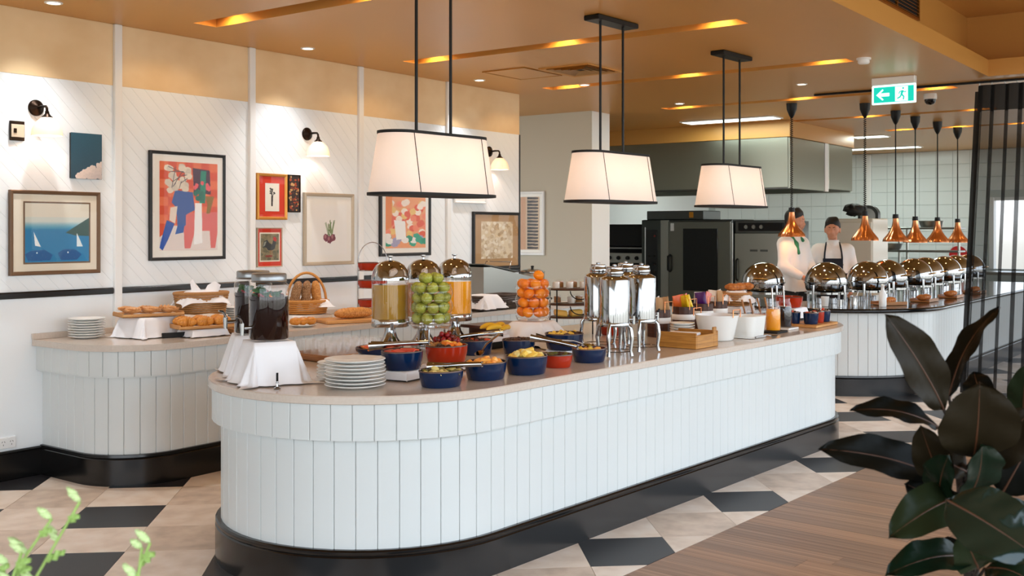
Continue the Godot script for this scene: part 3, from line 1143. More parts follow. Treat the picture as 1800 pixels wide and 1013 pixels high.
func build_wall_art() -> void:
	see("picture_glass", Color(1, 1, 1), 0.0, 0.0).metallic_specular = 0.24
	var paper := mat("mount_paper", Color(0.93, 0.92, 0.89), 0.8)
	var cream := mat("mount_cream", Color(0.88, 0.845, 0.77), 0.8)
	var orange := mat("mount_orange", Color(0.80, 0.20, 0.09), 0.8)
	var gilt := mat("gilt_frame", Color(0.80, 0.56, 0.26), 0.35, 0.7)
	var oak := mat("bronze_frame", Color(0.42, 0.31, 0.21), 0.4, 0.3)
	var pale := mat("pale_frame", Color(0.72, 0.66, 0.57), 0.4, 0.2)
	var black := mat("black_frame", Color(0.05, 0.055, 0.06), 0.4)
	var white := mat("white_frame", Color(0.9, 0.9, 0.89), 0.4)
	# seascape with two boats
	var a := Art.new(200, 170, Color(0.86, 0.84, 0.78), 1)
	for y in range(40, 170):
		var k := clampf((y - 52) / 26.0, 0, 1)
		for x in 200:
			a.dot(x, y, Color(0.80, 0.83, 0.80).lerp(Color(0.02, 0.47, 0.68), k), 0.015)
	a.poly([[0.62, 0.50], [1.0, 0.24], [1.0, 0.56], [0.78, 0.55]], Color(0.16, 0.30, 0.28), 0.03)
	a.poly([[0.0, 0.86], [0.1, 0.8], [0.3, 0.79], [0.42, 0.88], [0.38, 0.97], [0.05, 0.98]], Color(0.01, 0.34, 0.58))
	a.poly([[0.5, 0.85], [0.6, 0.78], [0.78, 0.79], [0.88, 0.88], [0.8, 0.97], [0.55, 0.97]], Color(0.01, 0.33, 0.57))
	a.poly([[0.13, 0.48], [0.24, 0.74], [0.15, 0.72]], Color(0.92, 0.94, 0.94))
	a.poly([[0.80, 0.5], [0.9, 0.74], [0.80, 0.74]], Color(0.85, 0.90, 0.92))
	for x in [0.18, 0.66]:
		a.disc(x, 0.84, 0.012, 0.014, Color(0.9, 0.95, 0.97))
	framed("bronze framed print of a deep blue sea with boats", 3.708, 4.366, 1.349, 1.918, oak, 0.026, 0.03, cream, print_mat("print_sea", a), [0.105, 0.085, 0.085, 0.085], true, oak)
	# a cloud on canvas
	a = Art.new(96, 128, Color(0.09, 0.27, 0.34), 2)
	for y in 128:
		for x in 96:
			a.dot(x, y, Color(0.09, 0.30, 0.37).lerp(Color(0.12, 0.24, 0.30), y / 128.0), 0.012)
	for i in 60:
		var cx := a.r.randf_range(0.2, 1.0)
		var top := 0.98 - 0.36 * clampf((cx - 0.12) * 1.4, 0, 1)
		var cy := a.r.randf_range(top, 0.97)
		a.disc(cx, cy, 0.07, 0.05, Color(0.86, 0.78, 0.73).lerp(Color(0.62, 0.58, 0.58), (cy - top) * 1.6), 0.03)
	framed("small teal canvas of a pale cloud in a dark sky", 4.142, 4.38, 2.009, 2.328, black, 0.0, 0.034, null, print_mat("print_cloud", a), [0.0, 0.0, 0.0, 0.0], false)
	# orange room with a figure in blue
	a = Art.new(190, 260, Color(0.84, 0.30, 0.13), 3)
	for i in 7:
		for j in 8:
			if (i + j) % 2 == 0:
				a.rect(i / 7.0, j / 10.0, (i + 1) / 7.0, (j + 1) / 10.0, Color(0.90, 0.44, 0.26))
	a.poly([[0.0, 0.85], [0.25, 0.72], [1.0, 0.78], [1.0, 1.0], [0.0, 1.0]], Color(0.88, 0.84, 0.82))
	a.poly([[0.42, 0.58], [1.0, 0.56], [1.0, 0.80], [0.96, 0.98], [0.88, 0.98], [0.86, 0.78], [0.6, 0.78], [0.52, 0.98], [0.42, 0.98], [0.4, 0.7]], Color(0.86, 0.42, 0.40))
	a.poly([[0.56, 0.06], [0.86, 0.08], [0.88, 0.36], [0.58, 0.34]], Color(0.28, 0.13, 0.22))
	a.poly([[0.70, 0.09], [0.80, 0.09], [0.78, 0.46], [0.68, 0.46]], Color(0.10, 0.52, 0.42))
	a.poly([[0.26, 0.32], [0.56, 0.34], [0.60, 0.54], [0.44, 0.60], [0.44, 0.72], [0.30, 0.74], [0.28, 0.52], [0.20, 0.46]], Color(0.20, 0.34, 0.62))
	a.poly([[0.18, 0.52], [0.30, 0.50], [0.26, 0.70], [0.16, 0.66]], Color(0.90, 0.84, 0.78))
	a.poly([[0.12, 0.66], [0.25, 0.70], [0.14, 0.88], [0.05, 1.0], [0.0, 0.97], [0.02, 0.9]], Color(0.08, 0.30, 0.66))
	a.poly([[0.30, 0.72], [0.42, 0.70], [0.40, 0.80], [0.26, 0.82]], Color(0.12, 0.34, 0.66))
	for i in 26:
		a.disc(a.r.randf_range(0.12, 0.5), a.r.randf_range(0.05, 0.34), 0.06, 0.035, Color(0.93, 0.88, 0.80).darkened(a.r.randf_range(0.0, 0.14)), 0.05)
	for i in 12:
		a.stroke([[a.r.randf_range(0.14, 0.48), a.r.randf_range(0.05, 0.3)], [a.r.randf_range(0.14, 0.48), a.r.randf_range(0.05, 0.3)]], 0.005, Color(0.30, 0.26, 0.28))
	for i in 9:
		a.disc(a.r.randf_range(0.58, 0.94), a.r.randf_range(0.22, 0.30), 0.03, 0.025, Color(0.90, 0.35, 0.38))
	for i in 8:
		a.disc(a.r.randf_range(0.58, 0.80), a.r.randf_range(0.30, 0.42), 0.04, 0.03, Color(0.05, 0.42, 0.34))
	a.poly([[0.78, 0.38], [0.94, 0.38], [0.90, 0.48], [0.86, 0.58], [0.80, 0.58], [0.82, 0.48]], Color(0.55, 0.42, 0.12))
	a.poly([[0.60, 0.46], [0.72, 0.46], [0.73, 0.92], [0.58, 0.94]], Color(0.95, 0.95, 0.95))  # white upright strip: a window reflection painted into the print
	framed("large black framed print of a blue figure in an orange room", 4.772, 5.46, 1.424, 2.243, black, 0.024, 0.03, paper, print_mat("print_figure", a), [0.085, 0.075, 0.075, 0.075])
	# red mount with a vase of flowers
	a = Art.new(80, 120, Color(0.90, 0.88, 0.83), 4)
	a.poly([[0.42, 0.45], [0.56, 0.45], [0.53, 0.82], [0.42, 0.82]], Color(0.16, 0.13, 0.13))
	for i in 9:
		var e := [a.r.randf_range(0.25, 0.75), a.r.randf_range(0.18, 0.36)]
		a.stroke([[0.49, 0.46], e], 0.01, Color(0.2, 0.2, 0.18))
		a.disc(e[0], e[1], 0.06, 0.03, Color(0.22, 0.22, 0.2))
	framed("small print of a dark vase in wide red mount, gilt frame", 5.782, 6.102, 1.737, 2.118, gilt, 0.026, 0.026, orange, print_mat("print_vase", a), [0.085, 0.085, 0.08, 0.07])
	# carved panel
	a = Art.new(60, 128, Color(0.14, 0.09, 0.07), 5)
	for i in 70:
		a.disc(a.r.randf_range(0.1, 0.9), a.r.randf_range(0.03, 0.97), a.r.randf_range(0.06, 0.14), a.r.randf_range(0.02, 0.04), [Color(0.62, 0.24, 0.08), Color(0.74, 0.58, 0.36), Color(0.20, 0.12, 0.09), Color(0.42, 0.17, 0.08)][i % 4], 0.08)
	framed("narrow brown ornamental panel beside the red mounted print", 6.112, 6.252, 1.802, 2.118, M.bronze, 0.008, 0.02, null, print_mat("print_carved", a), [0.012, 0.004, 0.004, 0.004], false)
	# rooster
	a = Art.new(96, 128, Color(0.52, 0.47, 0.33), 6)
	for i in 60:
		a.disc(a.r.randf(), a.r.randf(), 0.1, 0.06, Color(0.50, 0.45, 0.32).lerp(Color(0.34, 0.33, 0.22), a.r.randf()), 0.05)
	a.poly([[0.1, 0.5], [0.18, 0.28], [0.36, 0.22], [0.44, 0.34], [0.62, 0.40], [0.70, 0.20], [0.82, 0.2], [0.84, 0.36], [0.76, 0.56], [0.60, 0.64], [0.40, 0.62], [0.30, 0.52]], Color(0.16, 0.17, 0.16))
	a.poly([[0.70, 0.1], [0.84, 0.14], [0.88, 0.24], [0.82, 0.3], [0.68, 0.24]], Color(0.72, 0.12, 0.08))
	a.poly([[0.12, 0.5], [0.2, 0.3], [0.32, 0.28], [0.24, 0.44]], Color(0.50, 0.52, 0.46))
	a.stroke([[0.52, 0.62], [0.52, 0.78]], 0.015, Color(0.62, 0.42, 0.16))
	a.stroke([[0.60, 0.62], [0.62, 0.78]], 0.015, Color(0.62, 0.42, 0.16))
	a.disc(0.45, 0.84, 0.2, 0.04, Color(0.52, 0.16, 0.08))
	framed("small rooster print in bright orange mount below the vase print", 5.788, 6.052, 1.347, 1.671, pale, 0.008, 0.018, orange, print_mat("print_rooster", a), [0.035, 0.035, 0.05, 0.055], true, cream)
	# onions
	a = Art.new(160, 170, Color(0.93, 0.925, 0.905), 7)
	for i in 16:
		var x0 := a.r.randf_range(0.44, 0.58)
		a.stroke([[x0, 0.62], [x0 + a.r.randf_range(-0.1, 0.1), a.r.randf_range(0.3, 0.42)]], 0.008, Color(0.36, 0.46, 0.24).lightened(a.r.randf_range(0, 0.3)))
	for c in [[0.40, 0.66], [0.50, 0.70], [0.60, 0.66]]:
		a.disc(c[0], c[1], 0.075, 0.075, Color(0.46, 0.20, 0.26), 0.06)
		a.disc(c[0] - 0.02, c[1] - 0.02, 0.03, 0.04, Color(0.66, 0.42, 0.44), 0.05)
	framed("pale framed print of a bunch of red onions", 6.29, 6.883, 1.347, 1.973, pale, 0.03, 0.03, paper, print_mat("print_onion", a), [0.09, 0.09, 0.1, 0.09])
	# abstract flowers, half behind the pendant
	a = Art.new(190, 200, Color(0.90, 0.60, 0.40), 8)
	for i in 60:
		a.disc(a.r.randf(), a.r.randf_range(0.1, 0.75), 0.08, 0.06, [Color(0.86, 0.32, 0.16), Color(0.92, 0.50, 0.36), Color(0.90, 0.74, 0.42), Color(0.94, 0.88, 0.82)][i % 4], 0.05)
	for i in 22:
		a.disc(a.r.randf(), a.r.randf_range(0.76, 0.96), 0.09, 0.06, [Color(0.05, 0.55, 0.42), Color(0.62, 0.60, 0.72), Color(0.16, 0.62, 0.50), Color(0.92, 0.90, 0.88)][i % 4], 0.05)
	a.poly([[0.0, 0.0], [0.16, 0.0], [0.14, 0.6], [0.0, 0.66]], Color(0.88, 0.50, 0.16))
	a.poly([[0.20, 0.46], [0.48, 0.48], [0.50, 0.82], [0.26, 0.84]], Color(0.93, 0.93, 0.92))
	framed("black framed abstract flower print half hidden by the first pendant", 7.223, 7.934, 1.407, 2.06, black, 0.03, 0.03, paper, print_mat("print_abstract", a), [0.075, 0.075, 0.09, 0.075])
	# sketch behind the pendant
	a = Art.new(120, 60, Color(0.90, 0.89, 0.86), 9)
	for i in 20:
		a.stroke([[a.r.randf(), a.r.randf()], [a.r.randf(), a.r.randf()]], 0.006, Color(0.72, 0.68, 0.62))
	framed("pale picture in thin frame showing below the first pendant", 8.30, 8.82, 1.925, 2.30, white, 0.02, 0.024, paper, print_mat("print_sketch", a), [0.06, 0.06, 0.06, 0.06])
	# brown map-like print
	a = Art.new(180, 130, Color(0.80, 0.73, 0.60), 10)
	for i in 160:
		a.disc(a.r.randf(), a.r.randf(), 0.05, 0.05, Color(0.86, 0.82, 0.74).lerp(Color(0.66, 0.55, 0.40), a.r.randf()), 0.06)
	framed("wide black framed sepia print at the end of the picture wall", 8.60, 9.41, 1.243, 1.842, black, 0.03, 0.032, mat("mount_tan", Color(0.66, 0.52, 0.36), 0.8), print_mat("print_sepia", a), [0.13, 0.13, 0.1, 0.11])
	# the print on the passage wall, with a patterned band
	a = Art.new(90, 150, Color(0.80, 0.70, 0.58), 11)
	a.rect(0.0, 0.0, 0.42, 1.0, Color(0.55, 0.68, 0.66))
	a.rect(0.42, 0.0, 0.58, 1.0, Color(0.78, 0.60, 0.46))
	for i in 16:
		a.poly([[0.62, i / 16.0], [0.96, i / 16.0 + 0.012], [0.96, i / 16.0 + 0.045], [0.62, i / 16.0 + 0.05]], Color(0.16, 0.14, 0.13))
		a.disc(0.86, i / 16.0 + 0.03, 0.1, 0.022, Color(0.24, 0.2, 0.18))
	framed("white framed tall print on the shade toned passage wall", -8.45, -7.80, 1.33, 2.15, white, 0.035, 0.03, paper, print_mat("print_patterned", a), [0.07, 0.07, 0.07, 0.07], true, null, true)
	# switch plate and socket
	var s := thing("light_switch", "framed light switch beside the lit wall lamp", "switch", at_room(3.765, WALL_N + 0.001, 2.31), ROOM_TURN)
	part(s, "surround", box_mesh(Vector3(0.1, 0.13, 0.016), 0.003, Vector3(0, 0, 0.008)), M.bronze)
	part(s, "plate", box_mesh(Vector3(0.088, 0.085, 0.008), 0.002, Vector3(0, 0, 0.018)), mat("switch_cream", Color(0.88, 0.80, 0.70), 0.4))
	part(s, "rocker", box_mesh(Vector3(0.02, 0.03, 0.008), 0.002, Vector3(-0.02, 0, 0.024)), M.bronze)
	var k := thing("wall_socket", "white double wall socket low on the wall by the floor", "socket", at_room(3.70, WALL_N - 0.001, 0.25), ROOM_TURN)
	part(k, "plate", box_mesh(Vector3(0.116, 0.075, 0.012), 0.003, Vector3(0, 0, 0.006)), M.white_paint)
	for x in [-0.028, 0.028]:
		for q in [-1.0, 1.0]:
			part(k, "slot", mb().box(Vector3(x + q * 0.008, 0.008, 0.0122), Vector3(0.003, 0.01, 0.001), 0.0, Basis(Vector3(0, 0, 1), q * 0.5)).done(), M.black_matte)
		part(k, "slot", mb().box(Vector3(x, -0.012, 0.0122), Vector3(0.003, 0.01, 0.001)).done(), M.black_matte)
		part(k, "rocker", box_mesh(Vector3(0.012, 0.012, 0.004), 0.001, Vector3(x * 0.4, 0.026, 0.013)), M.white_paint)

# ---------------------------------------------------------------- on the ceiling

func build_ceiling_fittings() -> void:
	var slots := [[4.9, -6.38, -3.2], [7.07, -6.35, -3.2], [9.24, -6.38, -3.18], [11.62, -6.28, -2.9], [13.95, -6.2, -3.0], [16.1, -5.0, -3.0]]
	var words := ["first", "second", "third", "fourth", "fifth", "sixth"]
	for i in slots.size():
		var s: Array = slots[i]
		var k := 0
		for n in [s[1] + 0.22, (s[1] + s[2]) / 2, s[2] - 0.22]:
			var t := thing("slot_light", "warm spot lamp %s in the %s ceiling slot from the viewer" % [["at the wall end", "in the middle", "at the dining end"][k], words[i]], "lamp", at_room(s[0], n, CEIL + 0.158), ROOM_TURN, "spot lamps in the ceiling slots")
			k += 1
			part(t, "housing", mb().lathe([v2(0, 0), v2(0.05, 0), v2(0.05, -0.05), v2(0.044, -0.05), v2(0.04, -0.02), v2(0, -0.02)], 18).done(), M.brass)
			part(t, "lamp_lens", mb().lathe([v2(0, -0.034), v2(0.041, -0.034), v2(0.041, -0.03), v2(0, -0.03)], 16).done(), M.slot_lamp)
			spot(t, Vector3(0, -0.06, 0), SLOT_ENERGY, Color(1.0, 0.80, 0.50), 75.0, 0.04, 0.5)
	for d in [[3.83, -6.54, "beside the wall above the sea print"], [6.02, -6.52, "beside the wall above the rooster print"], [8.30, -6.54, "beside the wall at the access panel"], [10.47, -4.1, "in front of the kitchen hood"], [9.2, -5.89, "beside the air vent"], [11.22, -5.87, "above the passage corner"], [1.7, -6.54, "out of view along the wall"]]:
		var t := thing("downlight", "small round recessed ceiling light " + d[2], "lamp", at_room(d[0], d[1], CEIL), 0.0, "round recessed ceiling lights")
		part(t, "ring", mb().lathe([v2(0.042, 0.002), v2(0.042, -0.006), v2(0.055, -0.006), v2(0.058, 0.0)], 24).done(), M.white_paint)
		part(t, "lamp_lens", mb().lathe([v2(0, -0.003), v2(0.044, -0.003)], 24).done(), M.downlight)
		spot(t, Vector3(0, -0.012, 0), DOWN_ENERGY, Color(0.98, 0.99, 1.0), 50.0, 0.04, 1.0)
	# access panel, air diffuser
	var a := thing("access_panel", "square access panel flush in the gold ceiling", "panel", at_room(8.18, -5.93, CEIL), ROOM_TURN)
	var fr := mb()
	for q in [[0, 0.235, 0.62, 0.016], [0, -0.235, 0.62, 0.016], [0.302, 0, 0.016, 0.47], [-0.302, 0, 0.016, 0.47]]:
		fr.box(Vector3(q[0], -0.004, q[1]), Vector3(q[2], 0.012, q[3]), 0.002)
	part(a, "frame", fr.done(), M.brass)
	part(a, "panel", box_mesh(Vector3(0.58, 0.006, 0.446), 0.001, Vector3(0, -0.003, 0)), M.ceiling_gold)
	var v := thing("air_diffuser", "square slatted air diffuser in the gold ceiling", "vent", at_room(8.32, -5.37, CEIL), ROOM_TURN)
	for r in 5:
		var o := rounded_rect(0.3 - r * 0.055, 0.27 - r * 0.05, 0.005, 1)
		part(v, "vane" if r > 0 else "frame", mb().sweep(o[0], o[1], [v2(-0.035, -0.002), v2(-0.028, -0.006), v2(0.0, -0.014 + r * 0.001), v2(0.0, 0.0)], true).done(), M.ceiling_gold if r == 0 else M.brass)
	part(v, "dark_core", box_mesh(Vector3(0.5, 0.002, 0.44), 0.0, Vector3(0, -0.001, 0)), M.black_matte)
	var g := thing("air_grille", "slatted air grille high on the upper bulkhead", "vent", at_room(9.02, -2.728, 3.62), ROOM_TURN)
	part(g, "frame", mb().box(Vector3(0, 0.13, 0.01), Vector3(1.26, 0.02, 0.02)).box(Vector3(0, -0.13, 0.01), Vector3(1.26, 0.02, 0.02)).box(Vector3(0.62, 0, 0.01), Vector3(0.02, 0.26, 0.02)).box(Vector3(-0.62, 0, 0.01), Vector3(0.02, 0.26, 0.02)).box(Vector3(0, 0, 0.01), Vector3(0.02, 0.26, 0.02)).done(), M.brass)
	part(g, "dark_core", box_mesh(Vector3(1.24, 0.26, 0.002), 0.0, Vector3(0, 0, 0.001)), M.black_matte)
	for i in 8:
		part(g, "slat", mb().box(Vector3(0, -0.105 + i * 0.03, 0.01), Vector3(1.22, 0.004, 0.018), 0.0, Basis(Vector3.RIGHT, 0.6)).done(), M.brass)
	# smoke detector, dome camera
	var sm := thing("smoke_detector", "white round smoke detector at the end of a ceiling slot", "detector", at_room(9.20, -3.05, CEIL), 0.0)
	part(sm, "base", mb().lathe([v2(0, 0), v2(0.06, 0), v2(0.06, -0.016), v2(0, -0.016)], 24).done(), M.white_paint)
	part(sm, "chamber", mb().lathe([v2(0, -0.016), v2(0.048, -0.016), v2(0.05, -0.04), v2(0.04, -0.05), v2(0, -0.052)], 24).done(), M.white_paint)
	var cm := thing("dome_camera", "white security dome camera under the ceiling near the curtain", "camera", at_room(12.04, -3.27, CEIL), 0.0)
	part(cm, "housing", mb().lathe([v2(0, 0), v2(0.066, 0), v2(0.07, -0.03), v2(0.068, -0.06), v2(0, -0.06)], 24).done(), M.white_paint)
	part(cm, "dome", mb().lathe([v2(0.06, -0.06), v2(0.056, -0.09), v2(0.036, -0.112), v2(0, -0.12)], 24).done(), mat("dark_dome", Color(0.03, 0.03, 0.035), 0.08))
	# exit sign
	var x := thing("exit_sign", "green lit exit sign with arrow and running figure", "sign", at_room(10.5, -3.19, CEIL), ROOM_TURN - 90.0)
	part(x, "housing", box_mesh(Vector3(0.41, 0.075, 0.07), 0.006, Vector3(0, -0.038, 0)), M.white_paint)
	var face := part(x, "sign_panel", box_mesh(Vector3(0.42, 0.185, 0.018), 0.006, Vector3(0, -0.168, 0)), glow("sign_white", Color(0.88, 1.0, 0.98), 1.25))
	var z := 0.0095
	part(face, "green_field", quad_mesh(0.38, 0.15, 0.0), glow("sign_green", Color(0.02, 0.74, 0.66), 1.0), Vector3(0, -0.168, z))
	var m := mb()
	m.xf = Transform3D(Basis.IDENTITY, Vector3(0, -0.168, z + 0.001))
	for q in [[[-0.165, 0.0], [-0.105, 0.055], [-0.095, 0.045], [-0.125, 0.016], [-0.04, 0.016], [-0.04, -0.016], [-0.125, -0.016], [-0.095, -0.045], [-0.105, -0.055]]]:
		var p := PackedVector2Array()
		for e in q:
			p.append(v2(e[0], e[1]))
		var tr := Geometry2D.triangulate_polygon(p)
		for i in range(0, tr.size(), 3):
			m.face([Vector3(p[tr[i]].x, p[tr[i]].y, 0), Vector3(p[tr[i + 1]].x, p[tr[i + 1]].y, 0), Vector3(p[tr[i + 2]].x, p[tr[i + 2]].y, 0)], Vector3(0, 0, 1))
	part(face, "arrow", m.done(), M.sign_white)
	part(face, "door_field", quad_mesh(0.12, 0.14), M.sign_white, Vector3(0.075, -0.168, z + 0.001))
	var rn := mb()
	rn.xf = Transform3D(Basis.IDENTITY.scaled(Vector3(1, 1, 0.12)), Vector3(0.075, -0.168, z + 0.002))
	rn.tube([Vector3(0.012, 0.03, 0), Vector3(0.0, -0.005, 0)], 0.011, 8)
	rn.tube([Vector3(0.0, -0.005, 0), Vector3(0.022, -0.028, 0), Vector3(0.018, -0.058, 0)], 0.007, 8)
	rn.tube([Vector3(0.0, -0.005, 0), Vector3(-0.012, -0.03, 0), Vector3(-0.04, -0.044, 0)], 0.007, 8)
	rn.tube([Vector3(0.012, 0.028, 0), Vector3(-0.016, 0.02, 0), Vector3(-0.024, 0.0, 0)], 0.005, 8)
	rn.tube([Vector3(0.012, 0.028, 0), Vector3(0.034, 0.012, 0), Vector3(0.044, 0.024, 0)], 0.005, 8)
	rn.lathe([v2(0, -0.012), v2(0.012, 0), v2(0, 0.012)], 12, Vector3(0.016, 0.052, 0))
	part(face, "running_figure", rn.done(), M.sign_green)

const SLOT_ENERGY := 0.3
const DOWN_ENERGY := 1.9

# ---------------------------------------------------------------- kitchen

func build_kitchen() -> void:
	# extraction hood with its gold bulkhead
	var h := thing("extraction_hood", "big stainless kitchen extraction hood with dark underside", "hood", at_room(15.05, -7.4, 2.2), ROOM_TURN)
	part(h, "bulkhead", box_mesh(Vector3(2.54, 0.22, 3.68), 0.003, Vector3(0, 0.82, 0)), M.ceiling_gold)
	var body := mb()
	body.box(Vector3(-1.235, 0.37, 0), Vector3(0.03, 0.68, 3.6), 0.004)
	body.box(Vector3(1.235, 0.37, 0), Vector3(0.03, 0.68, 3.6), 0.004)
	body.box(Vector3(0, 0.37, -1.8), Vector3(2.5, 0.68, 0.03), 0.004)
	part(h, "skin", body.done(), M.hood_steel)
	part(h, "side_panel", box_mesh(Vector3(1.29, 0.69, 0.03), 0.004, Vector3(-0.59, 0.36, 1.81)), M.hood_steel)
	part(h, "side_panel", box_mesh(Vector3(1.0, 0.66, 0.03), 0.004, Vector3(0.74, 0.38, 1.81)), M.hood_steel)
	part(h, "white_joint", box_mesh(Vector3(0.14, 0.70, 0.032), 0.002, Vector3(0.15, 0.36, 1.812)), M.white_paint)
	part(h, "filter_deck", box_mesh(Vector3(2.44, 0.02, 3.56), 0.0, Vector3(0, 0.12, 0)), M.black_matte)
	for i in 6:
		part(h, "filter", mb().box(Vector3(-0.4, 0.10, -1.5 + i * 0.58), Vector3(0.5, 0.02, 0.5), 0.004).done(), M.steel_dark)
	part(h, "drip_channel", mb().box(Vector3(-1.21, 0.03, 0), Vector3(0.07, 0.05, 3.6), 0.008).done(), M.steel_dark)

	# combi oven
	var o := thing("combi_oven", "tall stainless combi oven with dark glass door and control panel", "oven", at_room(14.92, -7.7, 0.0), ROOM_TURN - 90.0)
	# local x = n, local z = towards the viewer (-u)
	part(o, "body", box_mesh(Vector3(1.54, 1.79, 0.8), 0.01, Vector3(0, 0.92, -0.42)), M.steel_dark)
	part(o, "control_panel", box_mesh(Vector3(0.34, 1.76, 0.03), 0.006, Vector3(-0.60, 0.93, 0.0)), M.oven_panel)
	part(o, "control_glass", box_mesh(Vector3(0.2, 0.95, 0.01), 0.002, Vector3(-0.585, 1.18, 0.02)), mat("panel_black", Color(0.05, 0.055, 0.055), 0.2))
	part(o, "panel_edge", box_mesh(Vector3(0.018, 1.1, 0.02), 0.004, Vector3(-0.70, 1.15, 0.02)), M.satin_chrome)
	for i in 3:
		for j in 2:
			part(o, "button", mb().lathe([v2(0, 0), v2(0.018, 0), v2(0.016, 0.012), v2(0, 0.012)], 12).done(), M.black_matte, Vector3(-0.63 + j * 0.1, 1.0 + i * 0.12, 0.025), Vector3(90, 0, 0))
	part(o, "status_lamp", mb().lathe([v2(0, 0), v2(0.018, 0), v2(0.014, 0.01), v2(0, 0.01)], 12).done(), mat("red_button", Color(0.5, 0.12, 0.06), 0.4), Vector3(-0.53, 1.56, 0.025), Vector3(90, 0, 0))
	part(o, "trim_strip", box_mesh(Vector3(0.14, 1.76, 0.034), 0.004, Vector3(-0.36, 0.93, 0.0)), M.satin_steel)
	var d := part(o, "door", box_mesh(Vector3(1.05, 1.74, 0.05), 0.01, Vector3(0.25, 0.92, 0.02)), M.oven_steel)
	part(d, "window", box_mesh(Vector3(0.58, 0.95, 0.012), 0.004, Vector3(0.27, 1.20, 0.05)), mat("oven_glass", Color(0.012, 0.016, 0.016), 0.08))
	part(d, "handle", mb().tube([Vector3(-0.24, 1.02, 0.05), Vector3(-0.25, 1.04, 0.10), Vector3(-0.25, 1.24, 0.10), Vector3(-0.24, 1.26, 0.05)], 0.022, 10).done(), M.black_matte)
	part(d, "sticker", box_mesh(Vector3(0.06, 0.12, 0.003), 0.0, Vector3(-0.21, 1.70, 0.046)), M.white_paint)
	part(o, "hinge_bar", mb().tube([Vector3(0.79, 0.1, 0.03), Vector3(0.79, 1.76, 0.03)], 0.018, 8).done(), M.satin_steel)
	part(o, "top_box", box_mesh(Vector3(1.0, 0.14, 0.6), 0.008, Vector3(-0.27, 1.886, -0.45)), M.steel_dark)
	part(o, "indicator", box_mesh(Vector3(0.07, 0.09, 0.01), 0.002, Vector3(0.02, 1.89, -0.146)), mat("amber", Color(0.85, 0.55, 0.10), 0.4))
	for x in [-0.7, 0.7]:
		part(o, "leg", mb().lathe([v2(0.02, 0), v2(0.025, 0.03), v2(0.025, 0.03)], 10, Vector3(x, 0, -0.1)).done(), M.steel)

	var c := thing("holding_cabinet", "stainless holding cabinet beside the oven with dark control strip", "cabinet", at_room(14.92, -6.47, 0.0), ROOM_TURN - 90.0)
	part(c, "body", box_mesh(Vector3(0.84, 1.74, 0.8), 0.01, Vector3(0, 0.93, -0.42)), M.steel_dark)
	part(c, "door", box_mesh(Vector3(0.82, 1.5, 0.04), 0.008, Vector3(0, 0.86, 0.0)), M.satin_steel)
	var strip := part(c, "control_strip", box_mesh(Vector3(0.7, 0.12, 0.03), 0.006, Vector3(0.0, 1.7, 0.005)), M.black_matte)
	for x in [-0.22, -0.1, 0.02]:
		part(strip, "dial", mb().lathe([v2(0, 0), v2(0.032, 0), v2(0.028, 0.02), v2(0, 0.02)], 14).done(), M.steel, Vector3(x, 1.7, 0.018), Vector3(90, 0, 0))
	for x in [-0.1, 0.06]:
		part(c, "vent_slot", box_mesh(Vector3(0.12, 0.03, 0.004), 0.0, Vector3(x, 1.35, 0.02)), M.steel_dark)
	part(c, "handle", mb().tube([Vector3(-0.36, 0.9, 0.02), Vector3(-0.36, 0.92, 0.07), Vector3(-0.36, 1.2, 0.07), Vector3(-0.36, 1.22, 0.02)], 0.014, 8).done(), M.black_matte)

	var g := thing("griddle_range", "black range with shelf and knobs at the far kitchen corner", "range", at_room(14.92, -9.0, 0.0), ROOM_TURN - 90.0)
	part(g, "body", box_mesh(Vector3(0.98, 0.95, 0.75), 0.01, Vector3(0, 0.475, -0.4)), M.steel_dark)
	part(g, "back_panel", box_mesh(Vector3(0.98, 0.8, 0.06), 0.004, Vector3(0, 1.35, -0.7)), M.black_matte)
	part(g, "salamander", box_mesh(Vector3(0.92, 0.34, 0.42), 0.01, Vector3(0, 1.56, -0.4)), M.black_matte)
	part(g, "shelf", box_mesh(Vector3(0.96, 0.025, 0.46), 0.004, Vector3(0, 1.36, -0.42)), M.steel)
	part(g, "control_panel", box_mesh(Vector3(0.96, 0.16, 0.03), 0.004, Vector3(0, 1.2, -0.2)), M.satin_steel)
	for i in 5:
		part(g, "knob", mb().lathe([v2(0, 0), v2(0.034, 0), v2(0.028, 0.03), v2(0, 0.03)], 14).done(), M.black_matte, Vector3(-0.35 + i * 0.17, 1.2, -0.18), Vector3(90, 0, 0))
	var p := thing("steel_pan", "small steel pan standing on the black range", "pan", at_room(15.1, -8.75, 0.95), ROOM_TURN - 90)
	part(p, "body", mb().lathe([v2(0, 0.0), v2(0.13, 0), v2(0.15, 0.1), v2(0.155, 0.1), v2(0.14, 0.01), v2(0, 0.012)], 24).done(), M.steel)
	part(p, "handle", mb().tube([Vector3(0.14, 0.08, 0), Vector3(0.2, 0.1, 0.08), Vector3(0.26, 0.12, 0.16)], 0.01, 8).done(), M.steel)

	var fr := thing("upright_fridge", "cream upright fridge behind the chefs", "fridge", at_room(15.5, -5.32, 0.0), ROOM_TURN - 90.0)
	part(fr, "body", box_mesh(Vector3(0.62, 1.8, 0.7), 0.012, Vector3(0.0, 0.92, -0.36)), mat("fridge_cream", Color(0.80, 0.78, 0.72), 0.35))
	part(fr, "door", box_mesh(Vector3(0.6, 1.68, 0.04), 0.01, Vector3(0.0, 0.93, 0.0)), M.fridge_cream)
	part(fr, "handle", mb().tube([Vector3(-0.24, 0.9, 0.02), Vector3(-0.24, 0.92, 0.06), Vector3(-0.24, 1.2, 0.06), Vector3(-0.24, 1.22, 0.02)], 0.012, 8).done(), M.black_matte)
	var bag := mb()
	var bl := blob(0.17, 0.09, 0.15, 3, 0.25)
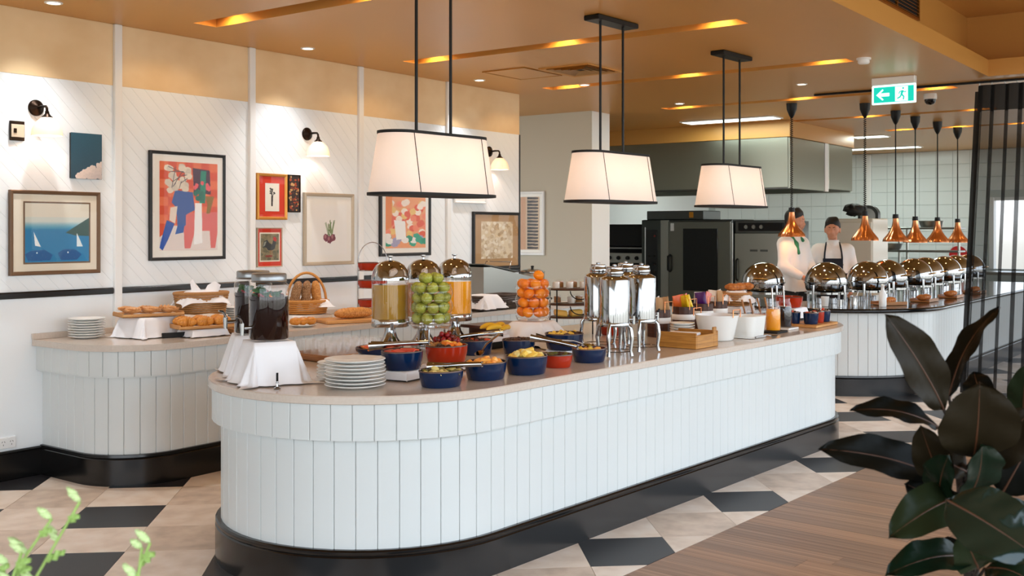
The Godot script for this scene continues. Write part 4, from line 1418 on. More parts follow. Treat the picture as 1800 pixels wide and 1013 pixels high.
	single("dark_bundle", "dark bundle lying on top of the cream fridge", "bundle", bl, M.black_matte, at_room(15.75, -5.35, 1.95), Vector3(0, 30, 0))

	# shelf rack with pans
	var r := thing("shelf_rack", "two tier steel shelf rack behind the heat lamps", "rack", at_room(17.0, -5.1, 0.0), ROOM_TURN - 90.0)
	for x in [-0.75, 0.02, 0.14, 0.9]:
		part(r, "post", mb().tube([Vector3(x, 0, 0), Vector3(x, 1.70, 0)], 0.02, 8).done(), M.satin_steel)
	for y in [0.5, 1.33, 1.68]:
		part(r, "shelf", box_mesh(Vector3(1.75, 0.03, 0.42), 0.006, Vector3(0.07, y, 0)), M.steel_dark)
	for k in [[-0.5, 1.345, "wide shallow steel pan at the left of the rack's lower shelf"], [-0.12, 1.345, "wide shallow steel pan at the middle of the rack's lower shelf"], [0.5, 1.695, "wide shallow steel pan on the rack's top shelf"]]:
		var q := thing("roasting_pan", k[2], "pan", at_room(17.0, -5.1 + k[0], k[1]), 0.0, "pans on the rack")
		part(q, "body", mb().lathe([v2(0, 0), v2(0.15, 0), v2(0.18, 0.1), v2(0.186, 0.1), v2(0.155, 0.008), v2(0, 0.008)], 24).done(), M.steel)
	var ar := thing("arched_slicer", "dark arched food slicer on the top shelf of the rack", "slicer", at_room(17.0, -5.55, 1.695), ROOM_TURN - 90.0)
	var sp := PackedVector2Array([v2(-0.16, 0), v2(0.16, 0)])
	for i in 13:
		sp.append(v2(0.16 * cos(PI * i / 12.0), 0.2 + 0.15 * sin(PI * i / 12.0)))
	var am := mb()
	am.xf = Transform3D(Basis(Vector3.RIGHT, Vector3(0, 0, 1), Vector3(0, 1, 0)), Vector3.ZERO)
	am.prism(sp, -0.06, 0.06)
	part(ar, "housing", am.done(), mat("slate_grey", Color(0.16, 0.17, 0.17), 0.45))
	part(ar, "blade", mb().lathe([v2(0, 0.0), v2(0.12, 0), v2(0.118, 0.006), v2(0, 0.01)], 24).done(), M.steel, Vector3(0, 0.18, 0.062), Vector3(90, 0, 0))
	# wall sign, duct
	var sg := thing("round_notice", "small round red notice on the tiled kitchen wall", "sign", at_room(20.8, -5.15, 1.2), ROOM_TURN - 90.0)
	part(sg, "disc", mb().lathe([v2(0, 0), v2(0.16, 0), v2(0.16, 0.01), v2(0, 0.01)], 28).done(), mat("notice_red", Color(0.70, 0.10, 0.09), 0.5), Vector3.ZERO, Vector3(90, 0, 0))
	part(sg, "bar", box_mesh(Vector3(0.22, 0.06, 0.004), 0.0, Vector3(0, -0.04, 0.012)), M.white_paint)
	var du := thing("wall_duct", "white upright duct on the tiled kitchen wall", "duct", at_room(20.76, -6.79, 0.0), ROOM_TURN - 90.0)
	part(du, "casing", box_mesh(Vector3(0.09, 3.1, 0.08), 0.006, Vector3(0, 1.55, 0)), M.white_paint)
	# pass counter at the back
	var pc := thing("prep_bench", "low steel preparation bench at the tiled wall", "bench", at_room(20.3, -5.6, 0.0), ROOM_TURN - 90.0)
	part(pc, "worktop", box_mesh(Vector3(5.6, 0.05, 0.75), 0.006, Vector3(0, 0.9, 0)), M.steel)
	part(pc, "undershelf", box_mesh(Vector3(5.5, 0.03, 0.65), 0.004, Vector3(0, 0.3, 0)), M.steel_dark)
	for x in [-2.7, -0.9, 0.9, 2.7]:
		part(pc, "leg", mb().tube([Vector3(x, 0, 0.3), Vector3(x, 0.88, 0.3)], 0.02, 8).done(), M.satin_steel)
	# fluorescent battens in the ceiling
	for f in [[13.27, -6.84, -5.53, "in front of the hood"], [16.9, -5.75, -5.25, "just behind the hood"], [19.4, -6.7, -5.45, "above the far tiled wall"], [18.0, -9.2, -8.0, "behind the ovens"]]:
		var t := thing("ceiling_batten", "long white fluorescent ceiling light " + f[3], "lamp", at_room(f[0], (f[1] + f[2]) / 2, CEIL), ROOM_TURN, "fluorescent ceiling lights in the kitchen")
		var ln: float = f[2] - f[1]
		part(t, "tray", box_mesh(Vector3(0.34, 0.014, ln + 0.04), 0.003, Vector3(0, -0.007, 0)), M.white_paint)
		part(t, "light_panel", box_mesh(Vector3(0.28, 0.006, ln - 0.02), 0.0, Vector3(0, -0.016, 0)), M.tube_light)
		var al := AreaLight3D.new()
		al.name = "panel_light"
		al.area_size = Vector2(0.28, ln - 0.02)
		al.light_energy = KITCHEN_ENERGY
		al.light_color = Color(0.93, 1.0, 0.97)
		al.shadow_enabled = true
		t.add_child(al)
		al.position = Vector3(0, -0.022, 0)
		al.rotation_degrees = Vector3(-90, 0, 0)
	# heat lamps
	var lamps := [[12.0, -4.82, 1.575, "nearest the first chef"], [12.5, -4.13, 1.53, "beside the second chef"], [13.5, -4.08, 1.51, "third in the row from the first chef"], [14.33, -4.08, 1.49, "fourth in the row from the first chef"], [15.19, -4.03, 1.487, "fifth in the row from the first chef"], [16.2, -4.02, 1.475, "last in the row, beside the curtain"]]
	for i in lamps.size():
		var e: Array = lamps[i]
		var t := thing("heat_lamp", "copper trumpet heat lamp on a black cord, " + e[3], "lamp", at_room(e[0], e[1], CEIL), ROOM_TURN, "copper heat lamps over the kitchen bar")
		part(t, "ceiling_cup", mb().lathe([v2(0, 0), v2(0.062, 0), v2(0.058, -0.07), v2(0.03, -0.14), v2(0.012, -0.17), v2(0, -0.17)], 18).done(), M.black_metal)
		var yb: float = e[2] - CEIL
		var pts := []
		var y_top := yb + 0.34
		if i < 2:
			var turns := 46
			for k in turns * 6 + 1:
				var q := float(k) / (turns * 6)
				pts.append(Vector3(cos(k * TAU / 6) * 0.013, lerpf(-0.16, y_top, q), sin(k * TAU / 6) * 0.013))
			part(t, "cord", mb().tube(pts, 0.0045, 5).done(), M.black_matte)
		else:
			part(t, "cord", mb().tube([Vector3(0, -0.16, 0), Vector3(0, y_top, 0)], 0.008, 6).done(), M.black_matte)
		part(t, "socket_cap", mb().lathe([v2(0, y_top), v2(0.034, y_top), v2(0.038, y_top - 0.05), v2(0.03, y_top - 0.055), v2(0, y_top - 0.055)], 16).done(), M.black_metal)
		# fluted trumpet shade
		var g2 := []
		for pr in [[0.032, 0.29], [0.036, 0.25], [0.044, 0.2], [0.062, 0.15], [0.09, 0.10], [0.122, 0.06], [0.146, 0.03], [0.152, 0.0]]:
			var ring := []
			for k in 48:
				var a2 := TAU * k / 48
				var fl: float = 1.0 + 0.045 * clampf((0.2 - pr[1]) / 0.1, 0, 1) * cos(a2 * 12)
				ring.append(Vector3(pr[0] * fl * cos(a2), yb + pr[1], pr[0] * fl * sin(a2)))
			g2.append(ring)
		var sm := mb()
		sm.grid(g2, true, -1.0)
		part(t, "shade", sm.done(), M.copper)
		var b := part(t, "bulb", mb().lathe([v2(0, -0.045), v2(0.035, -0.03), v2(0.045, 0), v2(0.03, 0.035), v2(0, 0.045)], 14).done(), M.bulb, Vector3(0, yb + 0.085, 0))
		lamp(b, Vector3.ZERO, 0.12, Color(1.0, 0.72, 0.42), 0.03)

const KITCHEN_ENERGY := 2.2

# an uneven rounded lump, used for loaves, fruit and bundles
func blob(rx: float, ry: float, rz: float, sd: int, rough := 0.12, seg := 18, rows := 11, freq := 1.6, power := 1.0) -> ArrayMesh:
	var nz := FastNoiseLite.new()
	nz.seed = sd
	nz.frequency = freq
	nz.fractal_octaves = 3
	var g := []
	for j in rows + 1:
		var b := PI * j / rows
		var ring := []
		for i in seg:
			var a := TAU * i / seg
			var d := Vector3(sin(b) * cos(a), -cos(b), sin(b) * sin(a))
			var k := 1.0 + rough * nz.get_noise_3d(d.x, d.y, d.z) * 2.0
			ring.append(Vector3(d.x * rx, signf(d.y) * pow(absf(d.y), power) * ry, d.z * rz) * k)
		g.append(ring)
	return mb().grid(g, true, -1.0).done()

# ---------------------------------------------------------------- chafing dishes and what stands on the bar

func chafer(label: String, u: float, n: float, turn: float) -> Node3D:
	var t := thing("chafing_dish", label, "chafing dish", at_room(u, n, 0.8725), turn, "round chafing dishes on the kitchen bar")
	var dome := []
	for i in 11:
		var a := PI / 2 * i / 10.0
		dome.append(v2(0.222 * cos(a), 0.225 + 0.215 * sin(a)))
	var d := part(t, "dome_lid", mb().lathe(dome, 36).done(), M.chrome)
	part(d, "rim", mb().lathe([v2(0.222, 0.215), v2(0.229, 0.217), v2(0.229, 0.229), v2(0.222, 0.232)], 36).done(), M.chrome)
	part(d, "handle", mb().tube([Vector3(-0.07, 0.26, 0.205), Vector3(-0.06, 0.27, 0.245), Vector3(0.06, 0.27, 0.245), Vector3(0.07, 0.26, 0.205)], 0.009, 8).done(), M.brass)
	part(t, "water_pan", mb().lathe([v2(0, 0.125), v2(0.16, 0.125), v2(0.205, 0.14), v2(0.215, 0.165), v2(0.218, 0.215), v2(0.21, 0.215), v2(0.205, 0.17), v2(0, 0.165)], 36).done(), M.chrome)
	for k in 4:
		var a := PI / 4 + PI / 2 * k
		var p := Vector3(cos(a), 0, sin(a))
		part(t, "leg", mb().tube([p * 0.225 + Vector3(0, 0.0, 0), p * 0.228 + Vector3(0, 0.1, 0), p * 0.222 + Vector3(0, 0.2, 0)], [0.016, 0.012, 0.016], 10).done(), M.chrome)
	part(t, "ring_frame", mb().lathe([v2(0.216, 0.105), v2(0.228, 0.105), v2(0.228, 0.125), v2(0.216, 0.125), v2(0.216, 0.105)], 36).done(), M.chrome)
	part(t, "hinge", box_mesh(Vector3(0.07, 0.06, 0.03), 0.006, Vector3(0, 0.22, -0.235)), M.chrome)
	for x in [-0.07, 0.07]:
		part(t, "burner", mb().lathe([v2(0, 0.0), v2(0.04, 0), v2(0.042, 0.055), v2(0.03, 0.06), v2(0, 0.058)], 16, Vector3(x, 0, 0)).done(), M.satin_chrome)
	return t

func build_bar_goods() -> void:
	var first: Node3D
	var list := [[10.77, -4.64, "gold reflecting chafing dish in front of the first chef, leftmost"], [11.16, -4.1, "chafing dish in front of the second chef, with small cups beside"], [11.76, -3.86, "chafing dish next to the white bottle, third along the bar"], [12.45, -3.86, "fourth chafing dish along the bar"], [13.2, -3.78, "fifth chafing dish along the bar"], [13.85, -3.82, "sixth chafing dish along the bar"], [14.55, -3.78, "seventh chafing dish along the bar"], [15.2, -3.8, "eighth chafing dish along the bar, just before the curtain"], [15.9, -3.8, "last chafing dish, seen through the sheer curtain"]]
	for i in list.size():
		var e: Array = list[i]
		var turn: float = [ROOM_TURN - 75, ROOM_TURN - 60, ROOM_TURN - 35, ROOM_TURN - 10, ROOM_TURN, ROOM_TURN, ROOM_TURN, ROOM_TURN, ROOM_TURN][i]
		if first:
			copy_of(first, e[2], at_room(e[0], e[1], 0.8725), turn, "round chafing dishes on the kitchen bar")
		else:
			first = chafer(e[2], e[0], e[1], turn)
	# cups, jug and bottle between the dishes
	var mug := mb().lathe([v2(0, 0), v2(0.034, 0), v2(0.042, 0.1), v2(0.038, 0.1), v2(0.031, 0.008), v2(0, 0.008)], 20).done()
	single("white_cup", "tall white cup on the black bar beside the second chafing dish", "cup", mug, M.china, at_room(10.72, -3.95, 0.872))
	var can := mb().lathe([v2(0, 0), v2(0.033, 0), v2(0.033, 0.075), v2(0.029, 0.075), v2(0.029, 0.006), v2(0, 0.006)], 20).done()
	single("steel_cup", "short steel cup on the black bar beside the white cup", "cup", can, M.satin_chrome, at_room(10.72, -3.79, 0.872))
	var jug := thing("steel_jug", "small steel jug holding a spoon on the black bar", "jug", at_room(10.68, -3.64, 0.872), 40.0)
	part(jug, "body", mb().lathe([v2(0, 0), v2(0.036, 0), v2(0.04, 0.05), v2(0.034, 0.1), v2(0.038, 0.12), v2(0.034, 0.12), v2(0.03, 0.1), v2(0.035, 0.05), v2(0, 0.008)], 20).done(), M.satin_chrome)
	part(jug, "handle", mb().tube([Vector3(0.036, 0.1, 0), Vector3(0.068, 0.09, 0), Vector3(0.068, 0.05, 0), Vector3(0.04, 0.03, 0)], 0.005, 8).done(), M.satin_chrome)
	part(jug, "spoon", mb().tube([Vector3(0, 0.02, 0), Vector3(0.05, 0.17, 0.02)], 0.004, 6).done(), M.satin_chrome)
	var bt := mb().lathe([v2(0, 0), v2(0.036, 0), v2(0.038, 0.03), v2(0.036, 0.13), v2(0.018, 0.17), v2(0.016, 0.2), v2(0.02, 0.205), v2(0.02, 0.225), v2(0, 0.228)], 20).done()
	single("white_bottle", "white squeeze bottle standing at the front of the black bar", "bottle", bt, M.china, at_room(11.02, -3.46, 0.872))
	# boards of bread between the dishes
	for e in [[11.35, -3.5, 20.0, "by the white bottle"], [12.1, -3.35, 50.0, "between the third and fourth dishes"], [13.0, -3.3, 53.0, "beside the fifth dish"], [14.1, -3.3, 53.0, "beside the sixth dish"]]:
		var t := thing("sauce_tray", "small wooden tray on the black bar " + e[3], "tray", at_room(e[0], e[1], 0.872), e[2], "wooden trays on the bar")
		part(t, "base", box_mesh(Vector3(0.3, 0.012, 0.2), 0.003, Vector3(0, 0.006, 0)), M.tray_wood)
		for z in [-0.1, 0.1]:
			part(t, "rim", box_mesh(Vector3(0.3, 0.035, 0.012), 0.003, Vector3(0, 0.018, z)), M.tray_wood)
		for k in 2:
			single("bread_roll", "bread roll on the wooden tray " + e[3], "bread", roll_mesh(), M.crust, at_room(e[0] - 0.07 + k * 0.14, e[1], 0.919), Vector3(0, 40.0 * k, 0), "bread rolls on the bar trays")

var _roll: ArrayMesh
func roll_mesh() -> ArrayMesh:
	if _roll == null:
		_roll = blob(0.062, 0.032, 0.05, 5, 0.08, 14, 8)
	return _roll

# ---------------------------------------------------------------- people

# joins tapered bones [a, b, ra, rb] with a smooth minimum and meshes the field as surface nets;
# keep(point) may leave out part of the surface (open hems, cut-out necks)
func nets(m: MB, bones: Array, cell: float, soft: float, keep = null) -> void:
	var lo := Vector3(1e9, 1e9, 1e9)
	var hi := -lo
	for b in bones:
		var r: float = maxf(b[2], b[3]) + cell * 3.0 + soft * 0.5
		for e in [b[0], b[1]]:
			lo = lo.min(e - Vector3.ONE * r)
			hi = hi.max(e + Vector3.ONE * r)
	var nx := int(ceil((hi.x - lo.x) / cell)) + 1
	var ny := int(ceil((hi.y - lo.y) / cell)) + 1
	var nz := int(ceil((hi.z - lo.z) / cell)) + 1
	var fld := PackedFloat32Array()
	fld.resize(nx * ny * nz)
	fld.fill(1.0)
	for b in bones:
		var a: Vector3 = b[0]
		var d: Vector3 = b[1] - a
		var l2 := maxf(d.length_squared(), 1e-9)
		var ra: float = b[2]
		var rb: float = b[3]
		var rr := maxf(ra, rb) + cell * 2.0 + soft
		var p0 := ((a.min(b[1]) - Vector3.ONE * rr - lo) / cell).floor()
		var p1 := ((a.max(b[1]) + Vector3.ONE * rr - lo) / cell).ceil()
		for z in range(maxi(0, int(p0.z)), mini(nz, int(p1.z) + 1)):
			for y in range(maxi(0, int(p0.y)), mini(ny, int(p1.y) + 1)):
				var row := (z * ny + y) * nx
				for x in range(maxi(0, int(p0.x)), mini(nx, int(p1.x) + 1)):
					var p := lo + Vector3(x, y, z) * cell - a
					var t := clampf(p.dot(d) / l2, 0.0, 1.0)
					var q := (p - d * t).length() - lerpf(ra, rb, t)
					var f := fld[row + x]
					var h := maxf(soft - absf(f - q), 0.0) / soft
					fld[row + x] = minf(f, q) - h * h * soft * 0.25
	var id := {}
	var s1 := nx
	var s2 := nx * ny
	var corner := [0, 1, s1, s1 + 1, s2, s2 + 1, s2 + s1, s2 + s1 + 1]
	var cpos := [Vector3(0, 0, 0), Vector3(1, 0, 0), Vector3(0, 1, 0), Vector3(1, 1, 0), Vector3(0, 0, 1), Vector3(1, 0, 1), Vector3(0, 1, 1), Vector3(1, 1, 1)]
	var edges := [[0, 1], [2, 3], [4, 5], [6, 7], [0, 2], [1, 3], [4, 6], [5, 7], [0, 4], [1, 5], [2, 6], [3, 7]]
	for z in nz - 1:
		for y in ny - 1:
			var row := (z * ny + y) * nx
			for x in nx - 1:
				var k := row + x
				var f0 := fld[k]
				if f0 > cell * 2.0 or f0 < -cell * 2.0:
					continue
				var neg := 0
				for c in 8:
					if fld[k + corner[c]] < 0.0:
						neg += 1
				if neg == 0 or neg == 8:
					continue
				var sum := Vector3.ZERO
				var cnt := 0
				for e in edges:
					var fa := fld[k + corner[e[0]]]
					var fb := fld[k + corner[e[1]]]
					if (fa < 0.0) != (fb < 0.0):
						sum += cpos[e[0]].lerp(cpos[e[1]], fa / (fa - fb))
						cnt += 1
				var g := Vector3(fld[k + 1] + fld[k + 1 + s1 + s2] - fld[k] - fld[k + s1 + s2], fld[k + s1] + fld[k + s1 + 1 + s2] - fld[k] - fld[k + 1 + s2], fld[k + s2] + fld[k + s2 + 1 + s1] - fld[k] - fld[k + 1 + s1])
				id[k] = m.vert(lo + (Vector3(x, y, z) + sum / cnt) * cell, g)
	for k in id:
		var f0 := fld[k]
		for ax in [[1, s1, s2], [s1, s2, 1], [s2, 1, s1]]:
			if (f0 < 0.0) != (fld[k + ax[0]] < 0.0):
				var b: int = k - ax[1]
				var c: int = k - ax[1] - ax[2]
				var d: int = k - ax[2]
				if id.has(b) and id.has(c) and id.has(d):
					if keep != null:
						var mid := (m.v[id[k]] + m.v[id[c]]) * 0.5
						if not keep.call(m.xf.affine_inverse() * mid):
							continue
					m.quad(id[k], id[b], id[c], id[d])

func hand_bones(wrist: Vector3, dir: Vector3, palm: Vector3, side: float) -> Array:
	# dir: towards the fingers, palm: out of the palm, side: which way the thumb leaves
	dir = dir.normalized()
	palm = (palm - dir * palm.dot(dir)).normalized()
	var across := dir.cross(palm).normalized() * side
	var out := [[wrist, wrist + dir * 0.03, 0.026, 0.024]]
	for k in 4:
		var o := across * (0.032 - 0.021 * k)
		out.append([wrist + dir * 0.02 + o * 0.6, wrist + dir * 0.082 + o, 0.015, 0.0125])
		var ln: float = [0.068, 0.078, 0.073, 0.056][k]
		var a := wrist + dir * 0.082 + o
		var b := a + (dir * 0.92 + palm * 0.38).normalized() * ln * 0.45
		var c := b + (dir * 0.6 + palm * 0.8).normalized() * ln * 0.33
		var e := c + (dir * 0.3 + palm * 0.95).normalized() * ln * 0.25
		out.append([a, b, 0.0105, 0.0095])
		out.append([b, c, 0.0095, 0.0088])
		out.append([c, e, 0.0088, 0.0075])
	var t0 := wrist + dir * 0.025 + across * 0.024
	var t1 := t0 + (across * 0.8 + dir * 0.55 + palm * 0.3).normalized() * 0.04
	var t2 := t1 + (across * 0.25 + dir * 0.9 + palm * 0.4).normalized() * 0.032
	out.append([t0, t1, 0.015, 0.0125])
	out.append([t1, t2, 0.0115, 0.009])
	return out

func head_bones(c: Vector3) -> Array:
	# c: middle of the head, face towards +z
	return [
		[c + Vector3(0, 0.045, -0.02), c + Vector3(0, 0.04, 0.015), 0.086, 0.083],
		[c + Vector3(0, -0.02, 0.035), c + Vector3(0, -0.05, 0.04), 0.062, 0.052],
		[c + Vector3(-0.028, -0.085, 0.042), c + Vector3(0.028, -0.085, 0.042), 0.026, 0.026],
		[c + Vector3(0, -0.09, 0.062), c + Vector3(0, -0.092, 0.066), 0.02, 0.018],
		[c + Vector3(0, 0.0, 0.094), c + Vector3(0, -0.032, 0.110), 0.008, 0.0135],
		[c + Vector3(-0.016, -0.034, 0.094), c + Vector3(0.016, -0.034, 0.094), 0.010, 0.010],
		[c + Vector3(-0.04, 0.022, 0.078), c + Vector3(0.04, 0.022, 0.078), 0.018, 0.018],
		[c + Vector3(-0.045, -0.025, 0.058), c + Vector3(-0.04, -0.02, 0.05), 0.028, 0.028],
		[c + Vector3(0.045, -0.025, 0.058), c + Vector3(0.04, -0.02, 0.05), 0.028, 0.028],
		[c + Vector3(-0.018, -0.062, 0.088), c + Vector3(0.018, -0.062, 0.088), 0.009, 0.009],
		[c + Vector3(-0.084, 0.01, -0.005), c + Vector3(-0.086, -0.025, 0.0), 0.016, 0.012],
		[c + Vector3(0.084, 0.01, -0.005), c + Vector3(0.086, -0.025, 0.0), 0.016, 0.012],
	]

func torso_bones(grow: float) -> Array:
	return [
		[Vector3(-0.075, 0.98, 0), Vector3(-0.06, 1.14, 0.005), 0.105 + grow, 0.098 + grow],
		[Vector3(0.075, 0.98, 0), Vector3(0.06, 1.14, 0.005), 0.105 + grow, 0.098 + grow],
		[Vector3(-0.06, 1.14, 0.005), Vector3(-0.085, 1.34, 0.01), 0.098 + grow, 0.105 + grow],
		[Vector3(0.06, 1.14, 0.005), Vector3(0.085, 1.34, 0.01), 0.098 + grow, 0.105 + grow],
		[Vector3(-0.15, 1.405, -0.005), Vector3(0.15, 1.405, -0.005), 0.068 + grow, 0.068 + grow],
		[Vector3(0, 1.40, -0.01), Vector3(0, 1.47, 0.0), 0.085 + grow, 0.06 + grow],
	]

func chef(label: String, u: float, n: float, turn: float, arms: Array, head_turn: float, apron: bool, scale := 1.0) -> Node3D:
	var p := thing("person", label, "person", at_room(u, n, 0.0), turn)
	p.scale = Vector3.ONE * scale
	# skin: one continuous figure
	var body := torso_bones(-0.012)
	body.append([Vector3(0, 1.44, -0.005), Vector3(0, 1.57, 0.012), 0.056, 0.052])
	for s in [-1.0, 1.0]:
		body.append([Vector3(0.09 * s, 0.95, 0), Vector3(0.10 * s, 0.51, 0.01), 0.088, 0.056])
		body.append([Vector3(0.10 * s, 0.51, 0.01), Vector3(0.105 * s, 0.09, -0.02), 0.055, 0.038])
		body.append([Vector3(0.105 * s, 0.05, -0.03), Vector3(0.12 * s, 0.035, 0.14), 0.042, 0.033])
	for a in arms:
		body.append([a[0], a[1], 0.052, 0.042])
		body.append([a[1], a[2], 0.041, 0.028])
	var skin := mb()
	nets(skin, body, 0.014, 0.05)
	for a in arms:
		nets(skin, hand_bones(a[2], a[2] - a[1], a[3], a[4]), 0.005, 0.008)
	var hc := Vector3(0, 1.655, 0.02)
	var spin := Transform3D(Basis(Vector3.UP, head_turn), Vector3(0, 1.5, 0)) * Transform3D(Basis.IDENTITY, Vector3(0, -1.5, 0))
	skin.xf = spin
	nets(skin, head_bones(hc), 0.006, 0.028)
	part(p, "body", skin.done(), M.skin)
	# hair: a cap over the crown, open at the face
	var hair := mb()
	hair.xf = spin
	nets(hair, [[hc + Vector3(0, 0.056, -0.026), hc + Vector3(0, 0.064, 0.008), 0.094, 0.09], [hc + Vector3(0, 0.0, -0.05), hc + Vector3(0, -0.04, -0.045), 0.068, 0.05], [hc + Vector3(-0.045, 0.095, 0.045), hc + Vector3(0.045, 0.10, 0.04), 0.034, 0.036], [hc + Vector3(-0.03, 0.125, 0.03), hc + Vector3(0.035, 0.13, 0.02), 0.034, 0.034], [hc + Vector3(-0.078, 0.03, 0.0), hc + Vector3(-0.08, 0.0, 0.0), 0.018, 0.012], [hc + Vector3(0.078, 0.03, 0.0), hc + Vector3(0.08, 0.0, 0.0), 0.018, 0.012]], 0.008, 0.02, func(q: Vector3) -> bool: return q.y > hc.y + 0.072 - 8.0 * q.x * q.x or q.z < hc.z + 0.018)
	part(p, "hair", hair.done(), M.dark_hair)
	for s in [-1.0, 1.0]:
		var e := part(p, "eye", mb().lathe([v2(0, -0.011), v2(0.011, 0), v2(0, 0.011)], 10, Vector3.ZERO, 1, 1, 170.0).done(), M.eye_white, spin * (hc + Vector3(0.032 * s, 0.004, 0.088)))
		part(e, "iris", mb().lathe([v2(0, -0.006), v2(0.006, 0), v2(0, 0.006)], 8, Vector3.ZERO, 1, 1, 170.0).done(), M.dark_hair, Basis(Vector3.UP, head_turn) * Vector3(0, 0, 0.007))
		part(p, "eyebrow", mb().tube([spin * (hc + Vector3(0.014 * s, 0.026, 0.103)), spin * (hc + Vector3(0.034 * s, 0.031, 0.098)), spin * (hc + Vector3(0.052 * s, 0.024, 0.084))], 0.0045, 6).done(), M.dark_hair)
	part(p, "mouth", mb().tube([spin * (hc + Vector3(-0.022, -0.059, 0.091)), spin * (hc + Vector3(0, -0.063, 0.099)), spin * (hc + Vector3(0.022, -0.059, 0.091))], 0.004, 6).done(), M.lips)
	# white jacket with sleeves
	var shirt := torso_bones(0.012)
	shirt.append([Vector3(-0.08, 0.90, 0), Vector3(0.08, 0.90, 0), 0.115, 0.115])
	for a in arms:
		shirt.append([a[0], a[1], 0.074, 0.062])
		shirt.append([a[1], a[1].lerp(a[2], a[5]), 0.06, 0.05])
	var cloth := mb()
	nets(cloth, shirt, 0.014, 0.05, func(q: Vector3) -> bool: return q.y > 0.86 and not (q.y > 1.5 and absf(q.x) < 0.075))
	part(p, "jacket", cloth.done(), M.jacket)
	part(p, "collar", mb().lathe([v2(0.078, 1.455), v2(0.066, 1.50), v2(0.07, 1.53), v2(0.075, 1.53), v2(0.073, 1.50), v2(0.086, 1.455)], 24, Vector3(0, 0, 0.004), 1.0, 0.95).done(), M.jacket)
	var tr := []
	for s in [-1.0, 1.0]:
		tr.append([Vector3(0.09 * s, 0.93, 0), Vector3(0.10 * s, 0.51, 0.01), 0.105, 0.078])
		tr.append([Vector3(0.10 * s, 0.51, 0.01), Vector3(0.105 * s, 0.1, -0.01), 0.078, 0.066])
	tr.append([Vector3(-0.06, 0.94, 0), Vector3(0.06, 0.94, 0), 0.115, 0.115])
	var pants := mb()
	nets(pants, tr, 0.016, 0.04, func(q: Vector3) -> bool: return q.y > 0.08)
	part(p, "trousers", pants.done(), M.dark_cloth)
	var shoe := mb()
	for s in [-1.0, 1.0]:
		nets(shoe, [[Vector3(0.105 * s, 0.055, -0.035), Vector3(0.12 * s, 0.05, 0.15), 0.05, 0.043]], 0.012, 0.02, func(q: Vector3) -> bool: return true)
	part(p, "shoes", shoe.done(), M.black_matte)
	if apron:
		var ap := torso_bones(0.022)
		ap.append([Vector3(-0.09, 0.60, 0.03), Vector3(0.09, 0.60, 0.03), 0.125, 0.125])
		ap.append([Vector3(-0.085, 0.94, 0.02), Vector3(0.085, 0.94, 0.02), 0.13, 0.13])
		ap.append([Vector3(0.0, 0.94, 0.02), Vector3(0, 0.60, 0.03), 0.14, 0.14])
		var bib := mb()
		nets(bib, ap, 0.014, 0.06, func(q: Vector3) -> bool: return q.z > 0.03 and q.y < 1.31 and q.y > 0.5 and absf(q.x) < (0.118 if q.y > 1.12 else 0.2))
		var a2 := part(p, "apron", bib.done(), M.navy_cloth)
		for s in [-1.0, 1.0]:
			part(a2, "strap", mb().tube([Vector3(0.105 * s, 1.30, 0.142), Vector3(0.10 * s, 1.37, 0.125), Vector3(0.088 * s, 1.45, 0.085), Vector3(0.078 * s, 1.495, 0.02), Vector3(0.06 * s, 1.50, -0.06)], 0.011, 6).done(), M.navy_cloth)
	return p

func build_people() -> void:
	mat("skin", Color(0.80, 0.56, 0.44), 0.55)
	mat("dark_hair", Color(0.075, 0.05, 0.04), 0.6)
	mat("eye_white", Color(0.9, 0.88, 0.86), 0.3)
	mat("lips", Color(0.60, 0.30, 0.26), 0.5)
	mat("jacket", Color(0.92, 0.91, 0.90), 0.85)
	mat("dark_cloth", Color(0.05, 0.06, 0.075), 0.85)
	mat("navy_cloth", Color(0.055, 0.085, 0.15), 0.8)
	mat("green_cloth", Color(0.20, 0.50, 0.36), 0.8)
	# the one in an apron, turned to the viewer, one arm out to his colleague's side
	chef("man in white jacket and navy bib apron facing the viewer", 13.02, -4.70, -14.0, [
		[Vector3(-0.185, 1.40, 0.0), Vector3(-0.32, 1.20, 0.03), Vector3(-0.40, 0.99, 0.14), Vector3(0.3, -0.4, 0.6), -1.0, 0.72],
		[Vector3(0.185, 1.40, 0.0), Vector3(0.25, 1.14, 0.0), Vector3(0.22, 0.95, 0.16), Vector3(-0.5, -0.3, 0.4), 1.0, 0.72]], deg_to_rad(-8.0), true)
	# his colleague, seen from the side and partly hidden by a heat lamp
	var c := chef("person in white jacket with green neckerchief standing in profile by the heat lamp", 12.45, -4.98, 42.0, [
		[Vector3(-0.185, 1.40, 0.0), Vector3(-0.25, 1.14, 0.04), Vector3(-0.16, 1.02, 0.25), Vector3(0.6, -0.3, 0.2), -1.0, 0.75],
		[Vector3(0.185, 1.40, 0.0), Vector3(0.26, 1.15, 0.04), Vector3(0.17, 1.04, 0.26), Vector3(-0.6, -0.3, 0.2), 1.0, 0.75]], deg_to_rad(12.0), false, 1.06)
	var k := mb()
	nets(k, [[Vector3(0.07, 1.50, -0.02), Vector3(-0.07, 1.50, -0.02), 0.035, 0.035], [Vector3(-0.075, 1.50, 0.0), Vector3(-0.10, 1.40, 0.10), 0.03, 0.026], [Vector3(-0.10, 1.40, 0.10), Vector3(-0.085, 1.30, 0.125), 0.026, 0.02], [Vector3(0.075, 1.50, 0.0), Vector3(0.04, 1.44, 0.1), 0.03, 0.02]], 0.01, 0.03)
	part(c, "neckerchief", k.done(), M.green_cloth)

# ---------------------------------------------------------------- tableware and food makers

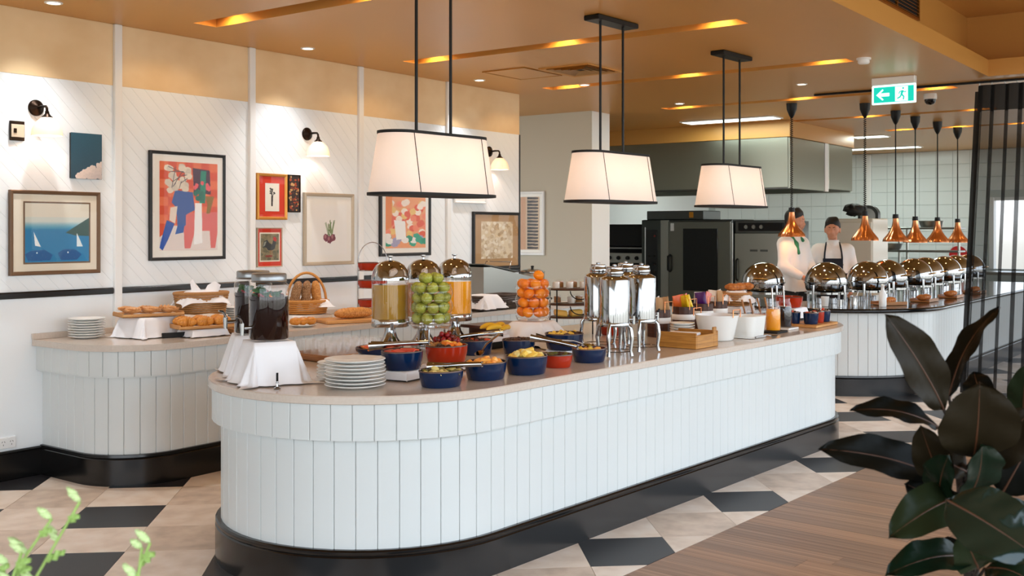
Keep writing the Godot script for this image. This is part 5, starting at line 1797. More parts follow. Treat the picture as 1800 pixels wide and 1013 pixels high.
# a square cloth laid over a block of half width a and height h; the overhang falls in folds, its corners in points
func cloth_mesh(ax: float, az: float, h: float, over: float, sd: int, flare := 0.28, cells := 26) -> ArrayMesh:
	var nz := FastNoiseLite.new()
	nz.seed = sd
	nz.frequency = 0.7
	var g := []
	for j in cells + 1:
		var row := []
		for i in cells + 1:
			var p := v2(lerpf(-ax - over, ax + over, float(i) / cells), lerpf(-az - over, az + over, float(j) / cells))
			var q := v2(clampf(p.x, -ax, ax), clampf(p.y, -az, az))
			var d := p - q
			var ln := d.length()
			if ln < 1e-5:
				row.append(Vector3(p.x, h + 0.003, p.y))
				continue
			var dir := d / ln
			var along := (p.x * dir.y - p.y * dir.x)
			var fold := sin(along * 42.0 + sd) * 0.5 + nz.get_noise_2d(along * 9.0, sd * 3.1)
			var fall := ln * 0.93
			var out := ln * flare * (1.0 + 0.55 * fold)
			var y := h + 0.003 - fall
			if y < 0.004:
				out += (0.004 - y) * 0.75
				y = 0.004 + 0.004 * absf(fold)
			var soft := clampf(ln / 0.02, 0.0, 1.0)
			row.append(Vector3(q.x + dir.x * out * soft, y, q.y + dir.y * out * soft))
		g.append(row)
	return mb().grid(g, false, -1.0).done()

func riser(label: String, where: Vector3, turn: float, ax: float, az: float, h: float, over: float, sd: int, flare := 0.28) -> Node3D:
	var t := thing("cloth_riser", label, "riser", where, turn, "cloth covered risers")
	part(t, "block", box_mesh(Vector3(ax * 2 - 0.01, h, az * 2 - 0.01), 0.003, Vector3(0, h / 2, 0)), M.black_matte)
	part(t, "cloth", cloth_mesh(ax, az, h, over, sd, flare), M.linen)
	return t

func plate_mesh(r: float) -> ArrayMesh:
	return mb().lathe([v2(0, 0.0), v2(r * 0.6, 0.0), v2(r * 0.66, 0.003), v2(r * 0.98, 0.0145), v2(r, 0.0165), v2(r * 0.99, 0.019), v2(r * 0.95, 0.0185), v2(r * 0.66, 0.0075), v2(r * 0.58, 0.005), v2(0, 0.005)], 44).done()

func plate_stack(label: String, where: Vector3, r: float, count: int, step: float, group: String) -> void:
	var m := plate_mesh(r)
	for k in count:
		single("plate", ("topmost " if k == count - 1 else "") + label, "plate", m, M.china, where + Vector3(rng.randf_range(-0.003, 0.003), k * step, rng.randf_range(-0.003, 0.003)), Vector3.ZERO, group)

# oval glazed bowl
func bowl(label: String, where: Vector3, turn: float, rx: float, rz: float, h: float, glaze: Material, group := "glazed buffet bowls") -> Node3D:
	var t := thing("bowl", label, "bowl", where, turn, group)
	var s := rz / rx
	part(t, "body", mb().lathe([v2(0, 0), v2(rx * 0.84, 0), v2(rx * 0.88, 0.006), v2(rx * 0.97, h * 0.6), v2(rx, h), v2(rx * 0.955, h), v2(rx * 0.92, h * 0.6), v2(rx * 0.83, 0.014), v2(0, 0.012)], 40, Vector3.ZERO, 1.0, s).done(), glaze)
	part(t, "rim", mb().lathe([v2(rx * 1.0, h - 0.003), v2(rx * 1.005, h), v2(rx * 0.98, h + 0.004), v2(rx * 0.95, h)], 40, Vector3.ZERO, 1.0, s).done(), M.glaze_rim)
	return t

# heaps single pieces of food in an oval of half axes rx, rz
func heap(called: String, label: String, category: String, group: String, meshes: Array, m: Array, where: Vector3, turn: float, rx: float, rz: float, lift: float, count: int, tilt := 40.0) -> void:
	var b := Basis(Vector3.UP, deg_to_rad(turn))
	var p := []
	var rad := []
	for k in count:
		var q := float(k) / count
		var r := sqrt(q)
		var a := k * 2.39996 + rng.randf_range(-0.3, 0.3)
		p.append(Vector3(r * cos(a) * rx, lift * (1.0 - q * 0.95), r * sin(a) * rz))
		var s: Vector3 = meshes[k % meshes.size()].get_aabb().size
		rad.append((s.x + s.y + s.z - maxf(s.x, maxf(s.y, s.z))) * 0.27)
	# push pieces apart until they only touch, keeping them over the dish
	for it in 40:
		for i in count:
			for j in i:
				var d: Vector3 = p[i] - p[j]
				var gap: float = rad[i] + rad[j] - d.length()
				if gap > 0.0:
					var push := d.normalized() * gap * 0.5 if d.length() > 1e-5 else Vector3(0, gap * 0.5, 0)
					p[i] += push
					p[j] -= push
			var e := v2(p[i].x / rx, p[i].z / rz)
			if e.length() > 1.0:
				e = e.normalized()
				p[i].x = e.x * rx
				p[i].z = e.y * rz
			p[i].y = maxf(p[i].y - 0.0006, 0.0)
	for k in count:
		single(called, label, category, meshes[k % meshes.size()], m[k % m.size()], where + b * p[k], Vector3(rng.randf_range(-tilt, tilt), rng.randf_range(0, 360), rng.randf_range(-tilt, tilt)), group)

func chunk(s: Vector3, sd: int) -> ArrayMesh:
	var r := RandomNumberGenerator.new()
	r.seed = sd
	var m := mb()
	var b := Basis(Vector3(1, r.randf_range(-0.15, 0.15), 0).normalized(), Vector3(0, 1, r.randf_range(-0.2, 0.2)).normalized(), Vector3(r.randf_range(-0.2, 0.2), 0, 1).normalized())
	m.box(Vector3.ZERO, s, minf(s.x, minf(s.y, s.z)) * 0.22, b)
	return m.done()

# serving tongs lying from tail to head
func tongs(label: String, where: Vector3, turn: float, tilt: float, ln := 0.26) -> void:
	var t := thing("serving_tongs", label, "tongs", where, turn, "serving tongs")
	t.rotation_degrees.z = tilt
	for s in [-1.0, 1.0]:
		var g := []
		for k in 9:
			var q := k / 8.0
			var x := q * ln
			var w := 0.011 if q < 0.65 else lerpf(0.011, 0.022, (q - 0.65) / 0.35)
			var z: float = s * (0.006 + 0.026 * q)
			var y := 0.004 * sin(q * PI)
			g.append([Vector3(x, y - w, z), Vector3(x, y - w * 0.4, z + s * 0.004), Vector3(x, y + w * 0.4, z + s * 0.004), Vector3(x, y + w, z), Vector3(x, y + w * 0.4, z + s * 0.002), Vector3(x, y - w * 0.4, z + s * 0.002)])
		part(t, "arm", mb().grid(g, true, s).done(), M.chrome)
	part(t, "spring", mb().tube([Vector3(0, -0.01, -0.006), Vector3(-0.008, -0.01, 0), Vector3(0, -0.01, 0.006), Vector3(0, 0.01, 0.006), Vector3(-0.008, 0.01, 0), Vector3(0, 0.01, -0.006)], 0.004, 6).done(), M.chrome)

func spoon(label: String, where: Vector3, turn: float, tilt: float, ln := 0.24) -> void:
	var t := thing("serving_spoon", label, "spoon", where, turn, "serving spoons")
	t.rotation_degrees.z = tilt
	part(t, "handle", mb().tube([Vector3(0, 0, 0), Vector3(-ln * 0.3, 0.012, 0), Vector3(-ln, 0.004, 0)], [0.004, 0.005, 0.007], 8).done(), M.chrome)
	part(t, "bowl", mb().lathe([v2(0, -0.014), v2(0.018, -0.009), v2(0.026, 0.002), v2(0.024, 0.003), v2(0.016, -0.006), v2(0, -0.011)], 18, Vector3(0.03, 0.0, 0), 1.35, 1.0).done(), M.chrome)

# drinks jar with screw lid and tap, standing on a cloth
func drinks_jar(label: String, where: Vector3, turn: float) -> void:
	var t := thing("drinks_jar", label, "jar", where, turn, "glass drinks jars with taps")
	part(t, "glass_body", mb().lathe([v2(0, 0.0), v2(0.09, 0.0), v2(0.097, 0.008), v2(0.097, 0.255), v2(0.092, 0.272), v2(0.08, 0.284), v2(0.08, 0.29)], 40).done(), M.glass)
	part(t, "drink", mb().lathe([v2(0, 0.005), v2(0.088, 0.005), v2(0.0935, 0.012), v2(0.0935, 0.215), v2(0, 0.215)], 40).done(), M.dark_drink)
	var lid := part(t, "lid", mb().lathe([v2(0.0, 0.288), v2(0.084, 0.288), v2(0.085, 0.292), v2(0.085, 0.322), v2(0.08, 0.327), v2(0.06, 0.328), v2(0.056, 0.325), v2(0, 0.326)], 40).done(), M.lid_metal)
	part(lid, "rolled_edge", mb().lathe([v2(0.084, 0.284), v2(0.088, 0.288), v2(0.084, 0.294)], 40).done(), M.lid_metal)
	for k in 7:
		var a := k * 0.9
		part(t, "fruit_slice", mb().lathe([v2(0, -0.004), v2(0.022, -0.004), v2(0.024, 0), v2(0.022, 0.004), v2(0, 0.004)], 16).done(), [M.berry_red, M.dark_drink, M.orange_flesh][k % 3], Vector3(cos(a) * 0.06, 0.212, sin(a) * 0.06), Vector3(20 + 8 * k, 40 * k, 20))
	for k in 24:
		var a := 0.6 + k * 0.15
		part(t, "mint_leaf", blob(0.022, 0.004, 0.013, k, 0.1, 10, 5), M.mint, Vector3(cos(a) * rng.randf_range(0.03, 0.075), rng.randf_range(0.205, 0.245), sin(a) * rng.randf_range(0.03, 0.075)), Vector3(rng.randf_range(-50, 50), rng.randf_range(0, 360), rng.randf_range(-50, 50)))
	var tap := part(t, "tap", mb().tube([Vector3(-0.094, 0.065, 0), Vector3(-0.145, 0.065, 0)], 0.009, 10).tube([Vector3(-0.145, 0.088, 0), Vector3(-0.145, 0.03, 0)], [0.013, 0.009], 10).done(), M.chrome)
	part(tap, "lever", mb().tube([Vector3(-0.145, 0.088, 0), Vector3(-0.15, 0.105, 0), Vector3(-0.165, 0.12, 0.01), Vector3(-0.185, 0.125, 0.02)], [0.008, 0.007, 0.007, 0.005], 8).done(), M.chrome)

# pedestal juice dispenser with a domed lid
func dispenser(label: String, where: Vector3, turn: float, juice: Material) -> void:
	var t := thing("juice_dispenser", label, "dispenser", where, turn, "pedestal juice dispensers")
	part(t, "foot", mb().lathe([v2(0, 0), v2(0.082, 0), v2(0.084, 0.016), v2(0.078, 0.03), v2(0.066, 0.045), v2(0.046, 0.075), v2(0.035, 0.11), v2(0.034, 0.142), v2(0, 0.142)], 32).done(), M.chrome)
	part(t, "base_ring", mb().lathe([v2(0, 0.142), v2(0.113, 0.142), v2(0.1175, 0.146), v2(0.1175, 0.19), v2(0.114, 0.193), v2(0, 0.192)], 40).done(), M.satin_chrome)
	part(t, "glass_cylinder", mb().lathe([v2(0.1155, 0.194), v2(0.1155, 0.435)], 40).done(), M.glass)
	part(t, "juice", mb().lathe([v2(0, 0.193), v2(0.1125, 0.193), v2(0.1125, 0.405), v2(0, 0.405)], 40).done(), juice)
	var lid := part(t, "dome_lid", mb().lathe([v2(0.118, 0.432), v2(0.118, 0.455), v2(0.115, 0.462), v2(0.109, 0.49), v2(0.09, 0.524), v2(0.06, 0.545), v2(0.03, 0.555), v2(0, 0.557)], 40).done(), M.chrome)
	part(lid, "knob", mb().lathe([v2(0, 0.555), v2(0.007, 0.556), v2(0.006, 0.57), v2(0.018, 0.578), v2(0.018, 0.584), v2(0, 0.586)], 16).done(), M.chrome)
	part(t, "tap", mb().tube([Vector3(0, 0.16, 0.11), Vector3(0, 0.16, 0.15)], 0.008, 8).tube([Vector3(0, 0.175, 0.15), Vector3(0, 0.13, 0.15)], 0.01, 8).done(), M.chrome)

# wavy glass jar
func ribbed_jar(t: Node3D, r: float, h: float) -> void:
	var prof := [v2(0, 0.0), v2(r * 0.85, 0.0)]
	for k in 25:
		var q := k / 24.0
		prof.append(v2(r * (0.9 + 0.1 * absf(sin(q * PI * 3.0))), 0.006 + q * (h - 0.012)))
	prof.append(v2(r * 0.9, h))
	part(t, "glass_body", mb().lathe(prof, 40, Vector3.ZERO, 1, 1, 80.0).done(), M.glass)
	part(t, "base_glass", mb().lathe([v2(0, 0.001), v2(r * 0.86, 0.001), v2(r * 0.9, 0.012), v2(r * 0.84, 0.018), v2(0, 0.018)], 32).done(), M.thick_glass)
	part(t, "rim", mb().lathe([v2(r * 0.9, h - 0.004), v2(r * 0.92, h), v2(r * 0.9, h + 0.004), v2(r * 0.88, h)], 32).done(), M.thick_glass)

# fruit packed in layers in a round jar
func packed(called: String, label: String, category: String, group: String, mesh: ArrayMesh, mats: Array, where: Vector3, r_in: float, fr: float, layers: int, extra: int) -> void:
	var k := 0
	for l in layers:
		var ring := int(floor(PI / asin(minf(1.0, fr / (r_in - fr)))))
		for i in ring:
			var a := TAU * i / ring + l * 0.45
			var p := Vector3(cos(a) * (r_in - fr), fr + 0.02 + l * fr * 1.72, sin(a) * (r_in - fr))
			single(called, label, category, mesh, mats[k % mats.size()], where + p, Vector3(rng.randf_range(-40, 40), rng.randf_range(0, 360), rng.randf_range(-40, 40)), group)
			k += 1
	for i in extra:
		var a := TAU * i / extra + 0.4
		var p := Vector3(cos(a) * (r_in - fr) * 0.55, fr + 0.02 + layers * fr * 1.72 - 0.004, sin(a) * (r_in - fr) * 0.55)
		single(called, label, category, mesh, mats[k % mats.size()], where + p, Vector3(rng.randf_range(-40, 40), rng.randf_range(0, 360), 0), group)
		k += 1

func apple_mesh(r: float) -> ArrayMesh:
	return mb().lathe([v2(0, -0.72 * r), v2(0.22 * r, -0.84 * r), v2(0.5 * r, -0.78 * r), v2(0.84 * r, -0.42 * r), v2(r, 0.1 * r), v2(0.93 * r, 0.5 * r), v2(0.66 * r, 0.8 * r), v2(0.34 * r, 0.88 * r), v2(0.12 * r, 0.78 * r), v2(0, 0.66 * r)], 22, Vector3.ZERO, 1, 1, 80.0).tube([Vector3(0, 0.66 * r, 0), Vector3(0.08 * r, 1.0 * r, 0)], 0.06 * r, 5).done()

func urn(label: String, where: Vector3, turn: float) -> void:
	var t := thing("milk_urn", label, "urn", where, turn, "chrome drink urns on legs")
	part(t, "body", mb().lathe([v2(0, 0.195), v2(0.082, 0.195), v2(0.088, 0.2), v2(0.088, 0.45), v2(0.084, 0.462), v2(0.06, 0.474), v2(0.05, 0.478), v2(0.05, 0.485)], 40).done(), M.chrome)
	var lid := part(t, "lid", mb().lathe([v2(0.0, 0.482), v2(0.052, 0.482), v2(0.054, 0.488), v2(0.054, 0.505), v2(0.05, 0.51), v2(0.05, 0.525), v2(0.044, 0.53), v2(0, 0.531)], 32).done(), M.chrome)
	part(lid, "knob", mb().lathe([v2(0, 0.53), v2(0.012, 0.531), v2(0.014, 0.54), v2(0, 0.544)], 14).done(), M.chrome)
	part(t, "base_ring", mb().lathe([v2(0.07, 0.178), v2(0.09, 0.178), v2(0.093, 0.19), v2(0.088, 0.203), v2(0.07, 0.203)], 36).done(), M.chrome)
	for k in 4:
		var a := PI / 4 + PI / 2 * k
		var d := Vector3(cos(a), 0, sin(a))
		part(t, "leg", mb().tube([d * 0.078 + Vector3(0, 0.2, 0), d * 0.1 + Vector3(0, 0.17, 0), d * 0.108 + Vector3(0, 0.11, 0), d * 0.1 + Vector3(0, 0.04, 0), d * 0.106 + Vector3(0, 0.006, 0)], [0.009, 0.012, 0.012, 0.009, 0.012], 10).done(), M.chrome)
	part(t, "stretcher", mb().lathe([v2(0.096, 0.03), v2(0.1, 0.033), v2(0.096, 0.036), v2(0.092, 0.033), v2(0.096, 0.03)], 32).done(), M.chrome)
	var tap := part(t, "tap", mb().tube([Vector3(0.085, 0.215, 0), Vector3(0.125, 0.215, 0)], 0.008, 8).tube([Vector3(0.125, 0.235, 0), Vector3(0.125, 0.185, 0)], 0.01, 8).done(), M.chrome)
	part(tap, "lever", mb().tube([Vector3(0.125, 0.235, 0), Vector3(0.14, 0.255, 0)], 0.006, 6).done(), M.black_matte)

# woven basket: ridged wall of strands over an oval
func basket(label: String, where: Vector3, turn: float, rx: float, rz: float, h: float, m: Material, flare := 1.12, square := false) -> Node3D:
	var t := thing("basket", label, "basket", where, turn, "woven baskets")
	var rows := int(h / 0.016)
	for k in rows:
		var y := 0.006 + k * h / rows
		var s := lerpf(1.0, flare, float(k) / rows)
		var pts := []
		var cnt := 56
		var o: Array = rounded_rect(rx * s, rz * s, minf(rx, rz) * 0.3, 12) if square else oval(rx * s, rz * s, cnt)
		var pl: PackedVector2Array = o[0]
		for i in pl.size() + 1:
			var q := i % pl.size()
			var w := 0.0035 * (1.0 if (i + k) % 2 == 0 else -1.0)
			pts.append(Vector3(pl[q].x + o[1][q].x * w, y, pl[q].y + o[1][q].y * w))
		part(t, "strand", mb().tube(pts, 0.008, 6, false).done(), m)
	var ob: Array = rounded_rect(rx, rz, minf(rx, rz) * 0.3, 8) if square else oval(rx, rz, 32)
	part(t, "floor", mb().prism(ob[0], 0.0, 0.008).done(), m)
	var orim: Array = rounded_rect(rx * flare, rz * flare, minf(rx, rz) * 0.3, 10) if square else oval(rx * flare, rz * flare, 40)
	var rp := []
	for i in orim[0].size() + 1:
		rp.append(Vector3(orim[0][i % orim[0].size()].x, h, orim[0][i % orim[0].size()].y))
	part(t, "rim", mb().tube(rp, 0.012, 8, false).done(), m)
	return t

func loaf(rx: float, ry: float, ln: float, sd: int, slashes := 4) -> ArrayMesh:
	# a long loaf along x with cuts across its crust
	var nz := FastNoiseLite.new()
	nz.seed = sd
	nz.frequency = 9.0
	var g := []
	for j in 29:
		var q := j / 28.0
		var x := (q - 0.5) * ln
		var e := pow(maxf(0.0, 1.0 - pow(absf(q * 2 - 1), 3.2)), 0.5)
		var ring := []
		for i in 18:
			var a := TAU * i / 18
			var cut := 0.0
			if sin(a) > 0.2:
				cut = 0.10 * smoothstep(0.75, 1.0, sin((q + cos(a) * 0.06) * PI * 2 * slashes))
			var k := e * (1.0 - cut + 0.06 * nz.get_noise_3d(x, cos(a) * 0.1, sin(a) * 0.1))
			ring.append(Vector3(x, sin(a) * ry * k * (1.0 if sin(a) > 0 else 0.75), cos(a) * rx * k))
		g.append(ring)
	return mb().grid(g, true, 1.0).done()

func croissant_mesh(sd: int) -> ArrayMesh:
	var g := []
	for j in 33:
		var q := j / 32.0
		var a := (q - 0.5) * 2.3
		var c := Vector3(sin(a) * 0.056, 0, 0.04 - cos(a) * 0.056)
		var dir := Vector3(cos(a), 0, sin(a))
		var side := Vector3(-sin(a), 0, cos(a))
		var r := (0.010 + 0.032 * pow(maxf(0.0, cos(a * 1.25)), 0.9)) * (1.0 + 0.2 * (fmod(q * 7.0 + sd * 0.3, 1.0) - 0.5))
		if j == 0 or j == 32:
			r = 0.001
		var ring := []
		for i in 14:
			var b := TAU * i / 14
			ring.append(c + side * cos(b) * r + Vector3.UP * (sin(b) * r * 0.9))
		g.append(ring)
	return mb().grid(g, true, 1.0).done()

func danish_mesh() -> ArrayMesh:
	var m := mb()
	var g := []
	for j in 11:
		var q := j / 10.0
		var r := 0.062 * sin(minf(q * 1.25, 1.0) * PI * 0.5) if q < 0.8 else lerpf(0.062, 0.0, (q - 0.8) / 0.2)
		var y := -0.016 + 0.038 * q if q < 0.8 else lerpf(0.0144, 0.010, (q - 0.8) / 0.2)
		var ring := []
		for i in 24:
			var a := TAU * i / 24
			var sq := 1.0 + 0.10 * cos(a * 4)
			ring.append(Vector3(cos(a) * r * sq, y + 0.004 * sin(a * 3 + q * 9), sin(a) * r * sq * 0.82))
		g.append(ring)
	m.grid(g, true, -1.0)
	for k in 3:
		m.tube([Vector3(-0.05 + k * 0.008, 0.016, -0.03 + k * 0.025), Vector3(0, 0.024, -0.024 + k * 0.024), Vector3(0.05 - k * 0.008, 0.016, -0.03 + k * 0.025)], 0.009, 7)
	return m.done()

func food_materials() -> void:
	mat("glaze_rim", Color(0.36, 0.26, 0.22), 0.2)
	mat("lid_metal", Color(0.60, 0.61, 0.62), 0.32, 0.9)
	mat("dark_drink", Color(0.11, 0.03, 0.018), 0.06).metallic_specular = 0.3
	mat("orange_flesh", Color(0.92, 0.48, 0.12), 0.4)
	mat("berry_red", Color(0.55, 0.05, 0.08), 0.35)
	mat("mint", Color(0.10, 0.34, 0.10), 0.5)
	mat("juice_apple", Color(0.68, 0.53, 0.19), 0.1)
	mat("juice_tropical", Color(0.80, 0.50, 0.12), 0.1)
	mat("juice_orange", Color(0.96, 0.67, 0.14), 0.1)
	var tg := mat("thick_glass", Color(0.92, 0.95, 0.93, 0.01), 0.03)
	tg.transparency = BaseMaterial3D.TRANSPARENCY_ALPHA
	textured("apple_green", noise_tex(0.03, 71, [[0.0, Color(0.50, 0.53, 0.18)], [0.6, Color(0.63, 0.65, 0.27)], [1.0, Color(0.73, 0.73, 0.40)]]), 0.25, Vector3(8, 8, 8))
	textured("apple_lime", noise_tex(0.03, 72, [[0.0, Color(0.55, 0.60, 0.20)], [1.0, Color(0.70, 0.72, 0.34)]]), 0.25, Vector3(8, 8, 8))
	mat("mandarin", Color(0.97, 0.56, 0.07), 0.42)
	mat("mandarin_deep", Color(0.95, 0.50, 0.05), 0.42)
	mat("salmon", Color(0.86, 0.30, 0.16), 0.4)
	mat("melon_red", Color(0.84, 0.27, 0.19), 0.35)
	mat("rockmelon", Color(0.95, 0.60, 0.20), 0.4)
	mat("rockmelon_pale", Color(0.96, 0.70, 0.32), 0.4)
	mat("pineapple", Color(0.93, 0.77, 0.32), 0.4)
	mat("pineapple_pale", Color(0.94, 0.86, 0.55), 0.4)
	mat("potato", Color(0.82, 0.74, 0.42), 0.5)
	mat("pickle", Color(0.36, 0.36, 0.10), 0.45)
	mat("date_brown", Color(0.20, 0.07, 0.04), 0.4)
	mat("prune", Color(0.13, 0.045, 0.06), 0.3)
	mat("grape_red", Color(0.42, 0.09, 0.07), 0.22)
	mat("cheese", Color(0.93, 0.74, 0.34), 0.5)
	mat("banana", Color(0.90, 0.70, 0.16), 0.45)
	mat("yoghurt", Color(0.93, 0.90, 0.85), 0.5)
	mat("granola", Color(0.66, 0.45, 0.23), 0.8)
	mat("kraft", Color(0.72, 0.56, 0.39), 0.8)
	mat("wrap_yellow", Color(0.92, 0.78, 0.12), 0.35)
	mat("wrap_purple", Color(0.28, 0.07, 0.38), 0.35)
	mat("wrap_pink", Color(0.86, 0.47, 0.42), 0.4)
	mat("wrap_white", Color(0.92, 0.88, 0.84), 0.4)
	mat("wrap_orange", Color(0.88, 0.40, 0.16), 0.4)
	mat("juice_bottle", Color(0.93, 0.60, 0.05), 0.2)
	mat("plum_juice", Color(0.07, 0.016, 0.04), 0.08)
	mat("jam_red", Color(0.30, 0.03, 0.03), 0.2)
	mat("honey", Color(0.72, 0.36, 0.05), 0.15)
	textured("wicker", noise_tex(0.09, 81, [[0.0, Color(0.50, 0.33, 0.17)], [0.5, Color(0.68, 0.48, 0.27)], [1.0, Color(0.80, 0.61, 0.38)]]), 0.7, Vector3(8, 8, 8))
	textured("cane", noise_tex(0.09, 82, [[0.0, Color(0.62, 0.38, 0.14)], [0.5, Color(0.80, 0.54, 0.24)], [1.0, Color(0.88, 0.66, 0.36)]]), 0.6, Vector3(8, 8, 8))
	textured("dark_wicker", noise_tex(0.09, 83, [[0.0, Color(0.16, 0.12, 0.10)], [0.5, Color(0.27, 0.21, 0.17)], [1.0, Color(0.40, 0.33, 0.27)]]), 0.7, Vector3(8, 8, 8))
	textured("croissant", noise_tex(0.05, 84, [[0.0, Color(0.62, 0.33, 0.10)], [0.5, Color(0.84, 0.54, 0.19)], [1.0, Color(0.93, 0.71, 0.36)]]), 0.4, Vector3(9, 9, 9))
	textured("danish", noise_tex(0.05, 85, [[0.0, Color(0.62, 0.36, 0.17)], [0.5, Color(0.85, 0.60, 0.36)], [1.0, Color(0.94, 0.80, 0.60)]]), 0.45, Vector3(9, 9, 9))
	textured("rye_crust", noise_tex(0.05, 86, [[0.0, Color(0.36, 0.23, 0.13)], [0.5, Color(0.60, 0.43, 0.27)], [1.0, Color(0.84, 0.74, 0.60)]]), 0.75, Vector3(6, 6, 6))
	textured("baguette", noise_tex(0.04, 87, [[0.0, Color(0.60, 0.34, 0.12)], [0.5, Color(0.80, 0.53, 0.24)], [1.0, Color(0.90, 0.70, 0.42)]]), 0.6, Vector3(5, 5, 5))

# ---------------------------------------------------------------- on the counter along the wall

func wooden_tray(label: String, where: Vector3, turn: float, lx: float, lz: float) -> Node3D:
	var t := thing("serving_tray", label, "tray", where, turn, "wooden serving trays")
	part(t, "base", box_mesh(Vector3(lx, 0.01, lz), 0.002, Vector3(0, 0.005, 0)), M.board_wood)
	for s in [-1.0, 1.0]:
		part(t, "rim", box_mesh(Vector3(lx, 0.022, 0.01), 0.002, Vector3(0, 0.011, s * (lz / 2 - 0.005))), M.board_wood)
		part(t, "end_rim", box_mesh(Vector3(0.01, 0.03, lz - 0.02), 0.002, Vector3(s * (lx / 2 - 0.005), 0.015, 0)), M.board_wood)
	part(t, "liner_paper", box_mesh(Vector3(lx - 0.03, 0.002, lz - 0.03), 0.0, Vector3(0, 0.0115, 0)), M.wrap_white)
	return t

func build_wall_counter_goods() -> void:
	food_materials()
	var Y := 0.916
	plate_stack("white side plate stacked at the rounded end of the wall counter", at_room(4.16, -6.69, Y), 0.12, 8, 0.0168, "side plates at the end of the wall counter")
	# danish pastries on the high riser
	riser("tall white cloth covered riser below the danish pastries", at_room(4.47, -6.45, Y), ROOM_TURN + 8, 0.14, 0.12, 0.135, 0.15, 4)
	single("menu_card", "dark folded card lying against the tall cloth riser", "card", mb().box(Vector3(0, 0.018, 0), Vector3(0.2, 0.036, 0.01), 0.002, Basis(Vector3.RIGHT, -0.35)).done(), M.black_matte, at_room(4.53, -6.205, Y), Vector3(0, ROOM_TURN - 20, 0))
	wooden_tray("wooden tray of danish pastries on the tall cloth riser", at_room(4.48, -6.45, Y + 0.142), ROOM_TURN - 18, 0.42, 0.25)
	var dm := danish_mesh()
	for k in 6:
		var q := Basis(Vector3.UP, deg_to_rad(ROOM_TURN - 18)) * Vector3(-0.13 + (k % 3) * 0.13, 0.036, 0.055 - floorf(k / 3.0) * 0.11)
		single("danish_pastry", "%s danish pastry in the %s row on the high tray" % [["first", "middle", "last"][k % 3], ["front", "back"][k / 3]], "pastry", dm, M.danish, at_room(4.48, -6.45, Y + 0.142) + q, Vector3(0, 20 * k, 0), "danish pastries on the high tray")
	# croissants on the low riser
	riser("low white cloth riser below the croissants", at_room(4.72, -6.17, Y), ROOM_TURN - 8, 0.13, 0.1, 0.05, 0.06, 7)
	wooden_tray("wooden tray of croissants on the low cloth riser", at_room(4.72, -6.17, Y + 0.057), ROOM_TURN - 18, 0.40, 0.24)
	var cm := [croissant_mesh(1), croissant_mesh(2)]
	for k in 6:
		var q := Basis(Vector3.UP, deg_to_rad(ROOM_TURN - 18)) * Vector3(-0.128 + (k % 3) * 0.128, 0.046, 0.05 - floorf(k / 3.0) * 0.10)
		single("croissant", "%s golden croissant in the %s row of the tray" % [["first", "middle", "last"][k % 3], ["front", "back"][k / 3]], "croissant", cm[k % 2], M.croissant, at_room(4.72, -6.17, Y + 0.057) + q, Vector3(0, ROOM_TURN - 30 + 15 * (k % 3), 0), "croissants on the low tray")
	single("parchment", "sheet of white parchment sticking up behind the croissants", "paper", mb().grid([[Vector3(-0.17, 0, 0), Vector3(-0.05, 0, 0.01), Vector3(0.06, 0, -0.01), Vector3(0.18, 0, 0.01)], [Vector3(-0.15, 0.075, -0.03), Vector3(-0.05, 0.065, -0.02), Vector3(0.06, 0.07, -0.04), Vector3(0.19, 0.06, -0.02)]]).done(), M.wrap_white, at_room(4.80, -6.275, Y + 0.07), Vector3(0, ROOM_TURN - 18, 0))
	wooden_tray("small low tray with pastries half hidden by the drinks jars", at_room(5.12, -6.15, Y + 0.002), ROOM_TURN - 12, 0.34, 0.2)
	for k in 3:
		var q := Basis(Vector3.UP, deg_to_rad(ROOM_TURN - 12)) * Vector3(-0.1 + k * 0.1, 0.042, 0.01)
		single("muffin", "%s small brown pastry on the low tray behind the tap" % ["first", "middle", "last"][k], "pastry", blob(0.042, 0.03, 0.04, 20 + k, 0.1, 14, 8), M.crust, at_room(5.12, -6.15, Y + 0.002) + q, Vector3.ZERO, "pastries on the low tray")
	# wicker basket with a white cloth
	var b := basket("tan wicker basket lined with white cloth behind the croissants", at_room(5.02, -6.58, Y + 0.11), ROOM_TURN - 20, 0.17, 0.11, 0.16, M.wicker, 1.16)
	riser("cloth riser hidden under the cloth lined wicker basket", at_room(5.02, -6.58, Y), ROOM_TURN, 0.13, 0.1, 0.1, 0.05, 9)
	var lc := part(b, "cloth", cloth_mesh(0.1, 0.06, 0.13, 0.09, 11, 0.9, 18), M.linen, Vector3(0, 0.045, 0))
	part(lc, "cloth_peak", mb().grid([[Vector3(-0.08, 0.12, 0.03), Vector3(-0.04, 0.12, 0.05), Vector3(0.0, 0.12, 0.04)], [Vector3(-0.09, 0.2, 0.02), Vector3(-0.07, 0.22, 0.02), Vector3(-0.05, 0.19, 0.02)]]).done(), M.linen)
	part(lc, "cloth_peak", mb().grid([[Vector3(0.02, 0.12, 0.0), Vector3(0.08, 0.12, 0.03), Vector3(0.13, 0.12, 0.0)], [Vector3(0.05, 0.17, -0.01), Vector3(0.1, 0.2, 0.0), Vector3(0.15, 0.17, -0.01)]]).done(), M.linen)
	plate_stack("cream plate stacked behind the drinks jar tap", at_room(5.32, -6.55, Y), 0.12, 9, 0.0168, "plates behind the drinks jars")
	# cane basket of loaves
	var cb := basket("golden cane basket with high handle holding upright loaves", at_room(6.06, -6.58, Y + 0.055), ROOM_TURN - 30, 0.155, 0.115, 0.1, M.cane, 1.15)
	riser("white cloth riser under the cane bread basket", at_room(6.06, -6.58, Y), ROOM_TURN - 20, 0.17, 0.13, 0.045, 0.05, 13)
	var hp := []
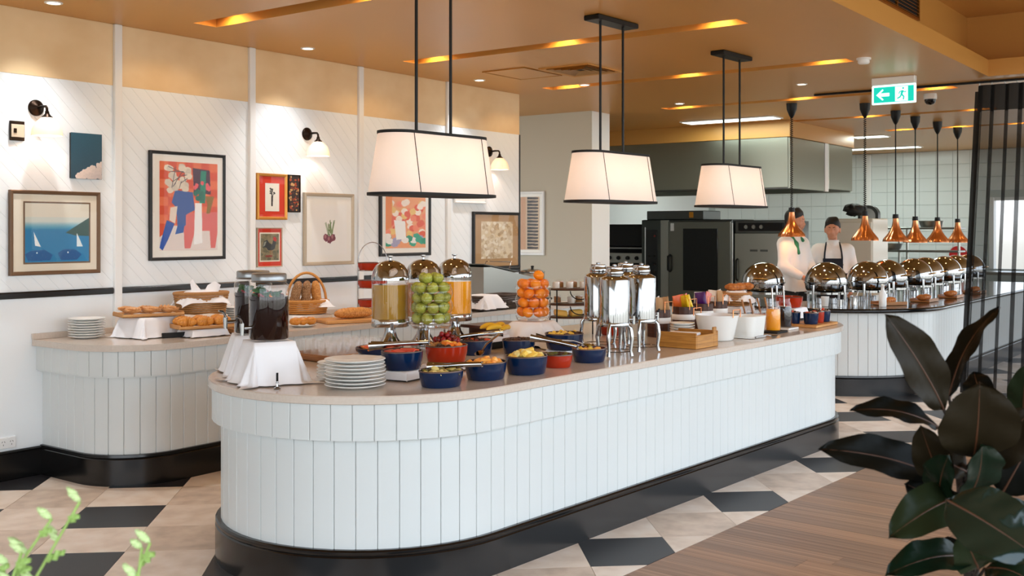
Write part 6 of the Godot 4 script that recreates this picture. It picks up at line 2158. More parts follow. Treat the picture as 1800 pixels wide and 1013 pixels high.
	for i in 21:
		var a := PI * i / 20.0
		hp.append(Vector3(-cos(a) * 0.165, 0.08 + sin(a) * 0.25, 0))
	part(cb, "handle", mb().tube(hp, 0.011, 8).done(), M.cane)
	part(cb, "napkin", cloth_mesh(0.03, 0.03, 0.06, 0.07, 17, 0.6, 12), M.linen, Vector3(0.13, 0.05, 0.06))
	var names := ["dark seeded loaf leaning in the cane basket", "pale floury loaf in the middle of the cane basket", "golden crusty loaf at the cane basket's edge"]
	for k in 3:
		var q := Basis(Vector3.UP, deg_to_rad(ROOM_TURN - 30)) * Vector3(-0.085 + k * 0.085, 0.15, 0.01)
		single("bread_loaf", names[k], "bread", loaf(0.045, 0.045, 0.24, 31 + k, 3), [M.rye_crust, M.rye_crust, M.baguette][k], at_room(6.06, -6.58, Y + 0.055) + q, Vector3(0, ROOM_TURN - 30, 90 - 14 + 10 * k), "loaves in the cane basket")
	# board with baguettes
	var bd := thing("bread_board", "thick wooden bread board with two baguettes", "board", at_room(6.22, -6.15, Y), ROOM_TURN - 22, "boards on the buffet")
	part(bd, "slab", mb().box(Vector3(0, 0.013, 0), Vector3(0.66, 0.026, 0.34), 0.006).done(), M.board_wood)
	single("baguette", "short fat baguette at the front of the bread board", "bread", loaf(0.055, 0.05, 0.36, 41, 4), M.baguette, at_room(6.18, -6.16, Y + 0.065), Vector3(0, ROOM_TURN - 12, 0), "baguettes on the board")
	single("baguette", "dark baguette half on the back of the bread board", "bread", loaf(0.045, 0.038, 0.34, 43, 4), M.rye_crust, at_room(6.42, -6.25, Y + 0.056), Vector3(0, ROOM_TURN - 22, 0), "baguettes on the board")
	var pp := single("pastry_plate", "small white plate of glazed buns in front of the cane basket", "plate", plate_mesh(0.11), M.china, at_room(5.62, -6.15, Y))
	for k in 3:
		single("glazed_bun", "%s orange glazed bun on the small plate" % ["first", "middle", "last"][k], "bun", blob(0.045, 0.03, 0.04, 50 + k, 0.08, 14, 8), M.croissant, at_room(5.56 + 0.06 * k, -6.16 + 0.02 * k, Y + 0.042), Vector3.ZERO, "glazed buns on the plate")
	# red bowls on a wire stand
	var ts := thing("wire_stand", "tall wire stand carrying three red oval bowls", "stand", at_room(6.70, -6.45, Y), ROOM_TURN - 40)
	var lp := []
	for i in 25:
		var a := PI * i / 24.0
		lp.append(Vector3(-cos(a) * 0.125, 0.46 + sin(a) * 0.17, 0))
	lp.push_front(Vector3(-0.125, 0.0, 0))
	lp.append(Vector3(0.125, 0.0, 0))
	part(ts, "loop", mb().tube(lp, 0.004, 6).done(), M.chrome)
	for y in [0.07, 0.235, 0.385]:
		part(ts, "ring", mb().lathe([v2(0.118, y), v2(0.122, y + 0.004), v2(0.118, y + 0.008), v2(0.114, y + 0.004), v2(0.118, y)], 32, Vector3.ZERO, 1.0, 0.7).done(), M.chrome)
	part(ts, "foot", mb().lathe([v2(0, 0.0), v2(0.13, 0), v2(0.13, 0.006), v2(0, 0.008)], 32, Vector3.ZERO, 1.0, 0.8).done(), M.chrome)
	for k in 3:
		bowl("red oval bowl on the %s tier of the wire stand" % ["lowest", "middle", "top"][k], at_room(6.70, -6.45, Y + [0.075, 0.24, 0.39][k]), ROOM_TURN - 40, 0.128, 0.085, 0.065, M.red_glaze, "red bowls on the wire stand")
	# conveyor toaster
	var to := thing("conveyor_toaster", "stainless conveyor toaster with sloping top below the sepia print", "toaster", at_room(8.46, -6.5, Y), ROOM_TURN)
	var side := PackedVector2Array([v2(-0.40, 0.02), v2(0.40, 0.02), v2(0.40, 0.26), v2(0.18, 0.30), v2(-0.28, 0.38), v2(-0.40, 0.38)])
	var tm := mb()
	tm.xf = Transform3D(Basis(Vector3.RIGHT, Vector3(0, 0, 1), Vector3(0, 1, 0)), Vector3.ZERO)
	tm.prism(side, -0.2, 0.2)
	part(to, "body", tm.done(), M.satin_steel)
	part(to, "top_plate", mb().box(Vector3(-0.1, 0.365, 0), Vector3(0.56, 0.012, 0.38), 0.003, Basis(Vector3(0, 0, 1), -0.15)).done(), M.steel_dark)
	part(to, "opening", box_mesh(Vector3(0.012, 0.14, 0.32), 0.002, Vector3(0.402, 0.15, 0)), M.black_matte)
	part(to, "guard_rail", mb().tube([Vector3(0.05, 0.33, 0.16), Vector3(0.1, 0.42, 0.16), Vector3(0.1, 0.42, -0.16), Vector3(0.05, 0.33, -0.16)], 0.006, 6).done(), M.chrome)
	for x in [-0.34, 0.34]:
		for z in [-0.16, 0.16]:
			part(to, "foot", mb().lathe([v2(0, 0), v2(0.02, 0), v2(0.02, 0.022), v2(0, 0.022)], 10, Vector3(x, 0, z)).done(), M.black_matte)
	var kt := thing("soup_kettle", "round stainless kettle with lid beside the conveyor toaster", "kettle", at_room(9.03, -6.42, Y), ROOM_TURN)
	part(kt, "body", mb().lathe([v2(0, 0), v2(0.12, 0), v2(0.125, 0.02), v2(0.125, 0.29), v2(0.12, 0.30), v2(0, 0.30)], 32).done(), M.satin_steel)
	part(kt, "lid", mb().lathe([v2(0.13, 0.30), v2(0.13, 0.31), v2(0.06, 0.335), v2(0, 0.34)], 32).done(), M.satin_chrome)
	part(kt, "knob", mb().lathe([v2(0, 0.338), v2(0.012, 0.34), v2(0.018, 0.365), v2(0, 0.37)], 12).done(), M.black_matte)
	part(kt, "control_plate", box_mesh(Vector3(0.09, 0.1, 0.012), 0.003, Vector3(0.02, 0.16, 0.124)), M.black_metal)
	# napkin lined wicker trays
	for e in [[7.70, -6.06, "square dark wicker tray draped with a white napkin"], [8.06, -6.06, "square dark wicker tray with cutlery next to the draped tray"]]:
		var w := basket(e[2], at_room(e[0], e[1], Y), ROOM_TURN, 0.125, 0.11, 0.13, M.dark_wicker, 1.08, true)
		if e[0] < 8.0:
			part(w, "napkin", cloth_mesh(0.11, 0.1, 0.125, 0.13, 23, 0.5, 20), M.linen, Vector3(0.0, 0.02, 0.03))
		else:
			part(w, "napkin", cloth_mesh(0.10, 0.09, 0.11, 0.05, 27, 0.5, 16), M.linen)
			for k in 5:
				part(w, "fork", mb().tube([Vector3(-0.1 + k * 0.03, 0.12, -0.05), Vector3(-0.1 + k * 0.035, 0.135, 0.1)], 0.005, 6).done(), M.chrome)
	var lt := thing("toast_tray", "low black slide tray at the mouth of the conveyor toaster", "tray", at_room(8.62, -6.09, Y), ROOM_TURN)
	part(lt, "pan", box_mesh(Vector3(0.3, 0.02, 0.2), 0.005, Vector3(0, 0.06, 0)), M.black_metal)
	part(lt, "stand", box_mesh(Vector3(0.1, 0.05, 0.16), 0.004, Vector3(0, 0.025, 0)), M.steel)
	single("wooden_bowl", "shallow orange wooden bowl behind the juice dispensers", "bowl", mb().lathe([v2(0, 0), v2(0.07, 0), v2(0.13, 0.05), v2(0.14, 0.07), v2(0.132, 0.07), v2(0.07, 0.015), v2(0, 0.012)], 28).done(), M.board_wood, at_room(7.62, -6.6, Y + 0.28))
	var bs := thing("bowl_stand", "slim black stand carrying the orange wooden bowl", "stand", at_room(7.62, -6.6, Y), 0.0)
	part(bs, "foot", mb().lathe([v2(0, 0), v2(0.09, 0), v2(0.09, 0.008), v2(0, 0.01)], 24).done(), M.black_metal)
	part(bs, "pole", mb().tube([Vector3(0, 0.008, 0), Vector3(0, 0.278, 0)], 0.01, 8).done(), M.black_metal)

# ---------------------------------------------------------------- on the island

func build_island_goods() -> void:
	var Y := TOP + 0.001
	# drinks jars on draped stands
	riser("white cloth draped stand under the nearer drinks jar", at_isle(3.30, -4.28, Y), ISLE_TURN - 20, 0.1, 0.1, 0.2, 0.225, 3, 0.3)
	drinks_jar("glass jar of dark fruit punch with tap at the island's rounded end", at_isle(3.30, -4.28, Y + 0.206), ISLE_TURN - 8)
	riser("white cloth draped stand under the farther drinks jar", at_isle(3.46, -4.62, Y), ISLE_TURN - 30, 0.1, 0.1, 0.2, 0.215, 5, 0.2)
	drinks_jar("second glass jar of dark fruit punch, behind the first", at_isle(3.46, -4.62, Y + 0.206), ISLE_TURN - 20)
	var cl := thing("card_clip", "little chrome card clip in front of the draped stand", "clip", at_isle(3.17, -4.05, Y), ISLE_TURN)
	part(cl, "foot", mb().lathe([v2(0, 0), v2(0.016, 0), v2(0.017, 0.006), v2(0.006, 0.012), v2(0.004, 0.03), v2(0, 0.03)], 18).done(), M.chrome)
	part(cl, "ball", mb().lathe([v2(0, 0.024), v2(0.008, 0.031), v2(0, 0.04)], 12, Vector3.ZERO, 1, 1, 170.0).done(), M.chrome)
	part(cl, "jaw", box_mesh(Vector3(0.012, 0.04, 0.004), 0.001, Vector3(0, 0.056, 0)), M.black_metal)
	plate_stack("white dinner plate in the tall front stack on the island", at_isle(3.446, -3.817, Y), 0.145, 8, 0.0168, "dinner plates in the front stack")
	plate_stack("white plate in the low stack behind the dinner plates", at_isle(3.60, -4.09, Y), 0.122, 5, 0.0168, "plates in the low stack")
	# tray of tumblers
	var tr := thing("glass_tray", "brown wooden tray holding rows of glass tumblers", "tray", at_isle(4.18, -4.77, Y), ISLE_TURN)
	part(tr, "base", box_mesh(Vector3(0.44, 0.012, 0.36), 0.003, Vector3(0, 0.006, 0)), M.tray_wood)
	for s in [-1.0, 1.0]:
		part(tr, "rim", box_mesh(Vector3(0.44, 0.04, 0.012), 0.003, Vector3(0, 0.02, s * 0.174)), M.tray_wood)
		part(tr, "end_rim", box_mesh(Vector3(0.012, 0.04, 0.336), 0.003, Vector3(s * 0.214, 0.02, 0)), M.tray_wood)
	var tum := mb().lathe([v2(0, 0.002), v2(0.026, 0.0), v2(0.029, 0.004), v2(0.032, 0.1), v2(0.0305, 0.1), v2(0.027, 0.012), v2(0, 0.012)], 20).done()
	for i in 6:
		for j in 5:
			var q := Basis(Vector3.UP, deg_to_rad(ISLE_TURN)) * Vector3(-0.172 + i * 0.0685, 0.014, -0.134 + j * 0.067)
			single("tumbler", "clear glass tumbler on the wooden tray behind the plates", "glass", tum, M.tumbler_glass, at_isle(4.18, -4.77, Y) + q, Vector3.ZERO, "tumblers on the wooden tray")
	# juice dispensers
	dispenser("pedestal dispenser of cloudy apple juice, first of three", at_isle(4.69, -4.87, Y), ISLE_TURN - 40, M.juice_apple)
	dispenser("pedestal dispenser of amber juice behind the green apples", at_isle(4.985, -4.87, Y), ISLE_TURN - 40, M.juice_tropical)
	dispenser("pedestal dispenser of bright orange juice, last of three", at_isle(5.283, -4.87, Y), ISLE_TURN - 40, M.juice_orange)
	# apples
	var st := thing("clear_stand", "clear stand on thin legs under the apple jar", "stand", at_isle(4.776, -4.6, Y), ISLE_TURN)
	part(st, "top", mb().lathe([v2(0, 0.138), v2(0.11, 0.138), v2(0.112, 0.142), v2(0.11, 0.146), v2(0, 0.146)], 32).done(), M.thick_glass)
	for k in 3:
		var a := TAU * k / 3.0 + 0.4
		part(st, "leg", mb().tube([Vector3(cos(a) * 0.1, 0, sin(a) * 0.1), Vector3(cos(a) * 0.09, 0.14, sin(a) * 0.09)], 0.006, 8).done(), M.chrome)
	var aj := thing("apple_jar", "rippled glass jar filled with green apples", "jar", at_isle(4.776, -4.6, Y + 0.148), 0.0, "rippled fruit jars")
	ribbed_jar(aj, 0.137, 0.26)
	packed("green_apple", "green apple inside the rippled glass jar", "apple", "green apples in the jar", apple_mesh(0.036), [M.apple_green, M.apple_lime], at_isle(4.776, -4.6, Y + 0.148), 0.124, 0.036, 4, 4)
	# mandarins
	riser("white cloth riser with hanging corner under the mandarin jar", at_isle(5.436, -4.32, Y), ISLE_TURN + 12, 0.11, 0.11, 0.155, 0.15, 8, 0.55)
	var oj := thing("mandarin_jar", "rippled glass jar filled with orange mandarins", "jar", at_isle(5.436, -4.32, Y + 0.162), 0.0, "rippled fruit jars")
	ribbed_jar(oj, 0.116, 0.26)
	packed("mandarin", "orange mandarin inside the rippled glass jar", "mandarin", "mandarins in the jar", blob(0.036, 0.031, 0.036, 90, 0.02, 18, 10), [M.mandarin, M.mandarin_deep], at_isle(5.436, -4.32, Y + 0.162), 0.106, 0.035, 4, 1)

	# bowls of food
	var slab_fish := [chunk(Vector3(0.085, 0.008, 0.045), 1), chunk(Vector3(0.075, 0.009, 0.05), 2)]
	var cube := [chunk(Vector3(0.045, 0.032, 0.035), 3), chunk(Vector3(0.05, 0.03, 0.032), 4), chunk(Vector3(0.038, 0.034, 0.04), 5)]
	var wedge := [chunk(Vector3(0.065, 0.024, 0.03), 6), chunk(Vector3(0.055, 0.026, 0.034), 7)]
	var nub := [blob(0.022, 0.016, 0.018, 5, 0.15, 10, 6), blob(0.019, 0.017, 0.022, 6, 0.15, 10, 6)]
	var berry := [blob(0.0125, 0.013, 0.0125, 8, 0.03, 10, 6)]
	riser("folded white cloth under the blue bowl of red melon", at_isle(3.79, -3.85, Y), ISLE_TURN + 10, 0.09, 0.09, 0.045, 0.045, 21, 0.12)
	var w := at_isle(3.79, -3.85, Y + 0.05)
	bowl("blue bowl of red melon slices on folded cloth by the plates", w, ISLE_TURN, 0.11, 0.1, 0.09, M.blue_glaze)
	heap("melon_slice", "red melon slice heaped in the blue bowl by the plates", "melon", "red melon slices", slab_fish, [M.melon_red, M.salmon], w + Vector3(0, 0.085, 0), ISLE_TURN, 0.075, 0.065, 0.02, 9, 18.0)
	tongs("long chrome tongs across the blue bowl of red melon", w + Vector3(0.13, 0.128, -0.03), 176.0, -4.0, 0.3)
	riser("white cloth block under the salmon platter", at_isle(4.0, -4.24, Y), ISLE_TURN, 0.11, 0.1, 0.075, 0.05, 22, 0.15)
	w = at_isle(4.0, -4.24, Y + 0.08)
	bowl("shallow dark platter of orange salmon behind the plates", w, ISLE_TURN, 0.14, 0.11, 0.035, M.blue_glaze)
	heap("salmon_slice", "orange smoked salmon slice on the dark platter", "salmon", "smoked salmon slices", slab_fish, [M.salmon, M.orange_flesh], w + Vector3(0, 0.034, 0), ISLE_TURN, 0.11, 0.085, 0.02, 11, 16.0)
	w = at_isle(4.20, -3.93, Y + 0.034)
	riser("low white cloth under the big red bowl", at_isle(4.20, -3.93, Y), ISLE_TURN, 0.1, 0.09, 0.028, 0.05, 24, 0.2)
	bowl("big red bowl of mixed fruit in the middle of the bowls", w, ISLE_TURN, 0.125, 0.105, 0.095, M.red_glaze)
	heap("fruit_piece", "piece of mixed fruit heaped in the big red bowl", "fruit", "mixed fruit in the red bowl", cube + nub, [M.pineapple, M.orange_flesh, M.granola, M.rockmelon, M.date_brown], w + Vector3(0, 0.09, 0), ISLE_TURN, 0.095, 0.08, 0.03, 15)
	w = at_isle(3.735, -3.53, Y)
	bowl("small blue bowl of potato salad nearest the island's edge", w, ISLE_TURN, 0.115, 0.1, 0.075, M.blue_glaze)
	heap("potato_piece", "pale potato piece in the small front blue bowl", "potato", "potato salad pieces", nub + [blob(0.028, 0.02, 0.024, 12, 0.12, 12, 7)], [M.potato, M.pineapple_pale, M.potato, M.pickle], w + Vector3(0, 0.062, 0), ISLE_TURN, 0.09, 0.075, 0.015, 17)
	tongs("chrome tongs lying across the front bowl of potato salad", w + Vector3(0.19, 0.098, -0.04), 182.0, -3.0, 0.26)
	w = at_isle(4.06, -3.53, Y)
	bowl("blue oval bowl of orange rockmelon", w, ISLE_TURN + 8, 0.118, 0.1, 0.085, M.blue_glaze)
	heap("rockmelon_piece", "orange rockmelon piece heaped in the blue oval bowl", "melon", "rockmelon pieces", wedge + cube, [M.rockmelon, M.rockmelon_pale], w + Vector3(0, 0.075, 0), ISLE_TURN, 0.085, 0.07, 0.04, 15)
	spoon("chrome spoon standing in the bowl of rockmelon", w + Vector3(-0.02, 0.135, -0.05), 120.0, -28.0, 0.2)
	w = at_isle(4.35, -3.50, Y)
	bowl("blue oval bowl of yellow pineapple", w, ISLE_TURN, 0.12, 0.105, 0.092, M.blue_glaze)
	heap("pineapple_piece", "yellow pineapple piece heaped in the blue oval bowl", "pineapple", "pineapple pieces", wedge + cube, [M.pineapple, M.pineapple_pale, M.pineapple], w + Vector3(0, 0.082, 0), ISLE_TURN, 0.09, 0.075, 0.05, 18)
	tongs("chrome tongs resting on the pineapple and the small red bowl", at_isle(4.66, -3.40, Y + 0.118), 152.0, 8.0, 0.27)
	w = at_isle(4.665, -3.54, Y)
	bowl("small red bowl of pickles between the blue bowls", w, ISLE_TURN, 0.085, 0.085, 0.068, M.red_glaze)
	heap("pickle_piece", "green pickle in the small red bowl", "pickle", "pickles in the red bowl", nub, [M.pickle, M.date_brown], w + Vector3(0, 0.058, 0), ISLE_TURN, 0.062, 0.062, 0.012, 12)
	w = at_isle(4.965, -3.54, Y)
	bowl("shallow blue bowl of peach slices nearest the chrome urns", w, ISLE_TURN, 0.105, 0.095, 0.075, M.blue_glaze)
	heap("peach_slice", "yellow peach slice in the blue bowl by the urns", "peach", "peach slices", wedge, [M.rockmelon_pale, M.pineapple, M.grape_red], w + Vector3(0, 0.064, 0), ISLE_TURN, 0.075, 0.068, 0.02, 10)
	spoon("chrome serving spoon lying in the bowl of peaches", w + Vector3(-0.03, 0.1, 0.01), 5.0, -6.0, 0.2)
	w = at_isle(4.83, -4.27, Y)
	bowl("blue bowl of dried dates behind the big red bowl", w, ISLE_TURN, 0.105, 0.09, 0.085, M.blue_glaze)
	heap("date", "brown date in the blue bowl behind the red bowl", "date", "dates in the blue bowl", nub, [M.date_brown, M.grape_red, M.salmon], w + Vector3(0, 0.076, 0), ISLE_TURN, 0.078, 0.066, 0.02, 14)
	tongs("chrome tongs across the bowl of dates", w + Vector3(-0.1, 0.105, 0.02), 18.0, 4.0, 0.26)
	w = at_isle(5.02, -4.10, Y)
	bowl("blue bowl of dark prunes between the dates and the pineapple", w, ISLE_TURN, 0.11, 0.095, 0.085, M.blue_glaze)
	heap("prune", "dark prune in the blue bowl beside the bananas", "prune", "prunes in the blue bowl", nub, [M.prune, M.date_brown], w + Vector3(0, 0.076, 0), ISLE_TURN, 0.08, 0.07, 0.02, 14)
	w = at_isle(5.25, -3.93, Y + 0.02)
	riser("thin white cloth under the tall blue bowl of pineapple", at_isle(5.25, -3.93, Y), ISLE_TURN, 0.08, 0.08, 0.014, 0.03, 26, 0.2)
	bowl("round blue bowl of pineapple in front of the mandarin jar", w, ISLE_TURN, 0.125, 0.115, 0.095, M.blue_glaze)
	heap("pineapple_cube", "yellow pineapple cube in the round blue bowl", "pineapple", "pineapple cubes in the round bowl", cube, [M.pineapple, M.pineapple, M.date_brown], w + Vector3(0, 0.085, 0), ISLE_TURN, 0.095, 0.085, 0.025, 15)
	# grapes
	var gb := thing("grape_bowl", "glass footed bowl of red grapes behind the big red bowl", "bowl", at_isle(4.56, -4.27, Y), 0.0)
	part(gb, "foot", mb().lathe([v2(0, 0), v2(0.05, 0), v2(0.05, 0.005), v2(0.012, 0.012), v2(0.012, 0.05), v2(0, 0.05)], 24).done(), M.thick_glass)
	part(gb, "dish", mb().lathe([v2(0, 0.05), v2(0.05, 0.055), v2(0.085, 0.085), v2(0.083, 0.087), v2(0.048, 0.06), v2(0, 0.055)], 28).done(), M.glass)
	heap("grape", "red grape in the glass footed bowl", "grape", "red grapes", [blob(0.015, 0.017, 0.015, 8, 0.03, 10, 6)], [M.grape_red, M.berry_red], at_isle(4.56, -4.27, Y + 0.082), 0.0, 0.068, 0.068, 0.06, 40)
	# bananas and boards
	var ds := thing("dark_board", "dark wooden board raised behind the bananas", "board", at_isle(5.56, -4.72, Y), ISLE_TURN - 4, "boards on the buffet")
	part(ds, "slab", mb().box(Vector3(0, 0.1, 0), Vector3(0.44, 0.02, 0.3), 0.005).done(), M.dark_wood)
	for x in [-0.16, 0.16]:
		part(ds, "leg", box_mesh(Vector3(0.03, 0.09, 0.22), 0.004, Vector3(x, 0.045, 0)), M.dark_wood)
	riser("small cloth riser under the bananas", at_isle(5.16, -4.42, Y), ISLE_TURN, 0.085, 0.06, 0.08, 0.04, 29, 0.2)
	for k in 4:
		var pts := []
		var rr := []
		for i in 9:
			var a := -0.75 + 1.5 * i / 8.0
			pts.append(Vector3(sin(a) * 0.1, cos(a) * 0.06 - 0.03, (k % 2) * 0.03))
			rr.append([0.005, 0.012, 0.016, 0.0175, 0.018, 0.0175, 0.016, 0.011, 0.004][i])
		single("banana", "%s ripe banana in the bunch beside the dark board" % ["first", "second", "third", "fourth"][k], "banana", mb().tube(pts, rr, 8).done(), M.banana, at_isle(5.12 + 0.09 * floorf(k / 2.0), -4.42 + 0.015 * (k % 2), Y + 0.115), Vector3(8 * k, ISLE_TURN - 20 + 12 * k, 0), "bananas in a bunch")
	# urns
	var ul := ["front chrome urn nearest the bowls", "front chrome urn nearest the wooden crate", "rear chrome urn nearest the mandarins", "rear chrome urn nearest the barrels"]
	var up := [[5.266, -3.57], [5.588, -3.59], [5.54, -3.88], [5.88, -3.90]]
	for k in 4:
		urn(ul[k], at_isle(up[k][0], up[k][1], Y), ISLE_TURN - 30 + 10 * k)
	# three tier stand with pots
	var ti := thing("tier_stand", "three tier dark metal stand with curled brackets", "stand", at_isle(6.10, -4.47, Y), ISLE_TURN - 35)
	var ty := [0.13, 0.22, 0.325]
	for k in 3:
		part(ti, "shelf", mb().lathe([v2(0, ty[k]), v2(0.19, ty[k]), v2(0.195, ty[k] + 0.006), v2(0.19, ty[k] + 0.012), v2(0, ty[k] + 0.01)], 36, Vector3.ZERO, 1.0, 0.62).done(), M.walnut)
	for s in [-1.0, 1.0]:
		for z in [-1.0, 1.0]:
			part(ti, "post", mb().tube([Vector3(0.16 * s, 0, 0.08 * z), Vector3(0.16 * s, 0.33, 0.08 * z)], 0.005, 6).done(), M.black_metal)
	for k in [1, 2]:
		var cp := []
		for i in 13:
			var a := PI * i / 12.0
			cp.append(Vector3(cos(a) * 0.075, ty[k] - 0.002 - sin(a) * 0.06, 0.118))
		part(ti, "curl", mb().tube(cp, 0.004, 6).done(), M.black_metal)
	var pot := mb().lathe([v2(0, 0), v2(0.024, 0), v2(0.027, 0.004), v2(0.027, 0.055), v2(0.023, 0.062)], 20).done()
	var fill := mb().lathe([v2(0, 0.003), v2(0.0235, 0.003), v2(0.0245, 0.006), v2(0.0245, 0.045), v2(0, 0.046)], 18).done()
	var bt := Basis(Vector3.UP, deg_to_rad(ISLE_TURN - 35))
	for k in 11:
		var lv := 2 if k < 7 else 1
		var x := -0.15 + (k % 7) * 0.05 if k < 7 else -0.12 + (k - 7) * 0.08
		var q := thing("yoghurt_pot", "little glass pot of %s on the %s tier" % [["yoghurt", "muesli"][k % 2], ["", "middle", "top"][lv]], "pot", at_isle(6.10, -4.47, Y) + bt * Vector3(x, ty[lv] + 0.013, 0.03 if k % 2 == 0 else -0.035), 0.0, "glass pots on the tier stand")
		part(q, "glass", pot, M.glass)
		part(q, "filling", fill, [M.yoghurt, M.granola][k % 2])
	for k in 3:
		single("cheese_block", "%s yellow cheese block on the lowest tier" % ["first", "middle", "last"][k], "cheese", chunk(Vector3(0.09, 0.045, 0.06), 60 + k), M.cheese, at_isle(6.10, -4.47, Y) + bt * Vector3(-0.12 + 0.11 * k, ty[0] + 0.036, 0.04), Vector3(0, ISLE_TURN - 35, 0), "cheese blocks on the tier stand")
	bowl("dark red bowl below the three tier stand", at_isle(6.36, -4.32, Y), ISLE_TURN, 0.1, 0.1, 0.1, M.red_glaze)
	# barrels of snacks
	var bl := ["first dark wooden barrel with white band, holding kraft packets", "second wooden barrel with white band, holding yellow and orange packets", "third wooden barrel with white band, holding a purple packet", "fourth wooden barrel with white band, holding cream packets"]
	var bp := [[6.45, -4.0], [6.82, -4.02], [7.2, -4.08], [7.5, -4.12]]
	for k in 4:
		var t := thing("snack_barrel", bl[k], "barrel", at_isle(bp[k][0], bp[k][1], Y), ISLE_TURN, "wooden snack barrels")
		for i in 16:
			var a := TAU * i / 16
			var st_ := mb()
			st_.box(Vector3(0, 0.095, 0), Vector3(0.0305, 0.19, 0.01), 0.002)
			part(t, "stave", st_.done(), M.walnut, Vector3(cos(a) * 0.075, 0, sin(a) * 0.075), Vector3(0, 90 - rad_to_deg(a), 0))
		part(t, "band", mb().lathe([v2(0.082, 0.095), v2(0.084, 0.097), v2(0.084, 0.133), v2(0.082, 0.135)], 36).done(), M.white_paint)
		part(t, "filling", mb().lathe([v2(0, 0.15), v2(0.07, 0.15)], 24).done(), M.walnut)
		var holder := mb()
		holder.tube([Vector3(-0.05, 0.17, 0.08), Vector3(-0.05, 0.245, 0.08), Vector3(0.05, 0.245, 0.08), Vector3(0.05, 0.17, 0.08)], 0.003, 6)
		part(t, "card_holder", holder.done(), M.copper)
	var pk := [[M.kraft, M.kraft, M.wrap_white], [M.wrap_yellow, M.wrap_orange, M.wrap_pink, M.wrap_yellow], [M.wrap_purple, M.wrap_white, M.wrap_pink], [M.wrap_white, M.wrap_white, M.kraft]]
	var pn := [["brown paper", "brown paper", "white"], ["yellow", "orange", "pink", "yellow"], ["purple", "white", "pink"], ["cream", "cream", "brown paper"]]
	for k in 4:
		for i in pk[k].size():
			var a: float = i * 2.1 + k
			single("snack_packet", "%s snack packet sticking up from the %s barrel" % [pn[k][i], ["first", "second", "third", "fourth"][k]], "packet", packet_mesh(k * 5 + i), pk[k][i], at_isle(bp[k][0], bp[k][1], Y + 0.21) + Vector3(cos(a) * 0.035, 0.0, sin(a) * 0.03), Vector3(rng.randf_range(-14, 14), -30 + 40 * i, rng.randf_range(-22, 22)), "snack packets in the barrels")
	# wooden crate with napkins, saucers
	var cr := thing("wooden_crate", "small open wooden crate of paper napkins at the island's edge", "crate", at_isle(6.02, -3.52, Y), ISLE_TURN)
	part(cr, "floor", box_mesh(Vector3(0.27, 0.01, 0.28), 0.002, Vector3(0, 0.006, 0)), M.crate_wood)
	for s in [-1.0, 1.0]:
		part(cr, "side", box_mesh(Vector3(0.012, 0.1, 0.29), 0.003, Vector3(0.134 * s, 0.05, 0)), M.crate_wood)
		part(cr, "end", box_mesh(Vector3(0.256, 0.085, 0.012), 0.003, Vector3(0, 0.0425, 0.139 * s)), M.crate_wood)
	part(cr, "post", box_mesh(Vector3(0.04, 0.125, 0.014), 0.003, Vector3(0.1, 0.0625, 0.139)), M.crate_wood)
	for k in 4:
		single("paper_napkin", ("topmost " if k == 3 else "") + "white paper napkin stacked in the wooden crate", "napkin", box_mesh(Vector3(0.17, 0.018, 0.2), 0.004), M.linen, at_isle(5.99, -3.54, Y + 0.022 + 0.019 * k), Vector3(0, ISLE_TURN + 5 * k, 0), "napkins in the crate")
	plate_stack("white saucer stacked behind the wooden crate", at_isle(6.33, -3.74, Y), 0.085, 7, 0.0168, "saucers behind the crate")
	# white tubs
	var tb := thing("white_tub", "round white tapering tub with copper handles", "tub", at_isle(6.497, -3.57, Y), ISLE_TURN, "white tubs on the island")
	part(tb, "body", mb().lathe([v2(0, 0), v2(0.105, 0), v2(0.112, 0.008), v2(0.148, 0.168), v2(0.15, 0.172), v2(0.142, 0.172), v2(0.106, 0.014), v2(0, 0.012)], 44).done(), M.china)
	part(tb, "granola", mb().lathe([v2(0, 0.15), v2(0.138, 0.145)], 36).done(), M.granola)
	part(tb, "handle", mb().tube([Vector3(-0.05, 0.16, 0.15), Vector3(-0.05, 0.21, 0.15), Vector3(0.05, 0.21, 0.15), Vector3(0.05, 0.16, 0.15)], 0.004, 6).done(), M.copper)
	part(tb, "handle", mb().tube([Vector3(-0.05, 0.16, -0.15), Vector3(-0.05, 0.21, -0.15), Vector3(0.05, 0.21, -0.15), Vector3(0.05, 0.16, -0.15)], 0.004, 6).done(), M.copper)
	var t2 := thing("white_tub", "straight white oval tub beside the round tapering one", "tub", at_isle(6.80, -3.50, Y), ISLE_TURN, "white tubs on the island")
	var ov := rounded_rect(0.125, 0.105, 0.06, 6)
	part(t2, "body", mb().sweep(ov[0], ov[1], [v2(-0.03, 0.0), v2(-0.022, 0.0), v2(-0.018, 0.006), v2(0.0, 0.148), v2(-0.006, 0.152), v2(-0.012, 0.148), v2(-0.03, 0.02)], true).cap(ov[0], ov[1], -0.03, 0.02, 1.0).done(), M.china)
	part(t2, "lip", mb().sweep(ov[0], ov[1], [v2(-0.02, 0.0), v2(0.0, 0.002), v2(0.0, 0.008), v2(-0.02, 0.012)], true).done(), M.china)
	spoon("flat serving spoon lying at the edge before the white tubs", at_isle(6.86, -3.345, Y + 0.012), ISLE_TURN - 6, 0.0, 0.2)
